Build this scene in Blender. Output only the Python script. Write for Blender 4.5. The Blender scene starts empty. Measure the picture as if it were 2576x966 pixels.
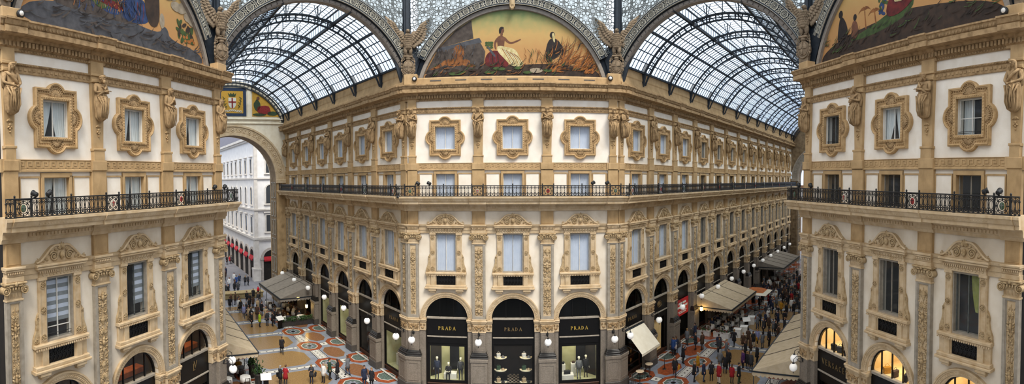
import bpy, bmesh, math, random
from mathutils import Matrix, Vector
random.seed(7)
PI = math.pi
sin, cos, sqrt, tan = math.sin, math.cos, math.sqrt, math.tan
S2 = sqrt(0.5)
scene = bpy.context.scene
COL = scene.collection

# ------------------------------------------------------------------ mesh builder
class MB:
    def __init__(s):
        s.v = []; s.f = []; s.mi = []; s.sm = []; s.m = 0; s.smooth = False
    def add(s, vs, fs, m=None, smooth=None):
        b = len(s.v); s.v.extend(vs)
        m = s.m if m is None else m
        sm = s.smooth if smooth is None else smooth
        for f in fs:
            s.f.append(tuple(b + i for i in f)); s.mi.append(m); s.sm.append(sm)
        return s
    def box(s, x0, x1, y0, y1, z0, z1, m=None):
        vs = [(x0,y0,z0),(x1,y0,z0),(x1,y1,z0),(x0,y1,z0),(x0,y0,z1),(x1,y0,z1),(x1,y1,z1),(x0,y1,z1)]
        return s.add(vs, [(0,3,2,1),(4,5,6,7),(0,1,5,4),(1,2,6,5),(2,3,7,6),(3,0,4,7)], m, False)
    def cham(s, x0, x1, y0, y1, z0, z1, c=0.02, m=None):
        """a box whose front (low-y) edges are chamfered"""
        vs = [(x0,y1,z0),(x1,y1,z0),(x1,y1,z1),(x0,y1,z1),
              (x0,y0+c,z0),(x1,y0+c,z0),(x1,y0+c,z1),(x0,y0+c,z1),
              (x0+c,y0,z0+c),(x1-c,y0,z0+c),(x1-c,y0,z1-c),(x0+c,y0,z1-c)]
        return s.add(vs, [(0,3,2,1),(0,1,5,4),(1,2,6,5),(2,3,7,6),(3,0,4,7),(4,5,9,8),(5,6,10,9),(6,7,11,10),(7,4,8,11),(8,9,10,11)], m, False)
    def prism(s, poly, y0, y1, m=None, caps=True, smooth=False):
        """poly: (x,z) points counter-clockwise seen from the front (-y); extruded from y0 (front) to y1"""
        n = len(poly)
        vs = [(x,y0,z) for x,z in poly] + [(x,y1,z) for x,z in poly]
        fs = []
        if caps: fs += [tuple(range(n)), tuple(range(2*n-1, n-1, -1))]
        s.add(vs, fs, m, False)
        b = len(s.v) - 2*n
        for i in range(n):
            j = (i+1) % n
            s.f.append((b+i, b+n+i, b+n+j, b+j)); s.mi.append(s.m if m is None else m); s.sm.append(smooth)
        return s
    def ring(s, outer, inner, y0, y1, m=None):
        """a flat ring between two outlines of equal length, front at y0, back at y1"""
        n = len(outer)
        vs = [(x,y0,z) for x,z in outer] + [(x,y0,z) for x,z in inner] + [(x,y1,z) for x,z in outer] + [(x,y1,z) for x,z in inner]
        fs = []
        for i in range(n):
            j = (i+1) % n
            fs += [(i,j,n+j,n+i), (2*n+j,2*n+i,3*n+i,3*n+j), (i,2*n+i,2*n+j,j), (n+j,3*n+j,3*n+i,n+i)]
        return s.add(vs, fs, m, False)
    def strip(s, outer, inner, y0, y1, m=None):
        """open version of ring (arch bands)"""
        n = len(outer)
        vs = [(x,y0,z) for x,z in outer] + [(x,y0,z) for x,z in inner] + [(x,y1,z) for x,z in outer] + [(x,y1,z) for x,z in inner]
        fs = []
        for i in range(n-1):
            j = i+1
            fs += [(i,j,n+j,n+i), (2*n+j,2*n+i,3*n+i,3*n+j), (i,2*n+i,2*n+j,j), (n+j,3*n+j,3*n+i,n+i)]
        fs += [(0,n,3*n,2*n), (n-1,3*n-1,4*n-1,2*n-1)]
        return s.add(vs, fs, m, False)
    def tube(s, pts, r, n=6, closed=False, m=None, smooth=True, r1=None, flat=1.0):
        P = [Vector(p) for p in pts]; k = len(P)
        vs = []; fs = []
        for i, p in enumerate(P):
            if closed: d = P[(i+1) % k] - P[i-1]
            else: d = P[min(i+1,k-1)] - P[max(i-1,0)]
            if d.length < 1e-9: d = Vector((0,0,1))
            d.normalize()
            up = Vector((0,1,0)) if abs(d.y) < .9 else Vector((1,0,0))
            a = d.cross(up).normalized(); b = a.cross(d)
            rr = r if r1 is None else r + (r1-r)*i/max(1,k-1)
            for j in range(n):
                t = 2*PI*j/n + PI/n
                q = p + a*(rr*cos(t)) + b*(rr*flat*sin(t)); vs.append(tuple(q))
        for i in range(k if closed else k-1):
            i2 = (i+1) % k
            for j in range(n):
                j2 = (j+1) % n
                fs.append((i*n+j, i*n+j2, i2*n+j2, i2*n+j))
        if not closed:
            fs.append(tuple(range(n-1,-1,-1))); fs.append(tuple((k-1)*n+j for j in range(n)))
        return s.add(vs, fs, m, smooth and n > 4)
    def lathe(s, prof, n=12, c=(0,0,0), m=None, smooth=True, sx=1, sy=1):
        """prof: (r,z) from bottom to top"""
        vs = []; fs = []
        for r, z in prof:
            for j in range(n):
                t = 2*PI*j/n; vs.append((c[0]+r*cos(t)*sx, c[1]+r*sin(t)*sy, c[2]+z))
        for i in range(len(prof)-1):
            for j in range(n):
                j2 = (j+1) % n; fs.append((i*n+j, i*n+j2, (i+1)*n+j2, (i+1)*n+j))
        fs.append(tuple(range(n-1,-1,-1))); fs.append(tuple((len(prof)-1)*n+j for j in range(n)))
        return s.add(vs, fs, m, smooth)
    def ell(s, c, r, nu=8, nv=5, m=None, R=None):
        prof = []
        vs = []; fs = []
        R = R or Matrix.Identity(3)
        c = Vector(c)
        for i in range(nv+1):
            ph = -PI/2 + PI*i/nv
            for j in range(nu):
                t = 2*PI*j/nu
                vs.append(tuple(c + R @ Vector((r[0]*cos(ph)*cos(t), r[1]*cos(ph)*sin(t), r[2]*sin(ph)))))
        for i in range(nv):
            for j in range(nu):
                j2 = (j+1) % nu; fs.append((i*nu+j, i*nu+j2, (i+1)*nu+j2, (i+1)*nu+j))
        return s.add(vs, fs, m, True)
    def sweep(s, prof, u0, u1, m0=0.0, m1=0.0, m=None, caps=True):
        """prof: (n,z) points, closed, n = distance out of the wall; run along x from u0 to u1 with mitres"""
        k = len(prof)
        vs = [(u0 - m0*n, -n, z) for n, z in prof] + [(u1 + m1*n, -n, z) for n, z in prof]
        fs = [(i, (i+1) % k, k+(i+1) % k, k+i) for i in range(k)]
        if caps: fs += [tuple(range(k-1,-1,-1)), tuple(range(k, 2*k))]
        return s.add(vs, fs, m, False)
    def merge(s, o, M=None, m=None):
        vs = [tuple(M @ Vector(v)) for v in o.v] if M is not None else o.v
        b = len(s.v); s.v.extend(vs)
        for f, mi, sm in zip(o.f, o.mi, o.sm):
            s.f.append(tuple(b+i for i in f)); s.mi.append(mi if m is None else m); s.sm.append(sm)
        return s
    def mesh(s, name, mats, fix=True):
        me = bpy.data.meshes.new(name)
        me.from_pydata(s.v, [], s.f)
        for x in (mats if isinstance(mats, (list, tuple)) else [mats]): me.materials.append(x)
        me.polygons.foreach_set('material_index', s.mi)
        me.polygons.foreach_set('use_smooth', s.sm)
        if fix:
            bm = bmesh.new(); bm.from_mesh(me)
            bmesh.ops.recalc_face_normals(bm, faces=bm.faces)
            bm.to_mesh(me); bm.free()
        me.update()
        return me

def arc(cx, cz, r, a0, a1, n):
    return [(cx + r*cos(a0+(a1-a0)*i/n), cz + r*sin(a0+(a1-a0)*i/n)) for i in range(n+1)]
def spiral(cx, cz, r0, r1, a0, turns, n, y=0):
    return [(cx + (r0+(r1-r0)*i/n)*cos(a0+2*PI*turns*i/n), y, cz + (r0+(r1-r0)*i/n)*sin(a0+2*PI*turns*i/n)) for i in range(n+1)]
def rotm(x=0, y=0, z=0):
    return Matrix.Rotation(z,3,'Z') @ Matrix.Rotation(y,3,'Y') @ Matrix.Rotation(x,3,'X')

# ------------------------------------------------------------------ objects
def tagit(o, label=None, cat=None, group=None, kind=None):
    if label: o['label'] = label
    if cat: o['category'] = cat
    if group: o['group'] = group
    if kind: o['kind'] = kind
    return o
def link(name, data, parent=None, M=None):
    o = bpy.data.objects.new(name, data); COL.objects.link(o)
    if parent is not None: o.parent = parent
    if M is not None: o.matrix_basis = M
    return o
def thing(name, label, cat, M=None, group=None, kind=None):
    o = link(name, None, None, M); o.empty_display_size = .2
    return tagit(o, label, cat, group, kind)
def solo(name, mesh, label, cat, M=None, group=None, kind=None):
    return tagit(link(name, mesh, None, M), label, cat, group, kind)
def inst(kit, root, M=None):
    """kit: list of (name, mesh, matrix or None, children kit, label)"""
    for k in kit:
        m_ = k[2] if len(k) > 2 else None
        if M is not None: m_ = M @ m_ if m_ is not None else M
        o = link(k[0], k[1], root, m_)
        if len(k) > 4 and k[4]: o['label'] = k[4]
        if len(k) > 3 and k[3]: inst(k[3], o)
def T(x=0, y=0, z=0, rz=0):
    return Matrix.Translation((x,y,z)) @ Matrix.Rotation(rz,4,'Z')

# ------------------------------------------------------------------ the plan of the place (metres)
B = 5.19
CZ = 16.4                                  # eye height above the floor
CAMX, CAMY = 0.0, -3.5577*B
R_, A_ = 3.5288*B, 1.5526*B                # octagon apothem and half side
E_, B2, WC = 1.0015*B, .921*B, 1.4794*B
LEN_L, LEN_R = 29.7, 62.8                  # arm lengths
HW = (R_-A_)*S2                            # half width of an arm
def fm(fc):
    """matrix of a facade: x along it (to the right seen from the front), -y out of it, z up"""
    if fc == 'C': return T(0, R_)
    if fc == 'L': return T(-R_, 0, 0, PI/2)
    if fc == 'R': return T(R_, 0, 0, -PI/2)
    if fc == 'LA': return T(-A_, R_, 0, -PI/4)
    if fc == 'RA': return T(A_, R_, 0, PI/4)
def armm(sd):
    """arm frame: x across (to the right looking down the arm), y along the arm away from the octagon"""
    s = 1 if sd == 'R' else -1
    return T(s*(R_+A_)/2, (R_+A_)/2, 0, -s*PI/4)
TANQ = tan(PI/8)
# ------------------------------------------------------------------ materials
def srgb(h):
    h = h.lstrip('#'); c = [int(h[i:i+2],16)/255 for i in (0,2,4)]
    return tuple(x/12.92 if x <= .04045 else ((x+.055)/1.055)**2.4 for x in c)
MATS = {}
def mat(name, col, col2=None, rough=.8, scale=3.0, bump=0.0, bscale=30.0, metal=0.0, spec=.4, stain=None, detail=5, streak=0):
    if name in MATS: return MATS[name]
    m = bpy.data.materials.new(name); m.use_nodes = True; MATS[name] = m
    nt = m.node_tree; N = nt.nodes; L = nt.links; N.clear()
    out = N.new('ShaderNodeOutputMaterial'); bs = N.new('ShaderNodeBsdfPrincipled'); L.new(bs.outputs[0], out.inputs[0])
    bs.inputs['Roughness'].default_value = rough; bs.inputs['Metallic'].default_value = metal
    bs.inputs['Specular IOR Level'].default_value = spec
    c1 = srgb(col); c2 = srgb(col2) if col2 else c1
    geo = N.new('ShaderNodeNewGeometry')
    src = geo.outputs['Position']
    if streak:
        mp = N.new('ShaderNodeMapping'); mp.inputs['Scale'].default_value = (1,1,streak); L.new(src, mp.inputs[0]); src2 = mp.outputs[0]
    else: src2 = src
    no = N.new('ShaderNodeTexNoise'); no.inputs['Scale'].default_value = scale; no.inputs['Detail'].default_value = detail
    L.new(src2, no.inputs['Vector'])
    ra = N.new('ShaderNodeMapRange'); ra.inputs[1].default_value = .32; ra.inputs[2].default_value = .68; L.new(no.outputs[0], ra.inputs[0])
    mx = N.new('ShaderNodeMix'); mx.data_type = 'RGBA'
    mx.inputs[6].default_value = (*c1,1); mx.inputs[7].default_value = (*c2,1)
    L.new(ra.outputs[0], mx.inputs[0]); res = mx.outputs[2]
    if stain:
        n2 = N.new('ShaderNodeTexNoise'); n2.inputs['Scale'].default_value = stain[1]; n2.inputs['Detail'].default_value = 8
        mp2 = N.new('ShaderNodeMapping'); mp2.inputs['Scale'].default_value = (1,1,stain[3] if len(stain) > 3 else 1); L.new(src, mp2.inputs[0]); L.new(mp2.outputs[0], n2.inputs['Vector'])
        r2 = N.new('ShaderNodeMapRange'); r2.inputs[1].default_value = .5; r2.inputs[2].default_value = .78; r2.inputs[4].default_value = stain[2]; L.new(n2.outputs[0], r2.inputs[0])
        m2 = N.new('ShaderNodeMix'); m2.data_type = 'RGBA'; m2.inputs[7].default_value = (*srgb(stain[0]),1)
        L.new(r2.outputs[0], m2.inputs[0]); L.new(res, m2.inputs[6]); res = m2.outputs[2]
    L.new(res, bs.inputs['Base Color'])
    if bump:
        nb = N.new('ShaderNodeTexNoise'); nb.inputs['Scale'].default_value = bscale; nb.inputs['Detail'].default_value = 4; L.new(src, nb.inputs['Vector'])
        bp = N.new('ShaderNodeBump'); bp.inputs['Strength'].default_value = bump; bp.inputs['Distance'].default_value = .03
        L.new(nb.outputs[0], bp.inputs['Height']); L.new(bp.outputs[0], bs.inputs['Normal'])
    return m
def glassmat(name, tint, opacity, refl=.5, rough=.05, body='#dfe4e6', bodyfac=.0, trans=False):
    """thin pane: see-through part, a little dust that scatters, a mirror sheen"""
    if name in MATS: return MATS[name]
    m = bpy.data.materials.new(name); m.use_nodes = True; MATS[name] = m
    nt = m.node_tree; N = nt.nodes; L = nt.links; N.clear()
    out = N.new('ShaderNodeOutputMaterial')
    tr = N.new('ShaderNodeBsdfTransparent'); tr.inputs[0].default_value = (*srgb(tint),1)
    body_n = N.new('ShaderNodeBsdfTranslucent' if trans else 'ShaderNodeBsdfDiffuse'); body_n.inputs[0].default_value = (*srgb(body),1)
    if trans:
        geo = N.new('ShaderNodeNewGeometry'); no = N.new('ShaderNodeTexNoise'); no.inputs['Scale'].default_value = .35; no.inputs['Detail'].default_value = 6
        L.new(geo.outputs['Position'], no.inputs['Vector'])
        ra = N.new('ShaderNodeMapRange'); ra.inputs[1].default_value = .3; ra.inputs[2].default_value = .7; ra.inputs[3].default_value = max(0,opacity-.22); ra.inputs[4].default_value = opacity+.22
        L.new(no.outputs[0], ra.inputs[0])
    mx = N.new('ShaderNodeMixShader'); mx.inputs[0].default_value = opacity
    if trans: L.new(ra.outputs[0], mx.inputs[0])
    L.new(tr.outputs[0], mx.inputs[1]); L.new(body_n.outputs[0], mx.inputs[2])
    gl = N.new('ShaderNodeBsdfGlossy'); gl.inputs['Roughness'].default_value = rough
    fr = N.new('ShaderNodeLayerWeight'); fr.inputs[0].default_value = .5
    pw = N.new('ShaderNodeMath'); pw.operation = 'POWER'; pw.inputs[1].default_value = 5; L.new(fr.outputs['Facing'], pw.inputs[0])
    mu = N.new('ShaderNodeMath'); mu.operation = 'MULTIPLY_ADD'; mu.inputs[1].default_value = refl; mu.inputs[2].default_value = refl*.06; L.new(pw.outputs[0], mu.inputs[0])
    m3 = N.new('ShaderNodeMixShader'); L.new(mu.outputs[0], m3.inputs[0]); L.new(mx.outputs[0], m3.inputs[1]); L.new(gl.outputs[0], m3.inputs[2])
    L.new(m3.outputs[0], out.inputs[0])
    return m
def glow(name, col, power):
    if name in MATS: return MATS[name]
    m = bpy.data.materials.new(name); m.use_nodes = True; MATS[name] = m
    bs = m.node_tree.nodes['Principled BSDF']; bs.inputs['Base Color'].default_value = (*srgb(col),1)
    bs.inputs['Emission Color'].default_value = (*srgb(col),1); bs.inputs['Emission Strength'].default_value = power; bs.inputs['Roughness'].default_value = .4
    return m

PLASTER = mat('plaster', '#ece5d9', '#e2d8c9', .9, 1.2, .12, 40, stain=('#cdbfa8', 2.0, .35, .5))
PLASTER2 = mat('plaster_lower', '#e3d9c8', '#d6c9b5', .9, 1.0, .15, 40, stain=('#bfae94', 1.6, .45, .5))
OCHRE = mat('ochre_stucco', '#ba9c72', '#a68a62', .85, 1.6, .2, 30, stain=('#7c6242', 2.5, .5, .4))
OCHRED = mat('ochre_carved', '#ad9069', '#927754', .85, 4, .5, 45, stain=('#66502f', 4, .55))
SURR = mat('surround_stucco', '#c2a378', '#ad8e63', .85, 3, .35, 40, stain=('#7d6341', 4, .5))
BRONZE = mat('weathered_bronze_stone', '#8b7860', '#70604b', .8, 5, .4, 40, stain=('#4f4030', 4, .6))
BUFF = mat('buff_stone', '#cab595', '#b89f7b', .85, 2.2, .2, 30, stain=('#9a7c50', 3, .4))
BUFFC = mat('buff_carved', '#bba480', '#9f8762', .85, 5, .4, 45, stain=('#7d6340', 5, .5))
GREYST = mat('grey_stone', '#a39a8c', '#8f877a', .75, 4, .2, 40, stain=('#6d6559', 3, .4))
GRANITE = mat('granite', '#8a8074', '#736a5f', .6, 14, .15, 60, stain=('#5d5449', 2.2, .5, .5))
GRANITED = mat('granite_dark', '#55504a', '#423e3a', .5, 14, .1, 60)
BLACKST = mat('black_marble', '#2b2826', '#1e1c1b', .35, 6, .05, 40, spec=.6)
IRON = mat('wrought_iron', '#1d1e20', '#26282a', .5, 8, .1, 40, metal=.3, spec=.5)
IRONB = mat('painted_iron', '#1f252b', '#283038', .55, 5, .1, 40, metal=.2)
IRONG = mat('grey_iron', '#6d716f', '#565b5b', .6, 6, .1, 40, metal=.1)
SILVER = mat('pale_painted_iron', '#b9b4a6', '#96917f', .6, 8, .1, 40)
ROOFFR = mat('frame_grey', '#8d8478', '#7b7268', .7, 5, .05, 40)
WHITEP = mat('white_paint', '#d8d6d0', '#c9c6bf', .6, 4)
BLIND = mat('blind', '#d3d8e6', '#c8cfdf', .9, 2)
CURTAIN = mat('curtain', '#e9eae6', '#c9cdcb', .95, 9, streak=.05)
STRIPEB = mat('grey_blind', '#8b8f92', '#7d8184', .9, 5)
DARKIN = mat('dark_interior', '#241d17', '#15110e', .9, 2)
WARMIN = mat('warm_interior', '#4a3b2a', '#2a2219', .9, 2.5)
WINGLASS = glassmat('window_glass', '#eef2f4', .04, .55, .03)
DARKGLASS = glassmat('dark_glass', '#3b4140', .12, .4, .03, '#171a16')
SHOPGLASS = glassmat('shop_glass', '#f4f6f4', .01, .5, .02)
ROOFGLASS = glassmat('roof_glass', '#e4edf5', .24, .3, .1, '#e4eaee', trans=True)
LATTGLASS = glassmat('lattice_glass', '#ccd2ce', .5, .25, .2, '#dfe3dd', trans=True)
FASCIA = mat('black_fascia', '#0b0a0a', '#100f0f', .3, 3, spec=.25)
GOLD = mat('gold_letter', '#d6b85c', '#bd9c3f', .4, 6, metal=.4, spec=.6)
DIMGOLD = mat('bronze_letter', '#8b7550', '#6f5b3b', .45, 6, metal=.4)
GREENWALL = mat('green_display_wall', '#b9b793', '#a5a37c', .8, 1.5)
CREAMWALL = mat('cream_display_wall', '#e8cf9c', '#d9b878', .8, 1.5)
WOOD = mat('dark_wood', '#4a2c1a', '#331d11', .5, 3, .1, 20, streak=.2)
AWN = mat('awning_canvas', '#c2b298', '#b3a285', .9, 2.5, .1, 60, stain=('#8f8068', 2, .35))
AWNG = mat('awning_canvas_grey', '#8d8478', '#7e766b', .9, 2.5, .1, 60, stain=('#6a6258', 2, .35))
AWNC = mat('awning_cream', '#eae4d2', '#e0d8c3', .9, 2, .1, 60)
SEAM = mat('awning_seam', '#4b443b', None, .8)
GLOBE = glow('globe_glass', '#f3f1ec', .12)
BULB = glow('warm_lamp', '#ffd27a', 9.0)
BULBW = glow('warm_shelf_lamp', '#ffcf80', 5.0)
REDP = mat('red_banner', '#c3182b', '#a81223', .6, 2)
WHITEC = mat('white_linen', '#ecebe6', '#d9d7d1', .9, 5)
LEAF = mat('leaf', '#3c5a2a', '#24401c', .7, 9)
SOIL = mat('soil', '#3a2b1e', '#271c13', .95, 9)
TERRA = mat('terracotta', '#3b3632', '#2a2624', .7, 4)
SKINS = [mat('skin_a', '#d3a284', '#c6937a', .6, 6), mat('skin_b', '#b98563', '#a87555', .6, 6)]
HAIRS = [mat('hair_dark', '#1f1713', '#2b201a', .6, 20), mat('hair_brown', '#4a3120', '#5a3d28', .6, 20), mat('hair_fair', '#9a7a4a', '#7f6138', .6, 20), mat('hair_grey', '#8d8a86', '#a19e9a', .6, 20)]
CLOTH = {k: mat('cloth_'+k, c, d, .9, 12) for k, c, d in [
    ('black','#17171a','#222226'), ('charcoal','#2c2d31','#38393e'), ('navy','#1c2438','#262f47'), ('grey','#6d6f73','#5c5e62'), ('darkgrey','#45464a','#3a3b3f'),
    ('red','#a01c25','#83151d'), ('white','#dddcd8','#c9c8c4'), ('mustard','#c08a1e','#a87716'), ('blue','#2c4a86','#24406f'), ('brown','#4d382a','#3e2c20'),
    ('beige','#b8a383','#a38e70'), ('lime','#b7d62c','#a3c21f'), ('purple','#4b2a5c','#3b2049'), ('denim','#34425c','#2a364d'), ('green','#2f4a35','#263d2b'), ('lilac','#8f93b8','#7c80a6')]}
# ------------------------------------------------------------------ carved ornament
def leaf(mb, x, y, z, l, w, a, t=.04, m=None):
    mb.ell((x + l*.5*cos(a), y, z + l*.5*sin(a)), (l*.5, t, w*.5), 6, 4, m, rotm(y=-a))
def rosette(mb, x, y, z, r, m=None, n=6):
    mb.tube([(x+r*cos(t*2*PI/12), y, z+r*sin(t*2*PI/12)) for t in range(12)], r*.14, 4, True, m)
    for i in range(n):
        a = 2*PI*i/n; leaf(mb, x+r*.15*cos(a), y, z+r*.15*sin(a), r*.65, r*.4, a, r*.2, m)
    mb.ell((x,y-.01,z), (r*.22,r*.2,r*.22), 6, 4, m)
def volute(mb, x, y, z, r, sgn, turns=1.75, th=.22, m=None, a0=PI/2, n=22):
    pts = [(x + sgn*(r*(1-.82*i/n))*cos(a0 + 2*PI*turns*i/n), y, z + (r*(1-.82*i/n))*sin(a0 + 2*PI*turns*i/n)) for i in range(n+1)]
    mb.tube(pts, r*th, 5, False, m, True, r*th*.6)
    mb.ell((x,y-.01,z), (r*.24,r*.22,r*.24), 6, 4, m)
def arabesque(h, w, seed):
    rnd = random.Random(seed); mb = MB()
    z = .12; k = 0
    mb.tube([(0,-.02,.05),(0,-.02,h-.1)], .018, 5)
    while z < h-.45:
        st = (k + seed) % 4
        if st == 0:      # vase with handles
            mb.lathe([(.04,0),(.09,.03),(.05,.08),(.16*w/.6,.2),(.19*w/.6,.3),(.1,.37),(.14,.42)], 8, (0,-.015,z), None, True, 1, .45)
            for s in (-1,1): volute(mb, s*.2*w/.6, -.03, z+.3, .08, s, 1.2, .25, None, -PI/2, 10)
            dz = .55
        elif st == 1:    # paired scrolls
            for s in (-1,1):
                volute(mb, s*w*.26, -.03, z+.2, w*.2, s, 1.6, .2, None, -PI*.6, 14)
                leaf(mb, s*w*.1, -.03, z+.42, .22, .1, PI/2 - s*.7)
                leaf(mb, s*w*.12, -.03, z+.04, .2, .09, PI/2 - s*1.1)
                leaf(mb, s*w*.36, -.03, z+.42, .16, .08, PI/2 + s*.5)
            leaf(mb, 0, -.035, z+.3, .26, .12, PI/2)
            dz = .62
        elif st == 2:    # figure-like bud with leaves
            mb.ell((0,-.05,z+.38), (.075,.07,.09), 7, 5); mb.ell((0,-.05,z+.2), (.11,.08,.15), 7, 5)
            for s in (-1,1):
                leaf(mb, s*.08, -.03, z+.12, .26, .11, PI/2 - s*1.0); leaf(mb, s*.08, -.03, z+.3, .22, .09, PI/2 - s*1.3)
                leaf(mb, s*.05, -.03, z-.02, .24, .1, PI/2 - s*1.5); volute(mb, s*w*.36, -.025, z+.34, .07, s, 1.3, .25, None, PI/2, 8)
            dz = .58
        else:            # palmette
            for i in range(-3,4): leaf(mb, 0, -.03, z+.05, .34-.03*abs(i), .085, PI/2 + i*.38)
            for s in (-1,1): volute(mb, s*w*.24, -.03, z+.0, .09, -s, 1.4, .24, None, PI/2, 10)
            dz = .5
        z += dz; k += 1
    n = int((h-.3)/.13)
    for i in range(n):
        zz = .15+.13*i
        for q in (-1,1):
            leaf(mb, q*w*(.44-.1*rnd.random()), -.015, zz, .12+.06*rnd.random(), .07, PI/2+q*(rnd.random()*1.6-.6), .03)
            if i % 2: mb.ell((q*w*(.2+.22*rnd.random()), -.02, zz+.05), (.03,.03,.03), 5, 3)
        if i % 2 == 0: leaf(mb, (rnd.random()-.5)*w*.3, -.02, zz, .14, .08, PI/2+(rnd.random()-.5)*2, .03)
    return mb
def cornice_run(mb, prof, u0, u1, m0, m1, brk, bw, bo):
    mb.sweep(prof, u0, u1, m0, m1)
    for b in brk:
        mb.sweep([(n+bo if n > 0.001 else 0, z + (.012 if i > len(prof)//2 else -.012)) for i, (n, z) in enumerate(prof)], b-bw, b+bw, 0, 0)
# ------------------------------------------------------------------ pilaster (floor to balcony)
def panelbox(mb, w, z0, z1, n, m, fr=.06, d=.03):
    mb.ring([(-w,z0),(w,z0),(w,z1),(-w,z1)], [(-w+fr,z0+fr),(w-fr,z0+fr),(w-fr,z1-fr),(-w+fr,z1-fr)], -n-d, -n+.01, m)
def make_pilaster(seed, hw=.5):
    """parts of a giant pilaster, hw half width of its shaft"""
    k = []
    b = MB()
    b.cham(-hw-.2,hw+.2,-.56,.0,0,.62,.04,1)
    b.cham(-hw-.14,hw+.14,-.48,0,.6,2.42,.03,0); b.cham(-hw-.2,hw+.2,-.54,0,2.36,2.64,.04,0)
    panelbox(b, hw+.02, .8, 2.2, .48, 0, .07, .03)
    k.append(('plinth', b.mesh('plinth', [GRANITE, GRANITED])))
    b = MB()
    for z0,z1,e in ((2.64,2.74,.2),(2.74,2.9,.14),(2.9,3.0,.09),(3.0,3.08,.05)): b.cham(-hw-e,hw+e,-.3-e,0,z0,z1,.03)
    k.append(('base_moulding', b.mesh('base_moulding', BLACKST)))
    b = MB(); b.cham(-hw,hw,-.28,0,3.06,4.62,.02); panelbox(b, hw-.06, 3.2, 4.5, .28, 0, .06, .02)
    k.append(('lower_shaft', b.mesh('lower_shaft', GRANITE)))
    b = MB(); b.cham(-hw,hw,-.26,0,4.6,5.3,.02)
    b.cham(-hw-.06,hw+.06,-.32,0,5.28,5.4,.03); b.cham(-hw-.1,hw+.1,-.38,0,5.4,5.52,.03); b.cham(-hw-.03,hw+.03,-.3,0,5.52,5.62,.02); b.cham(-hw-.03,hw+.03,-.3,0,4.58,4.66,.02)
    for s in (-1,1):
        volute(b, s*hw*.5, -.29, 4.97, .17, s, 1.6, .24, 1, -PI*.3, 14); leaf(b, s*.1, -.3, 4.75, .3, .14, PI/2-s*.5, .05, 1); leaf(b, s*hw*.8, -.29, 4.72, .24, .1, PI/2+s*.4, .04, 1); leaf(b, s*hw*.75, -.29, 5.1, .16, .09, PI/2-s*.9, .04, 1)
    for i in (-1,0,1): leaf(b, 0, -.3, 4.9, .34, .1, PI/2+i*.5, .05, 1)
    k.append(('impost_block', b.mesh('impost_block', [BUFF, OCHRED])))
    b = MB(); b.box(-hw,hw,-.17,0,5.6,11.45)
    b.ring([(-hw,5.62),(hw,5.62),(hw,11.45),(-hw,11.45)], [(-hw+.15,5.8),(hw-.15,5.8),(hw-.15,11.3),(-hw+.15,11.3)], -.25, -.16)
    b.ring([(-hw+.15,5.8),(hw-.15,5.8),(hw-.15,11.3),(-hw+.15,11.3)], [(-hw+.2,5.85),(hw-.2,5.85),(hw-.2,11.25),(-hw+.2,11.25)], -.22, -.16)
    p = MB(); w = hw-.2; p.box(-w,w,-.185,-.16,5.85,11.25)
    a = arabesque(5.3, 2*w, seed)
    r = MB(); r.merge(a, Matrix.Translation((0,-.19,5.9)) @ Matrix.Diagonal((min(1,w/.3),1,1,1)))
    k.append(('shaft', b.mesh('shaft', GREYST), None, [('shaft_panel', p.mesh('shaft_panel', BUFF)), ('carved_relief', r.mesh('carved_relief', BUFFC))]))
    b = MB(); b.cham(-hw+.02,hw-.02,-.24,0,11.42,11.8,.02); b.cham(-hw-.03,hw+.03,-.28,0,11.36,11.45,.02)
    for i in range(-5,6): b.ell((i*hw*.17,-.25,11.62), (hw*.06,.03,.13), 6, 4)
    k.append(('necking', b.mesh('necking', BUFF)))
    b = MB(); cw = hw+.12
    b.cham(-cw-.03,cw+.03,-.42,0,12.1,12.2,.03); b.cham(-cw+.06,cw-.06,-.36,0,12.0,12.12,.02); b.cham(-hw+.02,hw-.02,-.3,0,11.78,12.02,.02)
    for s in (-1,1):
        volute(b, s*(cw-.06), -.36, 11.86, .21, s, 2.0, .2)
        q = MB(); q.lathe([(.19,0),(.15,.1),(.15,.2),(.19,.3)], 12)
        b.merge(q, Matrix.Translation((s*(cw-.06),-.34,11.86)) @ Matrix.Rotation(-PI/2,4,'X'))
    for i in range(-2,3): b.ell((i*hw*.34,-.34,11.93), (hw*.12,.07,.09), 7, 5)
    leaf(b, 0, -.4, 12.0, .24, .16, PI/2, .06)
    for s in (-1,1): leaf(b, s*.1, -.38, 12.04, .3, .1, PI/2-s*1.5, .05)
    k.append(('capital', b.mesh('capital', BUFFC)))
    b = MB()
    b.cham(-hw-.05,hw+.05,-.33,0,12.2,12.42,.02); b.cham(-hw,hw,-.29,0,12.42,12.66,.02); b.cham(-hw-.06,hw+.06,-.38,0,12.64,12.74,.03); b.cham(-hw-.1,hw+.1,-.43,0,12.74,12.86,.03)
    for i in range(-4,5): b.ell((i*hw*.22,-.36,12.58), (hw*.08,.05,.06), 6, 4)
    b.cham(-hw+.02,hw-.02,-.22,0,12.84,13.95,.02,1); panelbox(b, hw-.06, 12.95, 13.85, .22, 1, .05, .02)
    k.append(('entablature_block', b.mesh('entablature_block', [BUFF, OCHRE])))
    return k
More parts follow.
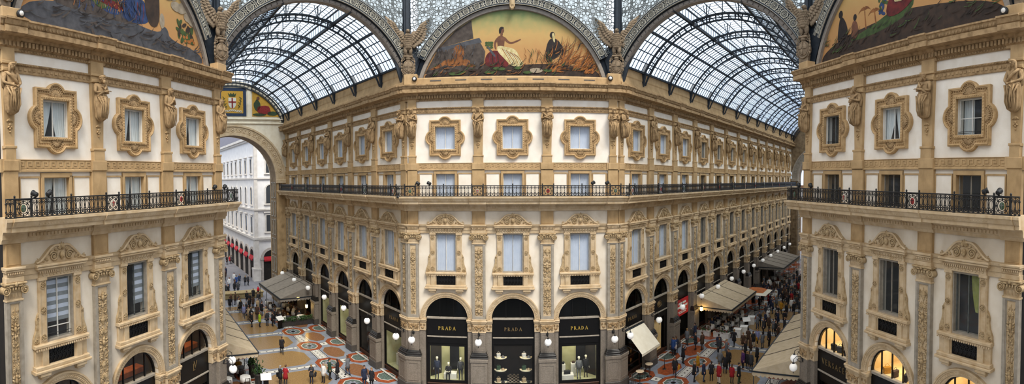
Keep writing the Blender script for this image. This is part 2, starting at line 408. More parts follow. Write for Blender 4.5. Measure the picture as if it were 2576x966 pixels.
# ------------------------------------------------------------------ upper pilaster (balcony to roof cornice)
def make_upper_pilaster(hw=.42):
    k = []
    b = MB(); b.cham(-hw-.05,hw+.05,-.2,0,15.0,17.1,.02)
    k.append(('lower_strip', b.mesh('lower_strip', OCHRE)))
    b = MB(); b.cham(-hw-.06,hw+.06,-.26,0,17.04,17.52,.02); b.cham(-hw+.06,hw-.06,-.24,0,17.5,18.05,.02); b.cham(-hw+.02,hw-.02,-.27,0,18.02,18.14,.02)
    k.append(('pedestal_block', b.mesh('pedestal_block', OCHRE)))
    b = MB()
    w0, w1 = hw-.1, hw-.02
    vs = [(-w0,-.16,18.1),(w0,-.16,18.1),(w0,.02,18.1),(-w0,.02,18.1),(-w1,-.2,21.4),(w1,-.2,21.4),(w1,.02,21.4),(-w1,.02,21.4)]
    b.add(vs, [(0,3,2,1),(4,5,6,7),(0,1,5,4),(1,2,6,5),(2,3,7,6),(3,0,4,7)])
    for z, r in ((19.25,.09),(19.05,.075),(18.88,.06),(18.74,.045)): b.ell((0,-.2,z), (r,.06,r*.9), 7, 5); 
    for s in (-1,1): leaf(b, 0, -.2, 19.3, .22, .1, PI/2+s*2.2, .05); leaf(b, 0, -.2, 19.0, .17, .08, PI/2+s*2.2, .05)
    k.append(('tapered_shaft', b.mesh('tapered_shaft', OCHRE)))
    b = MB(); b.cham(-hw-.02,hw+.02,-.3,0,21.36,21.52,.03); b.cham(-hw,hw,-.22,0,21.5,22.42,.02); b.cham(-hw-.05,hw+.05,-.3,0,21.68,21.82,.02)
    k.append(('head_block', b.mesh('head_block', OCHRE)))
    return k
# ------------------------------------------------------------------ quatrefoil window on the top floor
def quat_outline(o=0.0, n=10):
    W, H, rs, rt = 1.2+o, 1.37+o, .62+o, .56+o
    cx, cz = .90, 1.09
    pts = []
    def lobe(cx_, cz_, r, hx, side):
        res = []
        if side == 'r':
            d = W - cx_; a = math.acos(max(-1,min(1,d/r))); return arc(cx_, 0, r, -a, a, n)
        if side == 't':
            d = H - cz_; a = math.acos(max(-1,min(1,d/r))); return arc(0, cz_, r, PI/2-a, PI/2+a, n)
        if side == 'l':
            d = W - cx_; a = math.acos(max(-1,min(1,d/r))); return arc(-cx_, 0, r, PI-a, PI+a, n)
        d = H - cz_; a = math.acos(max(-1,min(1,d/r))); return arc(0, -cz_, r, 1.5*PI-a, 1.5*PI+a, n)
    return [(W,-H)] + lobe(cx,cz,rs,0,'r') + [(W,H)] + lobe(cx,cz,rt,0,'t') + [(-W,H)] + lobe(cx,cz,rs,0,'l') + [(-W,-H)] + lobe(cx,cz,rt,0,'b')
def onrect(p, w, h):
    x, z = p; s = min(w/abs(x) if abs(x) > 1e-6 else 1e9, h/abs(z) if abs(z) > 1e-6 else 1e9)
    return (x*s, z*s)
OVZ = 19.455
def make_oval_surround():
    b = MB(); w, h = .76, .86
    o0, o1, o2 = quat_outline(0), quat_outline(-.13), quat_outline(-.2)
    r0 = [onrect(p, w+.14, h+.14) for p in o0]; r1 = [onrect(p, w, h) for p in o0]
    b.ring(o0, o1, -.2, .02); b.ring(o1, r0, -.1, .02); b.ring(r0, r1, -.19, .02)
    b.tube([(x,-.2,z) for x,z in quat_outline(-.06)], .035, 5, True)
    b.tube([(x,-.11,z) for x,z in quat_outline(-.24)], .03, 4, True)
    # rope of beads around the outer band and the opening
    for o, r, step in ((quat_outline(-.17), .03, .12),):
        L = 0
        for (x0,z0),(x1,z1) in zip(o, o[1:]+o[:1]):
            d = math.hypot(x1-x0, z1-z0); k = max(1, int(d/step))
            for i in range(k): b.box(x0+(x1-x0)*i/k-.022, x0+(x1-x0)*i/k+.022, -.16, -.1, z0+(z1-z0)*i/k-.022, z0+(z1-z0)*i/k+.022)
    for i in range(14):
        for s in (-1,1):
            t = -w-.07 + (2*w+.14)*i/13; b.ell((t,-.2,s*(h+.07)), (.045,.03,.035), 5, 3)
            t = -h-.07 + (2*h+.14)*i/13; b.ell((s*(w+.07),-.2,t), (.035,.03,.045), 5, 3)
    k = [('surround', b.mesh('window_surround', SURR), T(0,0,OVZ))]
    kids = []
    sh = MB()
    for i in range(9):
        a = PI*(i+.5)/9; leaf(sh, 0, -.12, 0, .36, .1, a, .05)
    sh.tube([(x,-.12,z) for x,z in arc(0,0,.38,0,PI,10)], .025, 4); sh.ell((0,-.14,.02), (.07,.06,.06), 6, 4)
    shm = sh.mesh('shell', OCHRED)
    for ang, px, pz in ((0,0,1.02),(PI,0,-1.02),(PI/2,.9,0),(-PI/2,-.9,0)):
        kids.append(('shell', shm, Matrix.Translation((px,0,pz)) @ Matrix.Rotation(ang,4,'Y')))
    k[0] = k[0] + (kids,)
    return k
def rect_frame(mb, x0, x1, z0, z1, y, d, t, m=None, mull=(), trans=(), tm=.03):
    mb.ring([(x0,z0),(x1,z0),(x1,z1),(x0,z1)], [(x0+t,z0+t),(x1-t,z0+t),(x1-t,z1-t),(x0+t,z1-t)], y, y+d, m)
    for x in mull: mb.box(x-tm, x+tm, y+.002, y+d, z0+t*.5, z1-t*.5, m)
    for z in trans: mb.box(x0+t*.5, x1-t*.5, y+.006, y+d-.004, z-tm*.8, z+tm*.8, m)
def pane_mesh(x0, x1, z0, z1, y, mt=None):
    b = MB(); b.add([(x0,y,z0),(x1,y,z0),(x1,y,z1),(x0,y,z1)], [(0,1,2,3)]); return b.mesh('pane', mt or WINGLASS, False)
def sheet(x0, x1, z0, z1, y, mt, fold=0.0, n=1, name='blind', curve=None):
    """a hanging cloth: fold depth, n folds; curve(x01,z01) -> x offset"""
    b = MB(); nx = max(2, n*4); nz = 10 if curve else 1; vs = []; fs = []
    for j in range(nz+1):
        for i in range(nx+1):
            s, t = i/nx, j/nz
            x = x0+(x1-x0)*s + (curve(s,t) if curve else 0)
            vs.append((x, y + fold*sin(2*PI*n*s), z0+(z1-z0)*t))
    for j in range(nz):
        for i in range(nx): fs.append((j*(nx+1)+i, j*(nx+1)+i+1, (j+1)*(nx+1)+i+1, (j+1)*(nx+1)+i))
    b.add(vs, fs, 0, True); return b.mesh(name, mt, False)
def window_infill(x0, x1, z0, z1, style, y=.34):
    """sash, pane and what hangs behind it"""
    k = []; b = MB(); xm = (x0+x1)/2; w = x1-x0; h = z1-z0
    fm_ = WHITEP if style in ('blind','curtain','parted','stripe') else (GREYST if style == 'dark' else IRONG)
    tr = ()
    if style in ('dark4',): tr = (z0+h*.47,)
    if style in ('dark4',): fm_ = WHITEP
    if style == 'stripe': tr = (z0+h*.2,)
    rect_frame(b, x0, x1, z0, z1, y-.04, .07, .05, 0, (xm,), tr, .02)
    k.append(('sash', b.mesh('sash', fm_)))
    k.append(('pane', pane_mesh(x0+.05, x1-.05, z0+.05, z1-.05, y, WINGLASS)))
    yb = y+.05
    if style == 'blind':
        k.append(('blind', sheet(x0, xm-.012, z0, z1, yb, BLIND, .006, 9), None, None, None)); k.append(('blind', sheet(xm+.012, x1, z0, z1, yb, BLIND, .006, 9)))
    elif style in ('curtain','parted'):
        q = .34 if style == 'parted' else .2
        k.append(('curtain', sheet(x0, x0+w*.5, z0, z1, yb+.05, CURTAIN, .025, 5, 'curtain', lambda s,t: -w*q*s*(1-t)**1.5*(1-.2*s))))
        k.append(('curtain', sheet(x0+w*.5, x1, z0, z1, yb+.05, CURTAIN, .025, 5, 'curtain', lambda s,t: w*q*.5*(1-s)*(1-t)**1.5)))
    elif style == 'stripe':
        s = MB(); n = 11
        for i in range(n):
            za = z0+h*.27+(h*.73)*i/n; s.box(x0, x1, yb, yb+.02, za, za+h*.73/n, i % 2)
        k.append(('striped_blind', s.mesh('striped_blind', [STRIPEB, BLIND])))
    elif style == 'halfstripe':
        s = MB(); n = 11
        for i in range(n):
            za = z0+h*.22+(h*.78)*i/n; s.box(xm, x1, yb, yb+.02, za, za+h*.78/n, i % 2)
        k.append(('striped_blind', s.mesh('striped_blind', [STRIPEB, BLIND])))
    elif style == 'dark4':
        k.append(('curtain', sheet(x0, x0+w*.4, z0, z1, yb+.3, CURTAIN, .03, 4, 'curtain'))); 
    elif style == 'green': k.append(('curtain', sheet(xm+.0, x1, z0+h*.36, z1, yb+.15, mat('green_curtain','#a9ab58','#8d9045',.9,4), .03, 3, 'curtain', lambda s,t: .25*(1-s)*(1-t)**2)))
    if style in ('dark4','stripe','halfstripe','low'):
        r = MB()
        for zz in (.1,.17): r.tube([(x0,y-.12,z0+h*zz*.6),(x1,y-.12,z0+h*zz*.6)], .012, 5)
        k.append(('guard_rail', r.mesh('guard_rail', IRON)))
    return k
def oval_window_kit(style):
    return OV_SUR + window_infill(-.76, .76, 18.6, 20.31, style, .2)
# ------------------------------------------------------------------ mezzanine window behind the balcony
def mezz_kit(style, half):
    """half = clear half width between the pilasters"""
    k = []; b = MB()
    for s in (-1,1): b.cham(min(s*.72,s*.9), max(s*.72,s*.9), -.1, .5, 15.0, 16.85, .02)
    b.cham(-.9,.9,-.1,.5,16.72,16.95,.02)
    k.append(('window_frame', b.mesh('mezzanine_frame', OCHRE)))
    for s in (-1,1):
        p = MB(); x0, x1 = 1.02, half-.16
        if s < 0: x0, x1 = -x1, -x0
        p.box(x0, x1, -.03, .02, 15.0, 16.72, 0)
        p.ring([(x0-.06,14.98),(x1+.06,14.98),(x1+.06,16.8),(x0-.06,16.8)], [(x0,15.0),(x1,15.0),(x1,16.72),(x0,16.72)], -.07, .02, 1)
        k.append(('side_panel', p.mesh('side_panel', [PLASTER, OCHRE])))
    return k + window_infill(-.72, .72, 15.0, 16.75, style, .2)
# ------------------------------------------------------------------ pedimented window on the main floor
def make_mid_parts():
    k = []
    b = MB()
    b.cham(-1.2,1.2,-.2,.02,12.18,12.5,.02); b.cham(-1.3,1.3,-.28,.02,12.48,12.6,.03); b.cham(-1.42,1.42,-.42,.02,12.6,12.72,.04); b.cham(-1.46,1.46,-.46,.02,12.72,12.83,.03)
    for i in range(-10,11): b.box(i*.12-.035, i*.12+.035, -.3, -.2, 12.42, 12.52)
    for i in range(-5,6): b.ell((i*.2,-.2,12.32), (.07,.04,.07), 6, 4)
    k.append(('lintel', b.mesh('lintel', BUFF)))
    b = MB()
    top = [(-1.4,12.83),(1.4,12.83)]
    cur = [(1.4 - 1.4*t, 12.9 + .72*(.5-.5*cos(PI*min(1,t*1.25)))) for t in [i/12 for i in range(1,12)]]
    out = top + cur + [(0,13.62)] + [(-x,z) for x,z in reversed(cur)]
    b.prism(out, -.26, .02)
    tp = [(1.4,-.28,12.9)] + [(x,-.28,z) for x,z in cur] + [(0,-.28,13.62)] + [(-x,-.28,z) for x,z in reversed(cur)] + [(-1.4,-.28,12.9)]
    b.tube(tp, .06, 6)
    for s in (-1,1):
        volute(b, s*.45, -.3, 13.13, .25, s, 2.0, .2, 1, PI*.1); volute(b, s*1.36, -.28, 12.98, .12, s, 1.5, .26, 1, PI/2, 12)
        leaf(b, s*.75, -.29, 12.95, .32, .14, PI/2-s*.9, .05, 1); leaf(b, s*.95, -.29, 12.93, .28, .1, PI/2-s*1.2, .05, 1); leaf(b, s*.2, -.3, 13.35, .26, .12, PI/2-s*1.1, .05, 1)
    b.ell((0,-.34,13.15), (.14,.12,.19), 8, 6, 1); b.ell((0,-.46,13.12), (.03,.04,.05), 6, 4, 1)
    for s in (-1,1): b.ell((s*.05,-.44,13.19), (.025,.02,.018), 5, 3, 1)
    for i in range(-3,4): leaf(b, 0, -.3, 13.42, .36-.03*abs(i), .1, PI/2+i*.4, .06, 1)
    k.append(('pediment', b.mesh('pediment', [BUFF, BUFFC])))
    for s in (-1,1):
        b = MB(); x0, x1 = (.8,1.22) if s > 0 else (-1.22,-.8)
        b.cham(x0,x1,-.14,.02,9.15,12.2,.02); b.ring([(x0+.04,9.3),(x1-.04,9.3),(x1-.04,12.1),(x0+.04,12.1)], [(x0+.09,9.36),(x1-.09,9.36),(x1-.09,12.04),(x0+.09,12.04)], -.165, -.13)
        b.cham(x0-.03,x1+.03,-.2,.02,12.05,12.2,.02)
        r = MB()
        for z in (9.45,10.7,11.85): rosette(r, (x0+x1)/2, -.17, z, .15)
        k.append(('jamb', b.mesh('jamb', BUFF), None, [('rosettes', r.mesh('rosettes', BUFFC))]))
    for s in (-1,1):
        b = MB()
        pl = [(1.22,9.15),(1.56,9.15),(1.54,9.45),(1.42,9.75),(1.36,10.05),(1.38,10.25),(1.3,10.5),(1.22,10.6)]
        if s < 0: pl = [(-x,z) for x,z in reversed(pl)]
        b.prism(pl, -.12, .02); volute(b, s*1.42, -.13, 9.33, .13, s, 1.5, .24, None, PI/2, 12); volute(b, s*1.32, -.13, 10.36, .08, -s, 1.3, .26, None, -PI/2, 10)
        k.append(('scroll_bracket', b.mesh('scroll_bracket', BUFFC)))
    b = MB()
    b.cham(-1.58,1.58,-.3,.02,9.02,9.18,.03); b.cham(-1.52,1.52,-.24,.02,8.94,9.03,.02)
    for s in (-1,1):
        x0, x1 = (.74,1.5) if s > 0 else (-1.5,-.74)
        b.cham(x0,x1,-.16,.02,8.18,8.96,.02); xa, xb = (.8,1.16) if s > 0 else (-1.16,-.8)
        b.cham(xa,xb,-.24,.02,8.18,8.96,.02)
    b.cham(-1.56,1.56,-.3,.02,8.02,8.2,.03); b.cham(-1.64,1.64,-.38,.02,7.9,8.03,.03)
    for i in range(-12,13): b.box(i*.125-.03, i*.125+.03, -.33, -.28, 8.93, 9.0)
    for s in (-1,1): 
        b.cham(s*1.05-.3, s*1.05+.3, -.34,.02,7.74,7.92,.03); b.cham(s*1.05-.22, s*1.05+.22, -.26,.02,7.6,7.76,.03)
    k.append(('sill', b.mesh('sill', BUFF)))
    b = MB(); b.box(-.75,.75,-.06,.02,8.18,9.0,0)
    for i in range(6):
        x = -.6+i*.24; rosette(b, x, -.08, 8.59, .11, 1, 4); b.tube([(x-.12,-.08,8.22),(x,-.08,8.42),(x-.12,-.08,8.59),(x,-.08,8.76),(x-.12,-.08,8.96)], .016, 4, False, 1)
    rect_frame(b, -.75, .75, 8.18, 9.0, -.1, .05, .04, 1)
    k.append(('iron_grille', b.mesh('iron_grille', [FASCIA, IRON])))
    b = MB(); rect_frame(b, -.82, .82, 9.17, 12.16, -.06, .4, .09)
    k.append(('window_frame', b.mesh('mid_frame', GREYST)))
    return k
def mid_window_kit(style):
    return MID + window_infill(-.74, .74, 9.2, 12.1, style, .18)
# ------------------------------------------------------------------ figures
def skin_mesh(verts, edges, radii, sub=1):
    me = bpy.data.meshes.new('tmp'); me.from_pydata(verts, edges, []); ob = bpy.data.objects.new('tmp', me); COL.objects.link(ob)
    md = ob.modifiers.new('s', 'SKIN'); md.use_smooth_shade = True
    if not me.skin_vertices: me.skin_vertices.new()
    for i, r in enumerate(radii):
        sv = me.skin_vertices[0].data[i]; sv.radius = r if isinstance(r, tuple) else (r, r); sv.use_root = (i == 0)
    ob.modifiers.new('b', 'SUBSURF').levels = sub
    dg = bpy.context.evaluated_depsgraph_get(); dg.update()
    res = bpy.data.meshes.new_from_object(ob.evaluated_get(dg))
    vs = [tuple(v.co) for v in res.vertices]; fs = [tuple(p.vertices) for p in res.polygons]
    bpy.data.objects.remove(ob); bpy.data.meshes.remove(me); bpy.data.meshes.remove(res)
    return vs, fs
V = Vector
def lerp(a, b, t): return tuple(a[i]+(b[i]-a[i])*t for i in range(3))
BASEPOSE = dict(hip=.93, lean=0.0, turn=0.0, nod=0.0,
    eL=(.235,.03,1.13), wL=(.25,-.05,.89), eR=(-.235,.03,1.13), wR=(-.25,-.05,.89),
    kL=(.1,-.03,.5), aL=(.1,.03,.085), kR=(-.1,-.03,.5), aR=(-.1,.03,.085), fL=(0,-1), fR=(0,-1), girth=1.0, fem=0)
POSES = dict(
    stand={}, 
    walk=dict(kL=(.09,-.2,.52), aL=(.09,-.3,.1), kR=(-.09,.02,.5), aR=(-.09,.34,.17), eL=(.24,.14,1.15), wL=(.23,.12,.9), eR=(-.24,-.08,1.14), wR=(-.22,-.26,.96), lean=.03),
    stroll=dict(kL=(.09,-.1,.51), aL=(.1,-.12,.085), kR=(-.09,.03,.5), aR=(-.1,.2,.12), eL=(.24,.1,1.14), wL=(.22,.03,.9), eR=(-.25,-.02,1.13), wR=(-.22,-.16,.92)),
    phone=dict(eL=(.24,-.04,1.14), wL=(.08,-.27,1.26), eR=(-.25,.0,1.13), wR=(-.12,-.25,1.18), nod=.05),
    arms=dict(eL=(.25,-.02,1.13), wL=(-.03,-.2,1.12), eR=(-.25,-.02,1.13), wR=(.04,-.2,1.08)),
    camera=dict(eL=(.23,-.16,1.28), wL=(.07,-.28,1.52), eR=(-.23,-.16,1.28), wR=(-.07,-.28,1.52)),
    talk=dict(eL=(.25,.0,1.13), wL=(.28,-.24,1.15), kL=(.13,-.06,.5), aL=(.16,.0,.085), turn=.3),
    sit=dict(hip=.5, kL=(.11,-.42,.5), aL=(.12,-.4,.085), kR=(-.11,-.42,.5), aR=(-.12,-.38,.085), eL=(.24,-.06,.72), wL=(.1,-.3,.7), eR=(-.24,-.06,.72), wR=(-.1,-.3,.7), lean=.05),
)
def figure(pose, fem=0, feat=True):
    """one continuous body facing -y, 1.72 m tall; returns MB with slots 0 skin 1 top 2 trousers 3 shoes 4 eyes 5 lips"""
    p = dict(BASEPOSE); p.update(POSES[pose]) if isinstance(pose, str) else p.update(pose)
    h = p['hip']; dz = h-.93; ln = p['lean']
    def up(x, y, z): return (x, y - ln*(z-h)/.5, z+dz if z > .6 else z)
    sw = .165 if fem else .185
    J = {}; VS = []; RD = []; ED = []; TAG = []
    def add(name, co, r, par=None, tag=1):
        J[name] = len(VS); VS.append(co); RD.append(r); TAG.append(tag)
        if par is not None: ED.append((J[par], J[name]))
    g = p['girth']
    add('pel', up(0,0,.93), (.155*g,.115*g), None, 2); add('wai', up(0,.0,1.1), (.128*g,.1*g), 'pel', 1); add('che', up(0,.01,1.3), (.16*g,.118*g), 'wai', 1)
    add('nk0', up(0,.015,1.44), (.075,.065), 'che', 1); add('nk1', up(0,.0,1.5), .052, 'nk0', 0)
    t = p['turn']; nd = p['nod']
    add('hd0', up(.0,-.015-nd,1.555-nd*.3), (.068,.078), 'nk1', 0); add('hd1', up(0,-.015-nd*1.3,1.63-nd*.4), (.078,.096), 'hd0', 0); add('hd2', up(0,-.005-nd*1.2,1.69-nd*.4), (.058,.07), 'hd1', 0)
    for s, q in ((1,'L'),(-1,'R')):
        def ar(c): return (c[0], c[1] - ln*(c[2]-h)/.5, c[2] + (dz if pose != 'sit' and dz else 0))
        add('sh'+q, up(s*sw,.01,1.4), .072*g, 'che', 1)
        e, w = ar(p['e'+q]), ar(p['w'+q])
        add('el'+q, e, .047*g, 'sh'+q, 1); add('wr'+q, w, .033, 'el'+q, 1)
        d = (V(w)-V(e)).normalized(); hp = V(w)+d*.075
        add('ha'+q, tuple(hp), (.04,.024), 'wr'+q, 0)
        add('hp'+q, up(s*.095,.0,.88) if h > .8 else (s*.1,-.03,h-.02), .088*g, 'pel', 2)
        k, a = p['k'+q], p['a'+q]
        add('kn'+q, k, .058*g, 'hp'+q, 2); c = lerp(k, a, .35); add('ca'+q, (c[0], c[1]+.01, c[2]), .053*g, 'kn'+q, 2); add('an'+q, a, .042, 'ca'+q, 2)
        f = p['f'+q]; add('to'+q, (a[0]+f[0]*.16+s*.015, a[1]+f[1]*.16, max(.035, a[2]-.05)), (.042,.032), 'an'+q, 3)
        add('he'+q, (a[0]-f[0]*.04, a[1]-f[1]*.045, max(.035,a[2]-.05)), .036, 'an'+q, 3)
    vs, fs = skin_mesh(VS, ED, RD, 1)
    segs = [(V(VS[a]), V(VS[b]), TAG[b], max(RD[b]) if isinstance(RD[b], tuple) else RD[b]) for a, b in ED]
    mb = MB(); mb.v = list(vs)
    for f in fs:
        c = sum((V(vs[i]) for i in f), V())/len(f); best = None
        for a, b, tg, r in segs:
            ab = b-a; tt = max(0, min(1, (c-a).dot(ab)/max(ab.length_squared,1e-9))); d = (c-(a+ab*tt)).length - r*.5
            if best is None or d < best[0]: best = (d, tg)
        tg = best[1]
        mb.f.append(f); mb.mi.append(tg); mb.sm.append(True)
    # fingers
    for s, q in ((1,'L'),(-1,'R')):
        w = V(VS[J['wr'+q]]); hnd = V(VS[J['ha'+q]]); d = (hnd-w).normalized()
        side = V((0,-1,0)) if abs(d.y) < .7 else V((s,0,0))
        side = (side - d*side.dot(d)).normalized(); nrm = d.cross(side)*s
        for i, (o, l) in enumerate(((-.027,.06),(-.009,.075),(.009,.07),(.027,.055))):
            b0 = hnd + side*o; mb.tube([tuple(b0), tuple(b0+d*l*.55-nrm*.004), tuple(b0+d*l-nrm*.022)], .0095, 5, False, 0, True, .007)
        b0 = w + d*.03 + side*.03; mb.tube([tuple(b0), tuple(b0+d*.03+side*.022), tuple(b0+d*.065+side*.024)], .0105, 5, False, 0, True, .008)
    hd = V(VS[J['hd1']])
    if feat:
        F = MB()
        F.ell((0,-.098,-.015), (.013,.02,.024), 6, 4, 0)
        for s in (-1,1):
            F.ell((s*.032,-.084,.012), (.011,.007,.006), 6, 4, 4); F.ell((s*.08,.01,-.01), (.012,.022,.032), 6, 4, 0)
        F.ell((0,-.088,-.055), (.022,.007,.006), 6, 4, 5)
        mb.merge(F, Matrix.Translation(hd) @ Matrix.Rotation(t, 4, 'Z'))
    mb.J = {k: V(VS[i]) for k, i in J.items()}
    return mb
def hair_mb(hd, long=0):
    b = MB()
    b.ell((hd.x, hd.y+.028, hd.z+.028), (.088,.098,.085), 10, 7)
    b.ell((hd.x, hd.y-.02, hd.z+.062), (.074,.082,.046), 9, 5)
    if long: b.ell((hd.x, hd.y+.068, hd.z-.1), (.09,.05,.17), 9, 6)
    else: b.ell((hd.x, hd.y+.062, hd.z-.04), (.07,.045,.075), 8, 5)
    return b
def skirt_mb(prof, n=20, folds=0, amp=0.0, cx=0, cy=0, seed=0, twist=0):
    """prof: (z, rx, ry); a draped or tailored skirt"""
    b = MB(); vs = []; fs = []; rnd = random.Random(seed)
    for i, (z, rx, ry) in enumerate(prof):
        for j in range(n):
            t = 2*PI*j/n; f = 1 + amp*sin(folds*t + twist*i + seed) + amp*.5*sin((folds*2-3)*t + seed*2)
            vs.append((cx+rx*cos(t)*f, cy+ry*sin(t)*f, z))
    for i in range(len(prof)-1):
        for j in range(n): fs.append((i*n+j, i*n+(j+1)%n, (i+1)*n+(j+1)%n, (i+1)*n+j))
    fs.append(tuple(range(n-1,-1,-1))); fs.append(tuple((len(prof)-1)*n+j for j in range(n)))
    return b.add(vs, fs, 0, True)
# ------------------------------------------------------------------ carved stone figures that hold up the cornice
CPOSE = [dict(eL=(.25,-.03,1.12), wL=(.05,-.2,1.0), eR=(-.25,-.03,1.12), wR=(-.02,-.21,.94), nod=.05, fem=1),
         dict(eL=(.25,-.05,1.13), wL=(-.06,-.2,1.25), eR=(-.25,-.06,1.12), wR=(.06,-.21,1.16), nod=.07),
         dict(eL=(.25,-.03,1.12), wL=(.0,-.22,1.2), eR=(-.23,-.02,1.1), wR=(-.1,-.2,.96), nod=.04, fem=1)]
def make_caryatid(i, mirror=False):
    pz = dict(CPOSE[i]); fem = pz.pop('fem', 0)
    mb = figure(pz, fem, True); J = mb.J; s = 1.42
    M = Matrix.Translation((0,-.42,21.7-1.735*s)) @ Matrix.Diagonal((-s*1.22 if mirror else s*1.22, s*1.15, s, 1))
    ff = [i for i, f in enumerate(mb.f) if any(mb.v[q][2] > .22 for q in f)]; mb.f, mb.mi, mb.sm = [mb.f[i] for i in ff], [mb.mi[i] for i in ff], [mb.sm[i] for i in ff]
    keep = MB(); keep.merge(mb, M, 0)
    d = skirt_mb([(.16,.06,.05),(.24,.15,.12),(.32,.17,.14),(.5,.18,.155),(.7,.2,.17),(.86,.205,.165),(.98,.185,.15),(1.06,.17,.135),(1.1,.15,.12)], 48, 9, .15, 0, 0, i, .35)
    for a in range(3):
        z = 1.0-.05*a; d.tube([(-.19+.02*a,-.06,z+.03),(-.08,-.17,z-.05),(.06,-.18,z-.06),(.19-.03*a,-.07,z+.03*a)], .03, 5)
    d.tube([(.17,-.05,1.42),(.08,-.14,1.3),(-.04,-.16,1.15),(-.16,-.1,1.02)], .04, 6); d.tube([(.19,.0,1.42),(.22,.06,1.2),(.2,.04,.95)], .05, 6)
    d.tube([(.0,-.17,.98),(.03,-.21,.75),(.0,-.19,.5),(.02,-.15,.28)], .05, 6, False, None, True, .02)
    for q in range(5): d.tube([(-.2+.1*q,-.13-.03*(q%2),.95),(-.12+.06*q,-.2,.72),(-.15+.07*q,-.18,.45),(-.1+.05*q,-.14,.24)], .028, 5, False, None, True, .014)
    dm = MB(); dm.merge(d, M)
    hm = MB(); hd = J['hd1']; h = hair_mb(hd, fem); h.ell((0,hd.y+.03,hd.z+.03), (.1,.11,.1), 10, 7)
    if fem:
        for q in (-1,1): h.ell((q*.08, hd.y+.03, hd.z-.1), (.035,.05,.14), 7, 5)
        h.ell((0,hd.y+.03,hd.z+.085), (.06,.06,.04), 8, 4)
    else:
        h.ell((0,hd.y-.07,hd.z-.11), (.055,.045,.075), 8, 6)
        for q in range(-4,5): h.ell((.085*sin(q*.4), hd.y-.06*cos(q*.5), hd.z+.06), (.028,.03,.03), 6, 4)
    hm.merge(h, M)
    return [('body', keep.mesh('caryatid_body', OCHRED)), ('drapery', dm.mesh('caryatid_drapery', OCHRED)), ('hair', hm.mesh('caryatid_hair', OCHRED))]
# ------------------------------------------------------------------ stone eagle on a shield
def make_eagle():
    k = []; b = MB()
    b.ell((0,-.05,1.35), (.34,.28,.55), 12, 9, None, rotm(x=-.18)); b.ell((0,-.02,1.85), (.2,.2,.32), 10, 7); b.ell((0,-.1,2.2), (.15,.19,.17), 10, 7)
    b.tube([(0,-.24,2.2),(0,-.36,2.18),(0,-.4,2.08)], .055, 6, False, None, True, .015)
    for s in (-1,1):
        b.ell((s*.08,-.22,2.26), (.05,.05,.03), 6, 4); b.ell((s*.17,-.08,.82), (.15,.17,.32), 9, 6)
        for a in (-.06,.03,.12): b.tube([(s*.17+a*.8-.02,-.12,.56),(s*.17+a,-.26,.52),(s*.17+a,-.3,.44)], .03, 5, False, None, True, .015)
    for r in range(7):
        for c in range(-3,4):
            z = .98+.15*r; w = .34*sqrt(max(.02,1-((z-1.38)/.66)**2)); x = w*.95*(c+(r%2)*.5)/3.5
            if abs(x) < w: b.ell((x, -.05-.3*sqrt(max(0,1-(x/max(w,.01))**2))*.95+.12*(1.4-z)*.3, z), (.055,.03,.09), 5, 4, None, rotm(x=.2))
    for i in range(-3,4): leaf(b, i*.05, .05, .75, .62, .14, -PI/2 + i*.1, .03)
    k.append(('eagle_body', b.mesh('eagle_body', BRONZE)))
    for s in (-1,1):
        w = MB()
        w.tube([(s*.22,.0,1.75),(s*.62,.02,2.2),(s*.95,.0,2.75)], .13, 7, False, None, True, .06, .6)
        w.ell((s*.5,.02,1.95), (.3,.08,.34), 8, 6)
        pl = [(.16,1.3),(.45,1.15),(.8,1.35),(1.05,1.75),(1.2,2.3),(1.25,2.75),(1.05,2.85),(.75,2.5),(.45,2.15),(.2,1.95)]
        w.prism([(s*x,z) for x, z in (pl if s > 0 else pl[::-1])], -.02, .08)
        for i in range(13):
            t = i/12; x = s*(.34+.66*t); z = 1.5+1.15*t; ang = -1.35+2.15*t**1.2
            leaf(w, x, .02-.004*i, z, .55+.45*t, .24, math.atan2(sin(ang), cos(ang)*s), .035)
        for i in range(10):
            t = i/9; x = s*(.3+.6*t); z = 1.68+1.0*t; ang = -1.2+1.9*t; leaf(w, x, -.06, z, .4+.16*t, .2, math.atan2(sin(ang), cos(ang)*s), .035)
        for i in range(8):
            t = i/7; x = s*(.26+.55*t); z = 1.82+.8*t; ang = -1.0+1.7*t; leaf(w, x, -.1, z, .28+.06*t, .17, math.atan2(sin(ang), cos(ang)*s), .035)
        k.append(('wing', w.mesh('eagle_wing', BRONZE)))
    c = MB()
    out = [(.42*sin(t)*(1 if abs(t) < 2 else .9), -.14+.55*cos(t)) for t in [2*PI*i/24 for i in range(24)]]
    c.prism([(x,z-.3) for x,z in reversed(out)], -.2, .1); c.ell((0,-.2,-.38), (.32,.1,.42), 12, 8)
    c.tube([(.33*cos(t),-.22,-.38+.43*sin(t)) for t in [2*PI*i/20 for i in range(20)]], .035, 5, True)
    c.box(-.03,.03,-.33,-.2,-.76,0.0); c.box(-.28,.28,-.33,-.2,-.41,-.35)
    for s in (-1,1):
        volute(c, s*.36, -.16, .16, .14, s, 1.4, .26); volute(c, s*.3, -.16, -.82, .11, -s, 1.3, .26)
        for i in range(4): c.ell((s*.44,-.14,.0-.22*i), (.07,.07,.12), 6, 4)
    c.prism([(-.3,-1.2),(0,-1.42),(.3,-1.2),(.36,-.75),(-.36,-.75)], -.12, .1); c.cham(-.3,.3,-.3,.1,.28,.42,.04); c.ell((0,-.16,.2), (.2,.14,.14), 8, 5)
    k.append(('shield', c.mesh('eagle_shield', BRONZE)))
    return k
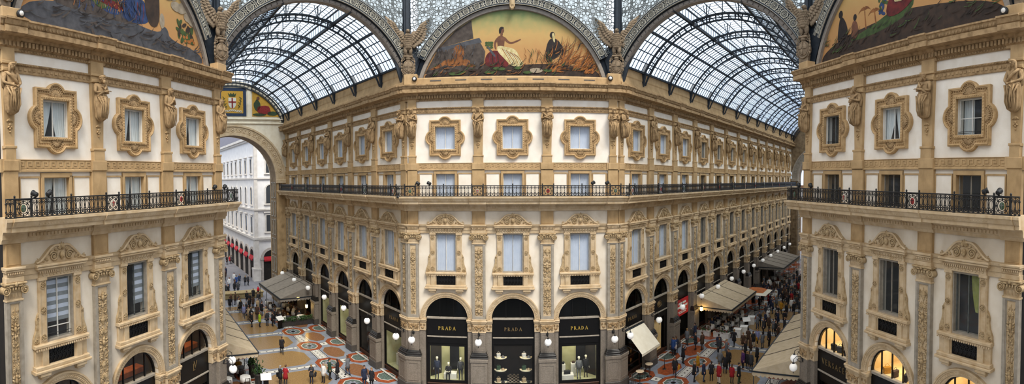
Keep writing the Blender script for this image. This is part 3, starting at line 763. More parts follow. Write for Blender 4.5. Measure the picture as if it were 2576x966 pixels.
# ------------------------------------------------------------------ lettering built from strokes
def letters(txt, h, serif=True):
    """upper-case letters as a mesh in the xz plane, centred on x, base at z=0"""
    tk, tn = .17, .08   # thick and thin strokes, in letter heights
    G = {'P': (.62, [('v',.1,0,1,tk),('arc',.1,.73,.42,.27,-PI/2,PI/2,tk)]),
         'R': (.7, [('v',.1,0,1,tk),('arc',.1,.75,.4,.25,-PI/2,PI/2,tn*1.3),('l',.28,.5,.64,0,tk)]),
         'A': (.76, [('l',.06,0,.38,1,tn),('l',.38,1,.7,0,tk),('l',.18,.32,.58,.32,tn)]),
         'D': (.74, [('v',.1,0,1,tk),('arc',.1,.5,.52,.5,-PI/2,PI/2,tn*1.5)]),
         'V': (.74, [('l',.06,1,.37,0,tk),('l',.37,0,.68,1,tn)]),
         'E': (.6, [('v',.12,0,1,tk),('l',.12,.96,.52,.96,tn),('l',.12,.5,.44,.5,tn),('l',.12,.04,.54,.04,tn)]),
         'S': (.58, [('arc',.29,.74,.2,.24,.3,PI*1.5,tn*1.5),('arc',.29,.26,.21,.25,-PI*.85,PI/2,tn*1.5)]),
         'C': (.72, [('arc',.4,.5,.32,.48,.7,2*PI-.7,tn*1.6)]),
         'L': (.56, [('v',.1,0,1,tk),('l',.1,.04,.5,.04,tn)])}
    mb = MB(); x = 0
    for ch in txt:
        w, st = G[ch]
        for s_ in st:
            if s_[0] == 'v': s_ = ('l', s_[1], s_[2], s_[1], s_[3], s_[4])
            if s_[0] == 'l':
                _, xa, za, xb, zb, t = s_; d = V((xb-xa,0,zb-za)).normalized(); n = V((-d.z,0,d.x))*t/2
                q = [(xa+n.x,za+n.z),(xa-n.x,za-n.z),(xb-n.x,zb-n.z),(xb+n.x,zb+n.z)]
                mb.prism([((x+a)*h, b*h) for a, b in q], -.02, 0)
                if serif and abs(zb-za) > .6:
                    for px, pz in ((xa,za),(xb,zb)):
                        if not (ch in 'AV' and px in (.38,.37)): mb.prism([((x+px-.13)*h,(pz-.025)*h),((x+px+.13)*h,(pz-.025)*h),((x+px+.13)*h,(pz+.025)*h),((x+px-.13)*h,(pz+.025)*h)], -.02, 0)
            else:
                _, cx, cz, rx, rz, a0, a1, t = s_
                o = [((x+cx+(rx+t*.3)*cos(a0+(a1-a0)*i/10))*h, (cz+(rz+t*.1)*sin(a0+(a1-a0)*i/10))*h) for i in range(11)]
                n_ = [((x+cx+(rx-t*.7)*cos(a0+(a1-a0)*i/10))*h, (cz+(rz-t*.5)*sin(a0+(a1-a0)*i/10))*h) for i in range(11)]
                mb.strip(o, n_, -.02, 0)
        if txt == 'LV': x += .2; mb.v = [(a, b, c + (h*.28 if k >= nv else 0)) for k, (a, b, c) in enumerate(mb.v)] if ch == 'V' else mb.v
        else: x += w + .34
        nv = len(mb.v)
    W = (x-.34)*h; mb.v = [(a-W/2,b,c) for a,b,c in mb.v]
    return mb
# ------------------------------------------------------------------ shopfront kit
AR, AZ = 1.65, 5.56
def make_archivolt():
    b = MB(); n = 24
    for r0, r1, d in ((1.65,1.76,.06),(1.76,1.9,.1),(1.9,1.98,.13),(1.98,2.06,.17)):
        b.strip(arc(0,AZ,r1,0,PI,n), arc(0,AZ,r0,0,PI,n), -d, .5)
    for i in range(46):
        t = PI*(i+.5)/46; b.ell((1.83*cos(t),-.1,AZ+1.83*sin(t)), (.04,.035,.04), 5, 3)
    return b.mesh('archivolt', BUFF)
def make_impost(s):
    b = MB(); x0, x1 = (1.62,2.1) if s > 0 else (-2.1,-1.62)
    b.cham(x0,x1,-.08,.55,4.6,5.3,.02); b.cham(x0-.04,x1+.04,-.16,.55,5.28,5.4,.03); b.cham(x0-.07,x1+.04,-.2,.55,5.4,5.52,.03); b.cham(x0,x1,-.1,.55,5.5,5.6,.02)
    xm = (x0+x1)/2
    for q in (-1,1): volute(b, xm+q*.11, -.1, 5.05, .1, q, 1.4, .24, 1, -PI*.3, 10); leaf(b, xm, -.1, 4.72, .26, .1, PI/2-q*.5, .04, 1)
    return b.mesh('impost', [BUFF, OCHRED])
def shop_kit(fan='dark', text=None, lower='glass', letter=None, bars=2):
    k = [('archivolt', ARCHIV), ('impost', IMPO[0]), ('impost', IMPO[1])]
    f = MB(); y = .3
    f.strip(arc(0,AZ,AR+.02,0,PI,20), arc(0,AZ,AR-.1,0,PI,20), y-.05, y+.1)
    for s in (-1,1): f.box(min(s*AR,s*(AR-.12)), max(s*AR,s*(AR-.12)), y-.05, y+.1, 0, AZ)
    for i in range(bars):
        x = -AR + 2*AR*(i+1)/(bars+1); f.box(x-.03, x+.03, y-.03, y+.06, 5.4, AZ+sqrt(AR**2-x*x)-.05)
    f.box(-AR+.1,AR-.1,y-.02,y+.1,3.5,4.1)
    k.append(('shop_frame', f.mesh('shop_frame', FASCIA)))
    g = MB(); pl = arc(0,AZ,AR-.08,0,PI,20); g.add([(x,y+.02,z) for x,z in [(AR-.08,5.5)]+pl+[(-AR+.08,5.5)]], [tuple(range(23))])
    k.append(('fanlight_pane', g.mesh('fanlight_pane', SHOPGLASS if fan != 'dark' else DARKGLASS, False)))
    for za, zb_ in ((5.46,5.62),(4.02,4.12)): t = MB(); t.cham(-AR+.08,AR-.08,y-.12,y+.1,za,zb_,.02); k.append(('transom', t.mesh('transom', GREYST)))
    fa = MB(); fa.box(-AR+.1,AR-.1,y-.04,y+.1,4.1,5.48)
    kids = []
    if text:
        L = letters(text, {'VERSACE':.34,'LV':.42}.get(text,.27)); q = MB(); q.merge(L, Matrix.Translation((0,y-.05,4.6)))
        kids.append(('lettering', q.mesh('lettering', letter or GOLD)))
    k.append(('fascia', fa.mesh('fascia', FASCIA), None, kids))
    d = MB(); d.box(-AR+.1,AR-.1,y-.03,y+.3,0,.35 if lower != 'display' else .4); d.cham(-AR+.08,AR-.08,y-.1,y+.1,.3 if lower != 'display' else .33,.4 if lower != 'display' else .43,.02)
    k.append(('shop_base', d.mesh('shop_base', WOOD)))
    zb = .4 if lower != 'display' else .43
    if lower == 'door':
        
        for xa in (-AR+.1, AR-.5): p = MB(); p.box(xa,xa+.4,y,y+.08,zb,3.7); k.append(('door_post', p.mesh('door_post', FASCIA)))
        p = MB(); p.box(-.9,.9,y+.25,y+.3,.4,3.6); rect_frame(p, -.9, .9, .4, 3.6, y+.2, .05, .08, 0, (0,)); k.append(('curtained_door', p.mesh('curtained_door', CREAMWALL)))
    else:
        p = MB(); rect_frame(p, -AR+.1, AR-.1, zb, 3.52, y-.02, .1, .09 if lower != 'display' else .2); k.append(('display_frame', p.mesh('display_frame', FASCIA)))
        k.append(('display_pane', pane_mesh(-AR+.2, AR-.2, zb+.05, 3.45, y+.03, SHOPGLASS if lower in ('display','entrance','lit') else DARKGLASS)))
    # room behind
    zr = {'display': (.42,1.9), 'lit': (.4,1.9), 'entrance': (.0,3.2)}.get(lower)
    if zr:
        z0, dp = zr; r = MB(); x1 = AR-.14; w = 0
        r.add([(-x1,y+.06,z0),(x1,y+.06,z0),(x1,y+dp,z0),(-x1,y+dp,z0),(-x1,y+.06,3.75),(x1,y+.06,3.75),(x1,y+dp,3.75),(-x1,y+dp,3.75)],
              [(0,1,2,3),(7,6,5,4),(3,2,6,7),(0,3,7,4),(1,5,6,2)], 0, False)
        if lower == 'display':
            xx = .5 if text != 'x' else -.5
            r.box(-.02,.72,y+dp-.12,y+dp-.02,.8,3.1,1)
        if lower == 'entrance':
            for i in range(6):
                for j in range(10): r.box(-.48+i*.16,-.32+i*.16, y+.15+j*.28, y+.43+j*.28, .02, .03, 1 if (i+j) % 2 else 2)
        k.append(('display_room', r.mesh('display_room', [GREENWALL if lower != 'entrance' else DARKIN, FASCIA, GREYST], False)))
    # fanlight room
    if fan != 'dark':
        r = MB(); x1 = AR+.2; z0, z1, dp = 5.5, 7.35, 2.6
        r.add([(-x1,y+.12,z0),(x1,y+.12,z0),(x1,y+dp,z0),(-x1,y+dp,z0),(-x1,y+.12,z1),(x1,y+.12,z1),(x1,y+dp,z1),(-x1,y+dp,z1)],
              [(0,1,2,3),(7,6,5,4),(3,2,6,7),(0,3,7,4),(1,5,6,2)], 0, False)
        k.append(('upper_room', r.mesh('upper_room', [WARMIN if fan == 'warm' else CREAMWALL], False)))
    return k
# ------------------------------------------------------------------ balcony railing
RN = 1.12
def make_rail_panel(L):
    b = MB(); n = max(2, round(L/.265)); st = L/n
    for i in range(n+1):
        x = -L/2 + st*i
        b.tube([(x,-RN,15.08),(x,-RN,15.8)], .02, 5, smooth=False); b.ell((x,-RN,15.3), (.055,.03,.06), 6, 4); b.ell((x,-RN,15.64), (.055,.03,.05), 6, 4)
        b.box(x-.05,x+.05,-RN-.015,-RN+.015,15.05,15.12)
    for i in range(n):
        x = -L/2 + st*(i+.5)
        b.tube([(x,-RN,15.22),(x,-RN,15.66)], .011, 4, smooth=False)
        b.tube([(x+.095*cos(t),-RN,15.45+.2*sin(t)) for t in [2*PI*j/10 for j in range(10)]], .014, 4, True)
        for s_ in (-1,1):
            b.tube([(x+s_*.066+.05*cos(t),-RN,15.16+.055*sin(t)) for t in [2*PI*j/7 for j in range(7)]], .02, 4, True)
            b.tube([(x+s_*.066+.045*cos(t),-RN,15.73+.05*sin(t)) for t in [2*PI*j/7 for j in range(7)]], .015, 4, True)
        b.ell((x,-RN,15.16), (.03,.02,.05), 5, 3)
    for z in (15.23,15.67): b.box(-L/2,L/2,-RN-.015,-RN+.015,z-.014,z+.014)
    return b.mesh('baluster_panel', IRON)
arcs4 = [PI/4+PI/2*j for j in range(4)]
def make_medallion(col):
    b = MB(); c = (0,-RN,15.43)
    rect_frame(b, -.38, .38, 15.07, 15.8, -RN-.02, .04, .035)
    for r in (.3,.22): b.tube([(r*cos(t),-RN-.02,15.43+r*sin(t)) for t in [2*PI*j/16 for j in range(16)]], .02, 4, True)
    for i in range(8):
        a = 2*PI*i/8; leaf(b, .22*cos(a), -RN, 15.43+.22*sin(a), .12, .08, a, .02)
    for sx in (-1,1):
        for sz in (-1,1): volute(b, sx*.29, -RN, 15.43+sz*.28, .08, sx, 1.3, .2, None, PI/2*sz, 10)
    s = MB(); s.ell((0,-RN-.02,15.43), (.13,.04,.17), 10, 6, 0)
    s.box(-.015,.015,-RN-.07,-RN-.02,15.3,15.56,1); s.box(-.1,.1,-RN-.07,-RN-.02,15.45,15.48,1)
    return [('medallion', b.mesh('medallion', IRON), None, [('shield', s.mesh('shield', col))])]
def make_post():
    b = MB(); b.cham(-.035,.035,-RN-.04,-RN+.035,15.0,15.88,.01); b.ell((0,-RN,15.93), (.05,.05,.06), 7, 5); b.cham(-.055,.055,-RN-.06,-RN+.055,15.0,15.08,.01)
    return b.mesh('post', IRON)

# ------------------------------------------------------------------ build the five facades
OV_SUR = make_oval_surround(); MID = make_mid_parts(); ARCHIV = make_archivolt(); IMPO = (make_impost(1), make_impost(-1))
PIL = [make_pilaster(s) for s in (0,1,2)]; PILC = [make_pilaster(s, .42) for s in (3,)]; UP = make_upper_pilaster(); UPC = make_upper_pilaster(.33)
CARY = [make_caryatid(0), make_caryatid(1), make_caryatid(2), make_caryatid(0, True), make_caryatid(1, True)]
POST = make_post(); MEDK = [make_medallion([mat('shield_red','#8e2a2a'), IRON]), make_medallion([mat('shield_green','#39503c'), IRONG]), make_medallion([mat('shield_pale','#8f897c'), mat('shield_red','#8e2a2a')])]
PANELC = {}
def rail_panel(L):
    q = round(L,2)
    if q not in PANELC: PANELC[q] = make_rail_panel(q)
    return PANELC[q]
CCH = .38
FACES = {
 'C': dict(u0=-A_, u1=A_, corners=[-7.68, 7.68], mids=[-2.6, 2.6], bays=[-5.13, 0, 5.13], where='central facade', side='center', top=23.6, m0=TANQ, m1=TANQ),
 'L': dict(u0=-A_, u1=A_, corners=[-7.68, 7.68], mids=[-2.6, 2.6], bays=[-5.13, 0, 5.13], where='left facade', side='left', top=23.6, m0=TANQ, m1=TANQ),
 'R': dict(u0=-A_, u1=A_, corners=[-7.68, 7.68], mids=[-2.6, 2.6], bays=[-5.13, 0, 5.13], where='right facade', side='right', top=23.6, m0=TANQ, m1=TANQ),
 'LA': dict(u0=-LEN_L, u1=0, corners=[-CCH], mids=[-(E_+B2*n) for n in range(5)]+[-29.05], where='left arcade wall', side='left_arcade', top=25.05, m0=0, m1=TANQ),
 'RA': dict(u0=0, u1=LEN_R, corners=[CCH], mids=[E_+B2*n for n in range(12)], where='right arcade wall', side='right_arcade', top=25.05, m0=TANQ, m1=0),
}
FACES['LA']['bays'] = [-2.8] + [-(E_+B2*(n+.5)) for n in range(4)] + [-26.65]
FACES['RA']['bays'] = [2.8] + [E_+B2*(n+.5) for n in range(11)] + [60.1]
ORD = ['first','second','third','fourth','fifth','sixth','seventh','eighth','ninth','tenth','eleventh','twelfth','thirteenth','fourteenth']
def bayname(fc, i):
    if fc in 'CLR': return ('left','middle','right')[i] + ' bay of the ' + FACES[fc]['where']
    return ORD[i] + ' bay from the corner on the ' + FACES[fc]['where']
def pilname(fc, i):
    """i: index among pilasters ordered corners then mids"""
    F = FACES[fc]
    if fc in 'CLR': return ('at the left corner of the ', 'at the right corner of the ', 'left of the middle bay on the ', 'right of the middle bay on the ')[i] + F['where']
    return ('at the octagon corner of the ' if i == 0 else ORD[i-1] + ' past the corner on the ') + F['where']
def wall_mesh(fc):
    F = FACES[fc]; b = MB(); u0, u1 = F['u0'], F['u1']
    def q(x0, x1, z0, z1, m): 
        if x1-x0 > 1e-4 and z1-z0 > 1e-4: b.add([(x0,0,z0),(x1,0,z0),(x1,0,z1),(x0,0,z1)], [(0,1,2,3)], m, False)
    def band(z0, z1, m, hw=None):
        x = u0
        if hw:
            for c in sorted(F['bays']):
                q(x, c-hw, z0, z1, m); x = c+hw
                D = .5
                b.add([(c-hw,0,z0),(c-hw,0,z1),(c-hw,D,z1),(c-hw,D,z0)], [(0,1,2,3)], m, False); b.add([(c+hw,0,z0),(c+hw,0,z1),(c+hw,D,z1),(c+hw,D,z0)], [(3,2,1,0)], m, False)
        q(x, u1, z0, z1, m)
    def lid(z, hw, m):
        for c in F['bays']: b.add([(c-hw,0,z),(c+hw,0,z),(c+hw,.5,z),(c-hw,.5,z)], [(0,1,2,3)], m, False)
    band(0, 4.6, 2, AR); band(4.6, AZ, 1, AR)
    n = 16; x = u0; zt = AZ+AR
    for c in sorted(F['bays']):
        q(x, c-AR, AZ, zt, 1); x = c+AR
        P = arc(c, AZ, AR, PI, 0, n)
        for i in range(n):
            (xa,za),(xb,zb) = P[i], P[i+1]
            b.add([(xa,0,za),(xb,0,zb),(xb,0,zt),(xa,0,zt)], [(0,1,2,3)], 1, False); b.add([(xa,0,za),(xb,0,zb),(xb,.5,zb),(xa,.5,za)], [(3,2,1,0)], 1, False)
    q(x, u1, AZ, zt, 1)
    band(zt, 9.17, 1); band(9.17, 12.13, 1, .78); lid(9.17,.78,1); lid(12.13,.78,1)
    band(12.13, 15.0, 1); band(15.0, 16.75, 3, .74); lid(16.75,.74,3)
    band(16.75, 18.58, 0); band(18.58, 20.33, 0, .78); lid(18.58,.78,0); lid(20.33,.78,0)
    band(20.33, 22.5, 0); band(22.5, F['top'], 3)
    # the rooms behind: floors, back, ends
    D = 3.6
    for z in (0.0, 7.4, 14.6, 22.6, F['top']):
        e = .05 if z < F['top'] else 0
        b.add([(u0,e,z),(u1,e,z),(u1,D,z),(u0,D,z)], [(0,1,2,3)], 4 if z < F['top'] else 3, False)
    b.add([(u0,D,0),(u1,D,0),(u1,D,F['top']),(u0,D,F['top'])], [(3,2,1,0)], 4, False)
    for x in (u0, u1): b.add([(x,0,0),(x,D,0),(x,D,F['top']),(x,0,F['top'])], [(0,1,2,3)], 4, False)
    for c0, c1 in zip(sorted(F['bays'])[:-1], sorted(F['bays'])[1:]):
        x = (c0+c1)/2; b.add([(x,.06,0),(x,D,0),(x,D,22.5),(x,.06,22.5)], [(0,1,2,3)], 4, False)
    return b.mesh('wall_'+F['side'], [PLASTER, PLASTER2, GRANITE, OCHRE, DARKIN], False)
def dents(b, u0, u1, n0, n1, z0, z1, st, m=None):
    k = max(1, int((u1-u0)/st))
    for i in range(k):
        x = u0 + (u1-u0)*(i+.5)/k; b.box(x-st*.3, x+st*.3, -n1, -n0, z0, z1, m)
def eggs(b, u0, u1, n, z, st, rz, m=None):
    k = max(1, int((u1-u0)/st))
    for i in range(k):
        x = u0 + (u1-u0)*(i+.5)/k; b.ell((x,-n,z), (st*.38,.05,rz), 5, 3, m)
def build_trims(fc):
    F = FACES[fc]; u0, u1, m0, m1 = F['u0'], F['u1'], F['m0'], F['m1']; M = fm(fc); W = F['where']
    br = F['mids'] + F['corners']
    def st(name, b, mats, lab, cat): solo(name, b.mesh(name, mats), lab + ' of the ' + W, cat, M, None, 'structure')
    def extent(n): return u0 - m0*n, u1 + m1*n
    b = MB()   # roof cornice
    cp = [(0,22.3),(.1,22.3),(.12,22.42),(.2,22.46),(.2,22.66),(.34,22.72),(.38,22.84),(.88,22.85),(.88,23.08),(.8,23.1),(.86,23.14),(.96,23.32),(1.02,23.33),(1.02,23.41),(0,23.45)]
    cornice_run(b, cp, u0, u1, m0, m1, br, .55, .1)
    a, c = extent(.25); dents(b, a, c, .18, .36, 22.46, 22.68, .2); a, c = extent(.9); eggs(b, a, c, .9, 23.22, .2, .1); a, c = extent(.12); eggs(b, a, c, .13, 22.36, .16, .05)
    st('cornice', b, OCHRED, 'heavy ochre roof cornice with dentils', 'cornice')
    b = MB()   # attic above it
    if fc in 'CLR':
        zt = 24.02 if fc == 'C' else 23.66
        b.sweep([(0,23.4),(.42,23.4),(.42,zt-.1),(.38,zt),(0,zt+.02)], u0, u1, m0, m1)
        if fc == 'C':
            for i in range(-3,4): b.box(i*1.93-.42, i*1.93+.42, -.435, -.4, 23.72, 23.8, 1)
    else:
        b.sweep([(0,23.4),(.5,23.4),(.48,23.75),(.4,23.8),(.3,24.3),(.34,24.4),(.3,25.0),(0,25.08)], u0, u1, m0, m1)
    if fc in 'CLR':
        for cx in F['corners']: b.cham(cx-.5,cx+.5,-.62,0,23.4,24.3 if fc == 'C' else 24.0,.03)
    st('attic', b, [OCHRE, GRANITED], 'plain ochre attic ledge above the roof cornice', 'ledge')
    b = MB()   # string course behind the heads
    b.sweep([(0,21.36),(.08,21.36),(.1,21.44),(.1,21.66),(.16,21.7),(.18,21.78),(0,21.8)], u0, u1, m0, m1)
    a, c = extent(.12); eggs(b, a, c, .17, 21.73, .17, .045); dents(b, a, c, .1, .13, 21.48, 21.6, .24)
    st('string_course', b, OCHRED, 'narrow carved string course at head height of the stone figures', 'moulding')
    b = MB()   # greek key band
    b.sweep([(0,17.0),(.16,17.0),(.16,17.08),(.1,17.12),(.1,17.5),(.14,17.54),(0,17.56)], u0, u1, m0, m1)
    for x in br: b.box(x-.5,x+.5,-.2,0,16.98,17.56)
    a, c = extent(.1); n = int((c-a)/.42); s_ = (c-a)/n
    for i in range(n):
        x = a + s_*i
        for x0,x1,z0,z1 in ((0,.1,.04,.34),(.1,.36,.28,.34),(.3,.36,.12,.28),(.17,.3,.12,.18),(.1,.5,.0,.05)): b.box(x+x0*s_/.5, x+x1*s_/.5, -.125, -.1, 17.14+z0, 17.14+z1)
    st('greek_key_band', b, OCHRE, 'ochre band carved with a greek key', 'moulding')
    b = MB()   # balcony slab
    sp = [(0,13.9),(.16,13.9),(.2,14.05),(.28,14.1),(.3,14.3),(.36,14.42),(1.1,14.47),(1.1,14.63),(1.18,14.67),(1.28,14.86),(1.34,14.9),(1.34,15.02),(0,15.03)]
    cornice_run(b, sp, u0, u1, m0, m1, br, .62, .09)
    a, c = extent(1.0); eggs(b, a, c, 1.2, 14.76, .16, .05); a, c = extent(.3); dents(b, a, c, .18, .34, 14.14, 14.28, .2)
    st('balcony_slab', b, BUFF, 'projecting moulded balcony ledge', 'balcony')
    b = MB()   # entablature between the pilasters
    b.sweep([(0,12.18),(.1,12.18),(.1,12.4),(.14,12.42),(.14,12.64),(.22,12.72),(.26,12.84),(0,12.86)], u0, u1, m0, m1)
    st('entablature', b, BUFF, 'buff entablature band between pilaster capitals', 'moulding')
def build_rail(fc):
    F = FACES[fc]; M = fm(fc); W = F['where']; u0, u1, m0, m1 = F['u0'], F['u1'], F['m0'], F['m1']
    t = thing('balcony_railing', 'black ornate iron balcony railing along the ' + W, 'railing', M)
    a, c = u0 - m0*RN, u1 + m1*RN
    if fc == 'LA': a = u0 + .1
    if fc == 'RA': c = u1 - .1
    b = MB(); b.cham(a, c, -RN-.05, -RN+.04, 15.8, 15.86, .012); link('top_rail', b.mesh('top_rail', IRON), t)
    b = MB(); b.cham(a, c, -RN-.03, -RN+.025, 15.04, 15.08, .01); link('bottom_rail', b.mesh('bottom_rail', IRON), t)
    sp = sorted(F['mids'] + F['corners']); 
    for i, x in enumerate(sp):
        inst(MEDK[(i + len(fc)) % 3], t, T(x)); k0 = x
        for s in (-.42,.42): link('post', POST, t, T(x+s))
    marks = [a] + sum([[x-.42, x+.42] for x in sp], []) + [c]
    for i in range(0, len(marks), 2):
        L = marks[i+1]-marks[i]
        if L > .35: link('baluster_panel', rail_panel(L), t, T((marks[i]+marks[i+1])/2))
    for i in range(len(F['bays'])):
        x = F['bays'][i]; 
        if F['mids'] and fc in 'CLR': link('post', POST, t, T(x))
WSTY = {'C': ['blind']*3, 'L': ['parted','curtain','curtain'], 'R': ['low','parted','dark4'], 'LA': ['blind']*6, 'RA': ['blind']*3+['dark']*10}
MSTY = {'C': ['blind']*3, 'L': ['stripe','halfstripe','halfstripe'], 'R': ['dark','dark','green'], 'LA': ['blind']*6, 'RA': ['blind']*3+['dark']*10}
ZSTY = {'C': ['blind']*3, 'L': ['curtain']*3, 'R': ['dark']*3, 'LA': ['blind']*6, 'RA': ['blind']*3+['dark']*10}
SHOP = {'C': [dict(text='PRADA', lower='display'), dict(text='PRADA', lower='entrance', letter=DIMGOLD), dict(text='PRADA', lower='display')],
        'L': [dict(fan='warm', bars=3), dict(fan='warm', bars=3), dict(fan='warm', bars=3, text='LV', letter=DIMGOLD)],
        'R': [dict(fan='cream', bars=3, text='VERSACE', letter=DIMGOLD), dict(fan='cream', bars=3), dict(fan='cream', bars=3)],
        'LA': [dict(text='PRADA', lower='lit', letter=DIMGOLD), dict(lower='entrance'), dict(lower='lit'), dict(lower='lit'), {}, {}],
        'RA': [dict(text='PRADA', lower='glass', letter=DIMGOLD), dict(lower='door'), {}] + [{}]*10}
KC = {}
def cached(key, fn):
    if key not in KC: KC[key] = fn()
    return KC[key]
STYLEWORD = {'blind':'pale blinds', 'parted':'white curtains pulled apart', 'curtain':'white curtains', 'dark4':'dark panes and one white curtain', 'dark':'dark panes', 'low':'dark panes and low guard rail', 'stripe':'grey striped blinds half drawn', 'halfstripe':'one striped blind', 'green':'dark panes and a green curtain'}
for fc, F in FACES.items():
    M = fm(fc)
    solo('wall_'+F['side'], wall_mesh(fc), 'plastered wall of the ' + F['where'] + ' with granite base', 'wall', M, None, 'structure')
    build_trims(fc); build_rail(fc)
    arm = fc in ('LA','RA'); g = ' on the ' + F['where']
    for i, x in enumerate(F['bays']):
        bn = bayname(fc, i); Mx = M @ T(x)
        ws, ms, zs = WSTY[fc][i], MSTY[fc][i], ZSTY[fc][i]
        r = thing('quatrefoil_window', 'quatrefoil window with ' + STYLEWORD[ws] + ', ' + bn, 'window', Mx, 'quatrefoil windows'+g); inst(cached(('o',ws), lambda: oval_window_kit(ws)), r)
        half = (B2/2 if arm else 2.57) - .42
        r = thing('mezzanine_window', 'mezzanine window with ' + STYLEWORD[zs] + ', ' + bn, 'window', Mx, 'mezzanine windows'+g); inst(cached(('z',zs,half), lambda: mezz_kit(zs, half)), r)
        r = thing('pedimented_window', 'tall pedimented window with ' + STYLEWORD[ms] + ', ' + bn, 'window', Mx, 'pedimented windows'+g); inst(cached(('m',ms), lambda: mid_window_kit(ms)), r)
        sk = SHOP[fc][i]; key = ('s',) + tuple(sorted((a, getattr(b_,'name',b_)) for a, b_ in sk.items()))
        if fc == 'C' and i == 2: key += (2,)
        desc = ('black arched shopfront with gold lettering' if sk.get('text') else 'arched shopfront with warm lit fanlight' if sk.get('fan') else 'dark arched shopfront')
        r = thing('arched_shopfront', desc + ', ' + bn, 'shopfront', Mx, 'arched shopfronts'+g); inst(cached(key, lambda: shop_kit(**sk)), r)
    for j, x in enumerate(F['corners'] + F['mids']):
        cor = j < len(F['corners']); Mx = M @ T(x); pn = pilname(fc, j)
        r = thing('pilaster', 'giant carved pilaster with scroll capital ' + pn, 'pilaster', Mx, 'giant pilasters'+g); inst(PILC[0] if cor else PIL[j % 3], r)
        r = thing('upper_pilaster', 'ochre upper pilaster behind the stone figure ' + pn, 'pilaster', Mx, 'upper pilasters'+g); inst(UPC if cor else UP, r)
        ci = {'L': [3,0,1,2], 'R': [2,0,1,4], 'C': [2,1,0,4]}.get(fc, [1]*1 + [(3*q) % 5 for q in range(14)])[j]
        r = thing('caryatid', ('draped stone figure with folded arms ' if ci in (0,2,3) else 'bearded stone figure with crossed arms ') + pn, 'statue', Mx, 'stone figures'+g); inst(CARY[ci], r)
# ------------------------------------------------------------------ glass vaults of the two arms
VR, VZ = 7.75, 21.3
VA = math.asin((25.02-VZ)/VR)                 # where the glass starts above the wall
def vpt(a, r=VR): return (r*cos(a), VZ + r*sin(a))
def barrel(mb, y0, y1, r, n=20, a0=None, a1=None):
    a0 = VA if a0 is None else a0; a1 = PI-VA if a1 is None else a1
    vs = []; fs = []
    for i in range(n+1):
        x, z = vpt(a0+(a1-a0)*i/n, r); vs += [(x,y0,z),(x,y1,z)]
    for i in range(n): fs.append((2*i,2*i+1,2*i+3,2*i+2))
    mb.add(vs, fs, 0, True)
RIB0, RIBD = 2.8, B2
LA_W, LA_Z = 2.6, 1.5     # ridge lantern: half width, rise
def lantern_angle(): return math.acos(LA_W/VR)
def make_rib(full=False):
    """one trussed arch across the arm, in the xz plane"""
    b = MB(); n = 30; ro, ri = VR-.02, VR-.5
    for r, t in ((ro,.1),(ri,.08)):
        P = [vpt(-.12+VA+(PI+.24-2*VA)*i/n, r) for i in range(n+1)]
        b.tube([(x,0,z) for x,z in P], t, 4, smooth=False)
    for i in range(n+1):
        a = VA+(PI-2*VA)*i/n; (x0,z0),(x1,z1) = vpt(a,ro), vpt(a,ri); b.tube([(x0,0,z0),(x1,0,z1)], .06, 4, smooth=False)
        a2 = a+(PI-2*VA)/n*.5
    P0 = [vpt(VA-.12+.13*i/6, ro+.05) for i in range(7)]; P1 = [vpt(VA-.12+.13*i/6, ri-.08+.03*i) for i in range(7)]
    for s in (-1,1):        # tapered foot brackets against the wall
        q = [(7.1,25.1),(6.62,25.1),(6.75,24.5),(6.88,23.9),(6.98,23.8)]
        b.prism([(s*x,z) for x,z in (q if s > 0 else q[::-1])], -.12, .12)
        b.prism([(s*x,z) for x,z in ([(6.7,25.0),(6.3,25.7),(6.65,25.8),(7.05,25.1)] if s < 0 else [(7.05,25.1),(6.65,25.8),(6.3,25.7),(6.7,25.0)])], -.07, .07)
    return b.mesh('vault_rib', IRONB)
def make_bars(L):
    """thin glazing bars of the vault: along the arm and across it"""
    b = MB(); la = lantern_angle(); n = 7
    for s in (0,1):
        for i in range(n+1):
            a = VA+(la-VA)*i/n; a = PI-a if s else a
            x, z = vpt(a, VR); w = .08 if i in (0,n) else (.08 if i == 4 else .03); b.box(x-w, x+w, 0, L, z-w, z+w)
    k = int(L/.53)
    for j in range(k+1):
        y = L*j/k
        for s in (0,1):
            P = [vpt((PI-(VA+(la-VA)*i/8)) if s else VA+(la-VA)*i/8, VR+.01) for i in range(9)]
            b.tube([(x,y,z) for x,z in P], .034, 3, smooth=False)
    # lantern: upright sides and a low curved cover
    zt = vpt(la)[1]; 
    for s in (-1,1):
        b.box(s*LA_W-.1, s*LA_W+.1, 0, L, zt-.12, zt+.1); b.box(s*LA_W-.05, s*LA_W+.05, 0, L, zt+.75, zt+.85)
    for j in range(k+1):
        y = L*j/k
        for s in (-1,1): b.box(s*LA_W-.015, s*LA_W+.015, y-.015, y+.015, zt, zt+.8)
        P = [(LA_W*cos(t), y, zt+.8+.75*sin(t)) for t in [PI*i/10 for i in range(11)]]; b.tube(P, .018, 3, smooth=False)
    for i in range(1,10):
        t = PI*i/10; x, z = LA_W*cos(t), zt+.8+.75*sin(t); w = .025 if i != 5 else .05; b.box(x-w,x+w,0,L,z-w,z+w)
    return b.mesh('glazing_bars', IRONB)
def make_glass(L):
    b = MB(); la = lantern_angle(); barrel(b, 0, L, VR+.03, 12, VA, la); barrel(b, 0, L, VR+.03, 12, PI-la, PI-VA)
    zt = vpt(la)[1]
    for s in (-1,1): b.add([(s*LA_W,0,zt),(s*LA_W,L,zt),(s*LA_W,L,zt+.8),(s*LA_W,0,zt+.8)], [(0,1,2,3)], 0, False)
    P = [(LA_W*cos(t), zt+.82+.75*sin(t)) for t in [PI*i/10 for i in range(11)]]
    vs = []; 
    for x, z in P: vs += [(x,0,z),(x,L,z)]
    b.add(vs, [(2*i,2*i+1,2*i+3,2*i+2) for i in range(10)], 0, True)
    return b.mesh('vault_glass', ROOFGLASS, False)
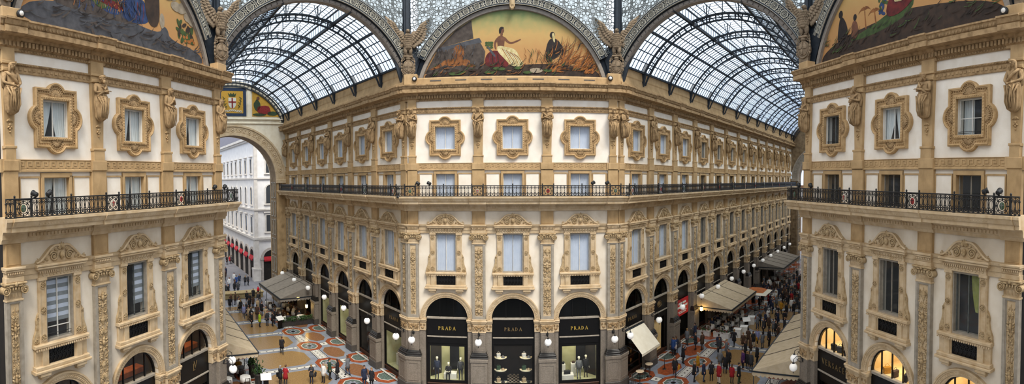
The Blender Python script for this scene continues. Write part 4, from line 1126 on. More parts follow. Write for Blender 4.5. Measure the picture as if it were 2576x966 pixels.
def make_lantern_truss():
    b = MB(); zt = vpt(lantern_angle())[1]
    P0 = [(LA_W*cos(t), 0, zt+.05+.35*sin(t)) for t in [PI*i/16 for i in range(17)]]
    P1 = [(LA_W*cos(t), 0, zt-.3+.45*sin(t)) for t in [PI*i/16 for i in range(17)]]
    b.tube([(x,y,z) for x,y,z in P1], .04, 4, smooth=False); b.tube(P0, .03, 4, smooth=False)
    for i in range(0,17): b.tube([P0[i],P1[i]], .025, 4, smooth=False)
    for s in (-1,1):
        for q in (-1,0,1): b.tube([(s*1.3,0,zt),(s*1.3+q*.3,0,zt+1.25)], .03, 4, smooth=False)
        b.tube([(s*1.3,0,zt+1.2),(s*1.3,0,zt-.1)], .05, 4, smooth=False)
    b.tube([(-.0,0,zt+.1),(0,0,zt+1.5)], .04, 4, smooth=False)
    return b.mesh('lantern_truss', IRONB)
RIBM, TRUSSM = make_rib(), make_lantern_truss()
for sd, L, w_ in (('L', LEN_L, 'left'), ('R', LEN_R, 'right')):
    M = armm(sd)
    c = thing('ceiling', 'iron and glass barrel vault over the %s arcade' % w_, 'glass roof', M, None, 'structure')
    link('vault_glass', make_glass(L), c, T(0,.2)); link('glazing_bars', make_bars(L), c, T(0,.2))
    y = 3.4
    while y < L-.5:
        link('vault_rib', RIBM, c, T(0,y)); link('lantern_truss', TRUSSM, c, T(0,y)); y += RIBD
    link('vault_rib', RIBM, c, T(0,L-.15))
# ------------------------------------------------------------------ ornamental iron arches, lunettes, drum
def make_band(r0, r1, zc, amin, n=40, rose=19):
    """pierced and painted iron arch band with rosettes; front at y=-.05"""
    k = []; b = MB(); a0, a1 = amin, PI-amin
    b.strip(arc(0,zc,r1,a0,a1,n), arc(0,zc,r0,a0,a1,n), 0, .3)
    for r, w in ((r0+.04,.045),(r1-.04,.045)): b.strip(arc(0,zc,r+w,a0,a1,n), arc(0,zc,r-w,a0,a1,n), -.09, 0)
    k.append(('arch_band', b.mesh('arch_band', IRONB)))
    o = MB(); rm = (r0+r1)/2; q = (r1-r0)/2-.1
    for i in range(rose):
        a = a0+(a1-a0)*(i+.5)/rose; x, z = rm*cos(a), zc+rm*sin(a)
        o.tube([(x+q*cos(t),-.05,z+q*sin(t)) for t in [2*PI*j/14 for j in range(14)]], .025, 4, True)
        o.tube([(x+q*.82*cos(t),-.04,z+q*.82*sin(t)) for t in [2*PI*j/14 for j in range(14)]], .016, 3, True)
        for j in range(8):
            t = 2*PI*j/8; cx, cz = x+q*.5*cos(t), z+q*.5*sin(t); o.tube([(cx+q*.17*cos(t2),-.04,cz+q*.17*sin(t2)) for t2 in [2*PI*j2/7 for j2 in range(7)]], .013, 3, True)
        o.ell((x,-.06,z), (q*.16,.05,q*.16), 7, 4)
        if i < rose-1:
            a2 = a0+(a1-a0)*(i+1)/rose
            for s in (-1,0,1):
                rr = rm+s*q*.62; x2, z2 = rr*cos(a2), zc+rr*sin(a2); o.tube([(x2+.09*cos(t),-.04,z2+.09*sin(t)) for t in [2*PI*j/8 for j in range(8)]], .022, 3, True)
                for t in (a2, a2+PI): leaf(o, x2, -.03, z2, .17, .06, t+PI/2, .02)
    for r in (r0+.12, r1-.12, r0+.0, r1+.0): o.strip(arc(0,zc,r+.012,a0,a1,n), arc(0,zc,r-.012,a0,a1,n), -.1, 0)
    k.append(('rosettes', o.mesh('band_rosettes', SILVER)))
    return k
def make_lattice(half, z0, z1, zc, rc, seed=0):
    """star and circle tracery between the arch and the drum rib, clipped outside a circle"""
    b = MB(); u = 1.12
    nx = int(half/u)+1; nz = int((z1-z0)/u)+1
    ok = lambda x, z, e: abs(x) < half-e and math.hypot(x, z-zc) > rc-e*.3 and z0 < z < z1
    def ring(x, z, r, w, n=12):
        if ok(x, z, r*.6): b.tube([(x+r*cos(t),0,z+r*sin(t)) for t in [2*PI*j/n for j in range(n)]], w, 4, True, smooth=False)
    for i in range(-nx, nx+1):
        for j in range(nz+1):
            x, z = i*u, z0+(j+.5)*u
            for k in range(8):
                a = 2*PI*k/8+PI/8; ring(x+.38*cos(a), z+.38*sin(a), .14, .035)
            if ok(x, z, .3):
                b.tube([(x+(.22 if m % 2 else .12)*cos(2*PI*m/16),0,z+(.22 if m % 2 else .12)*sin(2*PI*m/16)) for m in range(16)], .02, 4, True, smooth=False)
                b.tube([(x+.55*cos(t),0,z+.55*sin(t)) for t in [2*PI*j_/16 for j_ in range(16)]], .03, 4, True, smooth=False)
            ring(x+u/2, z+u/2, .2, .045); ring(x+u/2, z+u/2, .09, .03, 8)
            for dx, dz in ((u/2,.0),(0,u/2)):
                ring(x+dx, z+dz, .06, .05, 6)
            for dx, dz in ((.32,.62),(-.32,.62),(.62,.32),(.62,-.32)): ring(x+dx, z+dz, .08, .04, 6)
    return b.mesh('tracery', IRONG)
LZ, LR = 21.9, 7.25
LUN_BAND = make_band(7.52, 8.18, LZ, math.asin((25.55-LZ)/7.85)); 
ARM_BAND = make_band(7.9, 8.62, 21.36, math.asin((25.6-21.36)/8.2))
TRAC_C = make_lattice(A_-.1, 25.8, 33.0, LZ, 8.25); TRAC_A = make_lattice(7.1, 25.8, 33.0, 21.36, 8.7)
def glass_above(half, zc, rc, z1):
    b = MB(); P = arc(0, zc, rc, 0, PI, 40); P = [(max(-half,min(half,x)), z) for x, z in P if z > 25.5]
    vs = []; 
    for x, z in P: vs += [(x,.06,z),(x,.06,z1)]
    b.add(vs, [(2*i,2*i+2,2*i+3,2*i+1) for i in range(len(P)-1)], 0, False)
    return b.mesh('tracery_glass', LATTGLASS, False)
GC, GA = glass_above(A_, LZ, 8.1, 33.0), glass_above(7.25, 21.36, 8.5, 33.0)
def keyconsole():
    b = MB(); b.cham(-.2,.2,-.35,0,29.15,29.95,.03); b.cham(-.27,.27,-.42,0,29.9,30.05,.03); volute(b, 0, -.36, 29.2, .18, 1, 1.3, .3); b.cham(-.14,.14,-.42,0,29.25,29.85,.03); b.ell((0,-.35,29.05), (.14,.12,.12), 8, 5)
    return b.mesh('key_console', BUFFC)
KEYC = keyconsole()
def murals():
    """three generic painted landscapes: flat shapes inlaid in one panel"""
    def m(n, c, d, s=1.5): return mat('mural_'+n, c, d, .8, s, .15, 25)
    sky = bpy.data.materials.new('mural_sky'); sky.use_nodes = True; nt = sky.node_tree; bs = nt.nodes['Principled BSDF']; bs.inputs['Roughness'].default_value = .8
    tc = nt.nodes.new('ShaderNodeTexCoord'); sx = nt.nodes.new('ShaderNodeSeparateXYZ'); mr = nt.nodes.new('ShaderNodeMapRange'); mr.inputs[1].default_value = 24.2; mr.inputs[2].default_value = 29.2
    no = nt.nodes.new('ShaderNodeTexNoise'); no.inputs['Scale'].default_value = 2.0; no.inputs['Detail'].default_value = 6; nt.links.new(tc.outputs['Object'], no.inputs['Vector'])
    ad = nt.nodes.new('ShaderNodeMath'); ad.operation = 'MULTIPLY_ADD'; ad.inputs[1].default_value = .25
    cr = nt.nodes.new('ShaderNodeValToRGB'); e = cr.color_ramp.elements
    e[0].position = .1; e[0].color = (*srgb('#a87a48'),1); e[1].position = 1.1; e[1].color = (*srgb('#667548'),1)
    for p, c in ((.4,'#a9804c'),(.62,'#ad8d54'),(.8,'#8f8753'),(.95,'#667548')): q = e.new(p); q.color = (*srgb(c),1)
    nt.links.new(tc.outputs['Object'], sx.inputs[0]); nt.links.new(sx.outputs[2], mr.inputs[0]); nt.links.new(no.outputs[0], ad.inputs[0]); nt.links.new(mr.outputs[0], ad.inputs[2])
    sb = nt.nodes.new('ShaderNodeMath'); sb.operation = 'SUBTRACT'; sb.inputs[1].default_value = .125; nt.links.new(ad.outputs[0], sb.inputs[0]); nt.links.new(sb.outputs[0], cr.inputs[0]); nt.links.new(cr.outputs[0], bs.inputs['Base Color'])
    MT = [sky, m('earth','#3b2b1f','#241a13',2.5), m('stone','#4c433c','#352d28',3), m('red','#651a18','#43100f',3), m('cream','#c9bc8e','#a39360',4), m('skin','#6b442f','#523322',4), m('dark','#241b18','#150f0d'),
          m('wheat','#a3662c','#7c471b',6), m('green','#3f5226','#2a3a1a',3), m('blue','#2a3f68','#1a2947',3), m('ochre','#8a572a','#673c1b',4), m('slate','#4b4c50','#37383c',3), m('pale','#9a8d78','#7d705c',3), m('purple','#632c3a','#47202b',3)]
    base = [(LR-.02)*1, 24.15]
    def ground(b): 
        a0 = math.asin((23.6-LZ)/LR); b.add([(x,0,z) for x,z in arc(0,LZ,LR,a0,PI-a0,40)], [tuple(range(41))], 0, False)
    def inside(x, z): return math.hypot(x, z-LZ) < LR-.05
    cnt = [0]
    def poly(b, pts, mi, sm=True):
        pts = [(x,z) if math.hypot(x,z-LZ) < LR-.06 else tuple(V((x,z-LZ)).normalized()*(LR-.06)+V((0,LZ))) for x, z in pts]
        cnt[0] += 1; y = -.004-.0003*cnt[0]
        P = [(x,max(z,23.62) if z > 24.3 else 23.62 if z < 24.15 else z) for x,z in pts]
        ar = sum(P[i][0]*P[(i+1)%len(P)][1]-P[(i+1)%len(P)][0]*P[i][1] for i in range(len(P)))
        if ar < 0: P = P[::-1]
        if sm and len(P) < 26:
            for _ in range(2): P = sum([[(P[i][0]*.75+P[(i+1)%len(P)][0]*.25, P[i][1]*.75+P[(i+1)%len(P)][1]*.25), (P[i][0]*.25+P[(i+1)%len(P)][0]*.75, P[i][1]*.25+P[(i+1)%len(P)][1]*.75)] for i in range(len(P))], [])
        b.add([(x,y,z) for x, z in P], [tuple(range(len(P)))], mi, False)
    def strokes(b, n, x0, x1, z0, z1, l, w, a, mis, seed):
        rd = random.Random(seed)
        for _ in range(n):
            x, z = x0+(x1-x0)*rd.random(), z0+(z1-z0)*rd.random()
            if inside(x, z): t = a+(rd.random()-.5)*1.1; ll = l*(.5+rd.random()); limb(b, [(x,z),(x+ll*.5*cos(t),z+ll*.5*sin(t)),(x+ll*cos(t+.2),z+ll*sin(t+.2))], w*(.5+rd.random()*.7), .01, rd.choice(mis))
    def blob(b, x, z, rx, rz, mi, n=14, rot=0, wob=.08):
        rnd = random.Random(int(x*97+z*31)); poly(b, [(x+(rx*cos(t)*cos(rot)-rz*sin(t)*sin(rot))*(1+wob*(rnd.random()-.5)), z+(rx*cos(t)*sin(rot)+rz*sin(t)*cos(rot))*(1+wob*(rnd.random()-.5))) for t in [2*PI*i/n for i in range(n)]], mi)
    def limb(b, pts, w0, w1, mi):
        L_, R2 = [], []
        for i, p in enumerate(pts):
            d = (V(pts[min(i+1,len(pts)-1)])-V(pts[max(i-1,0)])).normalized(); n = V((-d.y,d.x))*(w0+(w1-w0)*i/max(1,len(pts)-1)); L_.append(tuple(V(p)+n)); R2.append(tuple(V(p)-n))
        poly(b, L_+R2[::-1], mi)
    def sheaf(b, x, z, l, a, k, mi=7):
        rnd = random.Random(int(x*50)+7)
        for i in range(k):
            t = a+(rnd.random()-.5)*.9; d = (rnd.random()-.3)*.8; ll = l*(.6+.5*rnd.random()); limb(b, [(x+d,z), (x+d+ll*.5*cos(t),z+ll*.55*sin(t)), (x+d+ll*cos(t+.15),z+ll*sin(t-.15))], .05, .02, mi if rnd.random() > .35 else 10)
    def seated(b, x, z, s, skin, robe, cloak, dirn=1):
        q = lambda L: [(x+u*s*dirn, z+w_*s) for u, w_ in L]
        poly(b, q([(-1.35,-.1),(-1.25,.75),(-.75,1.15),(-.1,1.05),(.5,.4),(.5,-.25)]), cloak)
        poly(b, q([(-.3,1.25),(-.32,1.6),(-.4,1.95),(-.32,2.15),(-.1,2.25),(.12,2.2),(.26,2.0),(.2,1.7),(.18,1.3)]), skin)
        limb(b, q([(-.02,2.2),(0,2.45)]), .1*s, .09*s, skin); limb(b, q([(.16,2.1),(.45,1.75),(.75,1.65),(1.25,1.85),(1.45,1.95)]), .1*s, .045*s, skin)
        limb(b, q([(-.32,2.05),(-.55,1.6),(-.45,1.2)]), .1*s, .06*s, skin)
        blob(b, x+.03*s*dirn, z+2.62*s, .16*s, .22*s, skin, 14, 0, .02); poly(b, q([(-.2,2.35),(-.22,2.75),(-.05,2.92),(.15,2.88),(.18,2.76),(-.02,2.7),(-.06,2.4)]), 6)
        poly(b, q([(-.38,1.4),(-.1,1.5),(.25,1.38),(.8,1.3),(1.15,1.05),(1.35,.6),(1.6,.2),(1.75,-.05),(.9,-.12),(.5,.15),(.1,.6),(-.3,1.0)]), robe)
        for i in range(7): limb(b, q([(.0+.15*i,1.3-.07*i),(.3+.17*i,.8-.04*i),(.62+.15*i,.3-.03*i),(.7+.14*i,-.02)]), .03*s, .012*s, 12 if i % 2 else 10)
        for i in range(4): limb(b, q([(-.9+.2*i,.85),(-.95+.22*i,.4),(-.8+.22*i,-.05)]), .035*s, .015*s, 6 if i % 2 else 13)
    res = []
    # centre: low wall and lying beast shape at left, seated draped figure, stooping worker, corn
    b = MB(); cnt[0] = 0; ground(b)
    poly(b, [(-7,24.1),(-7,24.9),(-3,25.2),(0,24.95),(3,25.1),(7,25.0),(7,24.1)], 1)
    poly(b, [(-6.2,26.8),(-4.8,28.3),(-3.35,28.9),(-2.95,27.0)], 2, False); poly(b, [(-6.9,24.5),(-6.3,26.9),(-2.6,27.0),(-2.05,26.0),(-2.2,24.7)], 2, False); poly(b, [(-6.5,27.05),(-2.5,27.05),(-2.3,26.7),(-6.6,26.65)], 11, False); blob(b, -4.6, 28.2, .5, .4, 8)
    blob(b, -4.3, 25.25, 1.1, .3, 10); blob(b, -4.1, 25.95, .45, .62, 10); limb(b, [(-5.0,25.3),(-5.8,24.9),(-6.3,24.75)], .16, .05, 10); limb(b, [(-3.9,25.2),(-3.2,24.95),(-2.8,24.9)], .14, .08, 10)
    seated(b, -.8, 24.95, 1.0, 5, 4, 3, 1)
    for i in range(12): blob(b, -2.0+.12*(i%4)+random.Random(i).random()*.2, 26.3+.18*(i//4), .12, .09, 8)
    limb(b, [(-1.9,26.4),(-1.3,25.6)], .06, .1, 11)
    poly(b, [(2.6,25.0),(2.5,26.0),(2.75,26.9),(3.2,27.05),(3.7,26.7),(3.75,25.9),(3.4,25.6)], 6); blob(b, 3.05, 27.25, .2, .25, 6); limb(b, [(3.1,27.4),(3.2,26.7)], .12, .06, 4); limb(b, [(3.6,26.6),(3.9,25.9),(3.6,25.4)], .14, .08, 6)
    sheaf(b, 3.6, 24.9, 2.2, .75, 26); sheaf(b, 4.8, 24.6, 2.4, .7, 26); sheaf(b, 2.6, 24.5, 1.3, .5, 12); sheaf(b, 5.6, 24.4, 1.6, 1.0, 14)
    for i in range(14): blob(b, -6+random.Random(i*3).random()*9, 24.35+random.Random(i*7).random()*.4, .35, .12, 8 if i % 3 else 1)
    blob(b, 1.8, 24.55, .5, .2, 12)
    strokes(b, 160, -6.6, 6.6, 24.2, 25.1, .4, .04, .3, (1,6,8,10,1,6), 1); strokes(b, 60, 1.0, 3.0, 25.0, 25.9, .35, .025, 1.5, (1,10,8), 2); strokes(b, 50, -5.9, -2.8, 24.9, 26.3, .4, .04, 1.4, (6,2,11), 3); strokes(b, 90, 2.8, 6.2, 24.6, 26.6, .8, .03, .7, (7,10,1), 5)
    res.append(b.mesh('mural_panel', MT, False))
    # left: parapet with standing and seated figures in blue and brown, shrub at right
    b = MB(); cnt[0] = 0; ground(b)
    poly(b, [(-7,24.1),(-7,25.3),(-1,25.35),(2.6,24.9),(3.0,25.5),(3.4,25.4),(3.6,24.8),(7,24.75),(7,24.1)], 11)
    poly(b, [(-5.2,24.9),(-5.0,26.0),(-2,26.1),(1.2,25.5),(1.0,24.95)], 2); poly(b, [(-6.9,25.2),(-6.6,27),(-5.2,27.6),(-4.6,26),(-4.9,25.2)], 10)
    seated(b, .3, 25.35, 1.15, 5, 9, 9, -1); seated(b, -2.9, 25.5, 1.0, 5, 8, 2, 1); poly(b, [(1.5,25.3),(1.4,28.2),(2.1,28.6),(2.7,27.6),(2.7,25.2)], 1); blob(b, 2.0, 28.6, .25, .3, 5)
    poly(b, [(-1.6,25.6),(-1.7,28.0),(-1.2,28.6),(-.6,28.0),(-.5,25.6)], 8); blob(b, -1.15, 28.6, .24, .28, 5); poly(b, [(-.4,25.5),(-2.2,25.75),(-2.0,26.0),(.0,25.9)], 3)
    for i in range(5): blob(b, -4.6+.5*i, 25.9+.2*(i%3), .35, .5, (6,10,2,5,8)[i])
    blob(b, 2.9, 25.75, .22, .45, 12)
    for i in range(30): blob(b, 4.2+random.Random(i).random()*1.6, 25.0+random.Random(i+50).random()*1.3*(1-.4*random.Random(i).random()), .26, .12, 8 if i % 3 else 1, 8, random.Random(i+9).random()*3)
    for i in range(8): blob(b, 4.9+.2*i*.7, 25.0+random.Random(i).random()*.3, .12, .1, 7)
    for i in range(7): blob(b, 3.4+.4*i, 27.4+.25*sin(i*2.0)-.15*i, .5, .3, 12)
    strokes(b, 90, -5.0, 1.0, 25.0, 26.1, .4, .04, 1.2, (2,6,9,1,10), 6); strokes(b, 30, -.4, 1.0, 25.4, 26.9, .6, .04, -1.2, (9,9,6), 7); strokes(b, 90, -7, 7, 24.2, 24.9, .7, .05, .1, (11,2,6), 8)
    res.append(b.mesh('mural_panel', MT, False))
    # right: palms and small figures at left, grassy rise with draped group
    b = MB(); cnt[0] = 0; ground(b)
    poly(b, [(-7,24.1),(-7,24.5),(-4.5,25.1),(-1.5,25.3),(0,25.6),(7,25.0),(7,24.1)], 1); poly(b, [(-4.6,24.7),(-1.8,25.2),(1.2,26.3),(1.0,25.2),(-2,24.6)], 8)
    for x, z, h in ((-2.6,25.1,1.15),(-1.75,25.2,.75)):
        limb(b, [(x,z),(x-.1,z+h*.6),(x-.15,z+h)], .05, .04, 10)
        for q in range(9):
            t = .2+2.8*q/8; limb(b, [(x-.15,z+h),(x-.15+.32*cos(t),z+h+.22*sin(t)),(x-.15+.55*cos(t),z+h+.18*sin(t)-.16)], .05, .015, 10)
    poly(b, [(-5.3,24.6),(-5.1,26.2),(-4.8,26.4),(-4.3,25.7),(-4.2,24.9)], 6); blob(b, -4.95, 26.5, .2, .24, 6); poly(b, [(-3.9,24.7),(-3.9,25.7),(-3.6,25.9),(-3.3,25.5),(-3.3,24.8)], 5); blob(b, -3.6, 26.0, .16, .2, 6)
    for i in range(16): blob(b, -1.6+random.Random(i).random()*.9, 25.5+random.Random(i+5).random()*1.5, .2, .1, 9 if i % 2 else 8, 8, i)
    poly(b, [(-1.2,25.4),(-.3,27.2),(.5,28.8),(1.4,28.9),(1.5,26.2),(.2,25.3)], 3); poly(b, [(.6,26.0),(.8,28.8),(1.7,29.1),(2.3,27.4),(2.0,26.0)], 13); blob(b, 2.6, 27.1, .95, .95, 2); seated(b, 3.4, 25.7, 1.2, 5, 10, 1, 1); seated(b, 1.2, 26.1, .9, 5, 4, 3, -1)
    for i in range(16): blob(b, 4.6+random.Random(i).random()*1.8, 25.2+random.Random(i+5).random()*1.0, .35, .22, 8 if i % 2 else 1, 8, i)
    strokes(b, 130, -6.5, 6.5, 24.2, 25.2, .5, .04, .3, (1,6,8,1), 9); strokes(b, 70, 0, 2.0, 25.8, 28.2, .6, .04, 1.3, (3,13,5,6), 10); strokes(b, 60, 3, 6, 25.2, 27, .5, .05, .8, (1,8,6), 11)
    res.append(b.mesh('mural_panel', MT, False))
    return res
MUR = murals()
MURLAB = {'C': (0, 'painted lunette with a seated draped figure and wheat sheaves above the central facade'), 'L': (1, 'painted lunette with a figure in blue above the left facade'), 'R': (2, 'painted lunette with palms and a green bank above the right facade')}
EAG = make_eagle()
b = MB(); b.box(-.22,.22,-.16,.3,24.2,33.5); b.box(-.1,.1,-.3,-.1,25.4,33.5)
for s in (-1,1): b.tube([(s*.26,-.05,26.0),(s*.26,-.05,33.5)], .06, 6)
DRIB = b.mesh('drum_rib', IRONB)
def spandrel():
    b = MB(); b.prism([(-1.3,25.95),(-.95,25.35),(-.5,23.8),(.5,23.8),(.95,25.35),(1.3,25.95),(.6,26.7),(-.6,26.7)], -.1, .25); return b.mesh('rib_foot', IRONB)
RFOOT = spandrel()
for fc in 'CLR':
    M = fm(fc); W = FACES[fc]['where']
    mi, lab = MURLAB[fc]
    r = thing('lunette', lab, 'mural', M @ T(0,.3)); 
    link('mural_panel', MUR[mi], r)
    a0 = math.asin((23.62-LZ)/LR); b = MB()
    b.strip(arc(0,LZ,7.5,a0,PI-a0,40), arc(0,LZ,LR-.03,a0,PI-a0,40), -.2, .1); b.strip(arc(0,LZ,7.36,a0,PI-a0,40), arc(0,LZ,LR-.05,a0,PI-a0,40), -.12, .1)
    link('lunette_frame', b.mesh('lunette_frame', ROOFFR), r)
    b = MB(); P = arc(0,LZ,8.15,math.asin((23.6-LZ)/8.15),PI-math.asin((23.6-LZ)/8.15),40); b.add([(x,.25,z) for x,z in P], [tuple(range(41))], 0, False)
    solo('wall_lunette_'+FACES[fc]['side'], b.mesh('lunette_wall', IRONB, False), 'plain wall behind the lunette of the ' + W, 'wall', M @ T(0,.3), None, 'structure')
    r = thing('ornamental_arch', 'iron arch band of pale rosettes around the lunette of the ' + W, 'arch', M @ T(0,-.05)); inst(LUN_BAND, r)
    solo('key_console', KEYC, 'scrolled stone console at the crown of the lunette of the ' + W, 'ornament', M @ T(0,.08))
    r = thing('drum_tracery', 'pierced iron tracery with glass above the lunette of the ' + W, 'screen', M @ T(0,.2)); link('tracery', TRAC_C, r); link('tracery_glass', GC, r)
for sd, w_ in (('L','left'),('R','right')):
    M = armm(sd)
    r = thing('ornamental_arch', 'iron arch band of pale rosettes around the mouth of the %s arcade' % w_, 'arch', M @ T(0,-.05)); inst(ARM_BAND, r)
    b = MB(); n = 40; a0 = VA-.02; b.strip(arc(0,21.36,7.92,a0,PI-a0,n), arc(0,21.36,7.6,a0,PI-a0,n), 0, .5)
    for i in range(38):
        a = a0+(PI-2*a0)*(i+.5)/38; q = MB(); q.cham(-.2,.2,-.06,.0,-.12,.12,.03); b.merge(q, Matrix.Translation((7.76*cos(a),0,21.36+7.76*sin(a))) @ Matrix.Rotation(PI/2-a,4,'Y'))
    link('soffit_ring', b.mesh('soffit_ring', ROOFFR), r, T(0,.25))
    r = thing('drum_tracery', 'pierced iron tracery with glass above the mouth of the %s arcade' % w_, 'screen', M @ T(0,.25)); link('tracery', TRAC_A, r); link('tracery_glass', GA, r)
# corner piers: eagle, dark drum rib
TN = TANQ
corn = [(-A_, R_, PI/8*-1, 'at the left corner of the central facade'), (A_, R_, PI/8, 'at the right corner of the central facade'),
        (-R_, A_, PI/2-PI/8, 'at the arcade corner of the left facade'), (R_, A_, -PI/2+PI/8, 'at the arcade corner of the right facade'),
        (-R_, -A_, PI/2+PI/8, 'at the near corner of the left facade'), (R_, -A_, -PI/2-PI/8, 'at the near corner of the right facade')]
corn[0] = (-A_, R_, PI/8, corn[0][3]); corn[1] = (A_, R_, -PI/8, corn[1][3])
for x, y, rz, w_ in corn:
    M = T(x, y, 0, rz)
    r = thing('drum_rib', 'dark iron dome rib behind the eagle ' + w_, 'rib', M @ T(0,.1)); link('rib_shaft', DRIB, r); link('rib_foot', RFOOT, r)
    r = thing('stone_eagle', 'spread-winged stone eagle perched on a shield ' + w_, 'statue', M @ T(0,-.34,25.3) @ Matrix.Diagonal((1.12,1.05,1.04,1)), 'stone eagles'); inst(EAG, r)
# ------------------------------------------------------------------ inlaid marble floor
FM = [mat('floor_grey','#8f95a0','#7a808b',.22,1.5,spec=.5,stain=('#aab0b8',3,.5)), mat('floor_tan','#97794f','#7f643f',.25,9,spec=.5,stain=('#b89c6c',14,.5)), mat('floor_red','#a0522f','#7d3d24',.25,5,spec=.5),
      mat('floor_white','#d9d6cd','#c5c1b6',.22,3,spec=.5), mat('floor_black','#25242a','#19191d',.2,4,spec=.5), mat('floor_green','#5f6f68','#46544f',.25,7,spec=.5,stain=('#9aa59c',9,.7)),
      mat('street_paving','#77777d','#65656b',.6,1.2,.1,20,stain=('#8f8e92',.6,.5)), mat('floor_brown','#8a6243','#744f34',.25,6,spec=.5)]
fl = MB()
def fpoly(pts, z, m, M=None):
    P = [(M @ V((x,y,z))) if M is not None else V((x,y,z)) for x, y in pts]
    ar = sum(P[i].x*P[(i+1)%len(P)].y-P[(i+1)%len(P)].x*P[i].y for i in range(len(P)))
    if ar < 0: P = P[::-1]
    fl.add([tuple(p) for p in P], [tuple(range(len(P)))], m, False)
def octo(cx, cy, rx, ry, c=.42): return [(cx-rx*c,cy-ry),(cx+rx*c,cy-ry),(cx+rx,cy-ry*c),(cx+rx,cy+ry*c),(cx+rx*c,cy+ry),(cx-rx*c,cy+ry),(cx-rx,cy+ry*c),(cx-rx,cy-ry*c)]
def rect(x0,x1,y0,y1): return [(x0,y0),(x1,y0),(x1,y1),(x0,y1)]
fpoly(rect(-120,120,-40,150), 0, 6)
fpoly([(-A_-2,-R_-2),(A_+2,-R_-2),(R_+2,-A_-2),(R_+2,A_+2),(A_+2,R_+2),(-A_-2,R_+2),(-R_-2,A_+2),(-R_-2,-A_-2)], .002, 0)
PT = 4.9
for sd, L in (('L',LEN_L),('R',LEN_R)):
    M = armm(sd)
    fpoly(rect(-HW-.5,HW+.5,-5.3,L+1.2), .004, 0, M)
    k = -1
    while True:
        t = 2.85 + PT*k; k += 1
        if t > L-1: break
        if t < -2.5: continue
        # middle lane
        ta, tb = t+.62, min(t+PT-.62, L)
        fpoly([(-2.55,ta+.9),(-1.6,ta),(1.6,ta),(2.55,ta+.9),(2.55,tb-.9),(1.6,tb),(-1.6,tb),(-2.55,tb-.9)], .006, 1, M)
        fpoly(rect(-2.45,2.45,t-.27,t+.27), .006, 4, M); fpoly(rect(-2.4,2.4,t-.22,t+.22), .008, 3, M)
        for i in range(-3,4): fpoly([(i*.68-.1,t),(i*.68,t-.1),(i*.68+.1,t),(i*.68,t+.1)], .01, 4, M)
        for s in (-1,1):
            fpoly(octo(s*3.7,t,1.12,1.28,.5), .006, 2, M); fpoly(octo(s*3.7,t,.78,.88), .008, 3, M); fpoly(octo(s*3.7,t,.7,.8), .01, 5, M)
            st = [(s*3.7+(.62 if j % 2 == 0 else .3)*cos(PI*j/8), t+(.7 if j % 2 == 0 else .34)*sin(PI*j/8)) for j in range(16)]; fpoly(st, .012, 0, M); fpoly(octo(s*3.7,t,.2,.22), .014, 4, M)
            ya, yb = t+1.35, t+PT-1.35
            if yb < L: 
                fpoly(rect(s*3.7-.52,s*3.7+.52,ya,yb), .006, 4, M); fpoly(rect(s*3.7-.45,s*3.7+.45,ya-.001,yb), .008, 3, M); fpoly(rect(s*3.7-.36,s*3.7+.36,ya,yb), .009, 4, M); fpoly(rect(s*3.7-.32,s*3.7+.32,ya,yb), .01, 3, M)
                for i in range(4):
                    y = ya+(yb-ya)*(i+.5)/4; fpoly([(s*3.7-.1,y),(s*3.7,y-.1),(s*3.7+.1,y),(s*3.7,y+.1)], .012, 4, M)
                fpoly(octo(s*5.25,t+PT/2,.95,1.55,.45), .006, 3 if False else 0, M); fpoly(octo(s*5.25,t+PT/2,.86,1.42,.45), .008, 2 if sd == 'R' else 7, M)  # right arm panels use the redder marble: sunlit warmth put into the colour
            fpoly(octo(s*6.75,t,1.1,1.25,.5), .006, 2, M); fpoly(octo(s*6.75,t,.72,.82), .008, 3, M); fpoly(octo(s*6.75,t,.65,.74), .01, 5, M)
            fpoly(rect(s*5.25-.42,s*5.25+.42,t-.42,t+.42), .006, 4, M); fpoly(rect(s*5.25-.36,s*5.25+.36,t-.36,t+.36), .008, 3, M); fpoly([(s*5.25-.14,t),(s*5.25,t-.14),(s*5.25+.14,t),(s*5.25,t+.14)], .01, 4, M)
            fpoly(rect(s*6.98,s*7.04,t-1.2,t+PT-1.2), .0115, 4, M); fpoly(rect(s*7.04,s*7.25,t-1.2,t+PT-1.2), .0115, 3, M)
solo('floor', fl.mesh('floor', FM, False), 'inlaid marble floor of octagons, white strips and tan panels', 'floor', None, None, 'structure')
# ------------------------------------------------------------------ plain walls that the left and right facades hide, and the near side
for sd, L in (('L',LEN_L),('R',LEN_R)):
    M = armm(sd); s = -1 if sd == 'L' else 1
    b = MB(); b.box(min(s*HW,s*(HW+.3)), max(s*HW,s*(HW+.3)), .3, L, 4.6, 24.75, 0); b.box(min(s*HW,s*(HW+.3)), max(s*HW,s*(HW+.3)), .3, L, 0, 4.6, 1)
    solo('wall_'+('left' if sd == 'L' else 'right')+'_far', b.mesh('plain_wall', [PLASTER2, GRANITE]), 'plastered far-side wall of the %s arcade' % ('left' if sd == 'L' else 'right'), 'wall', M, None, 'structure')
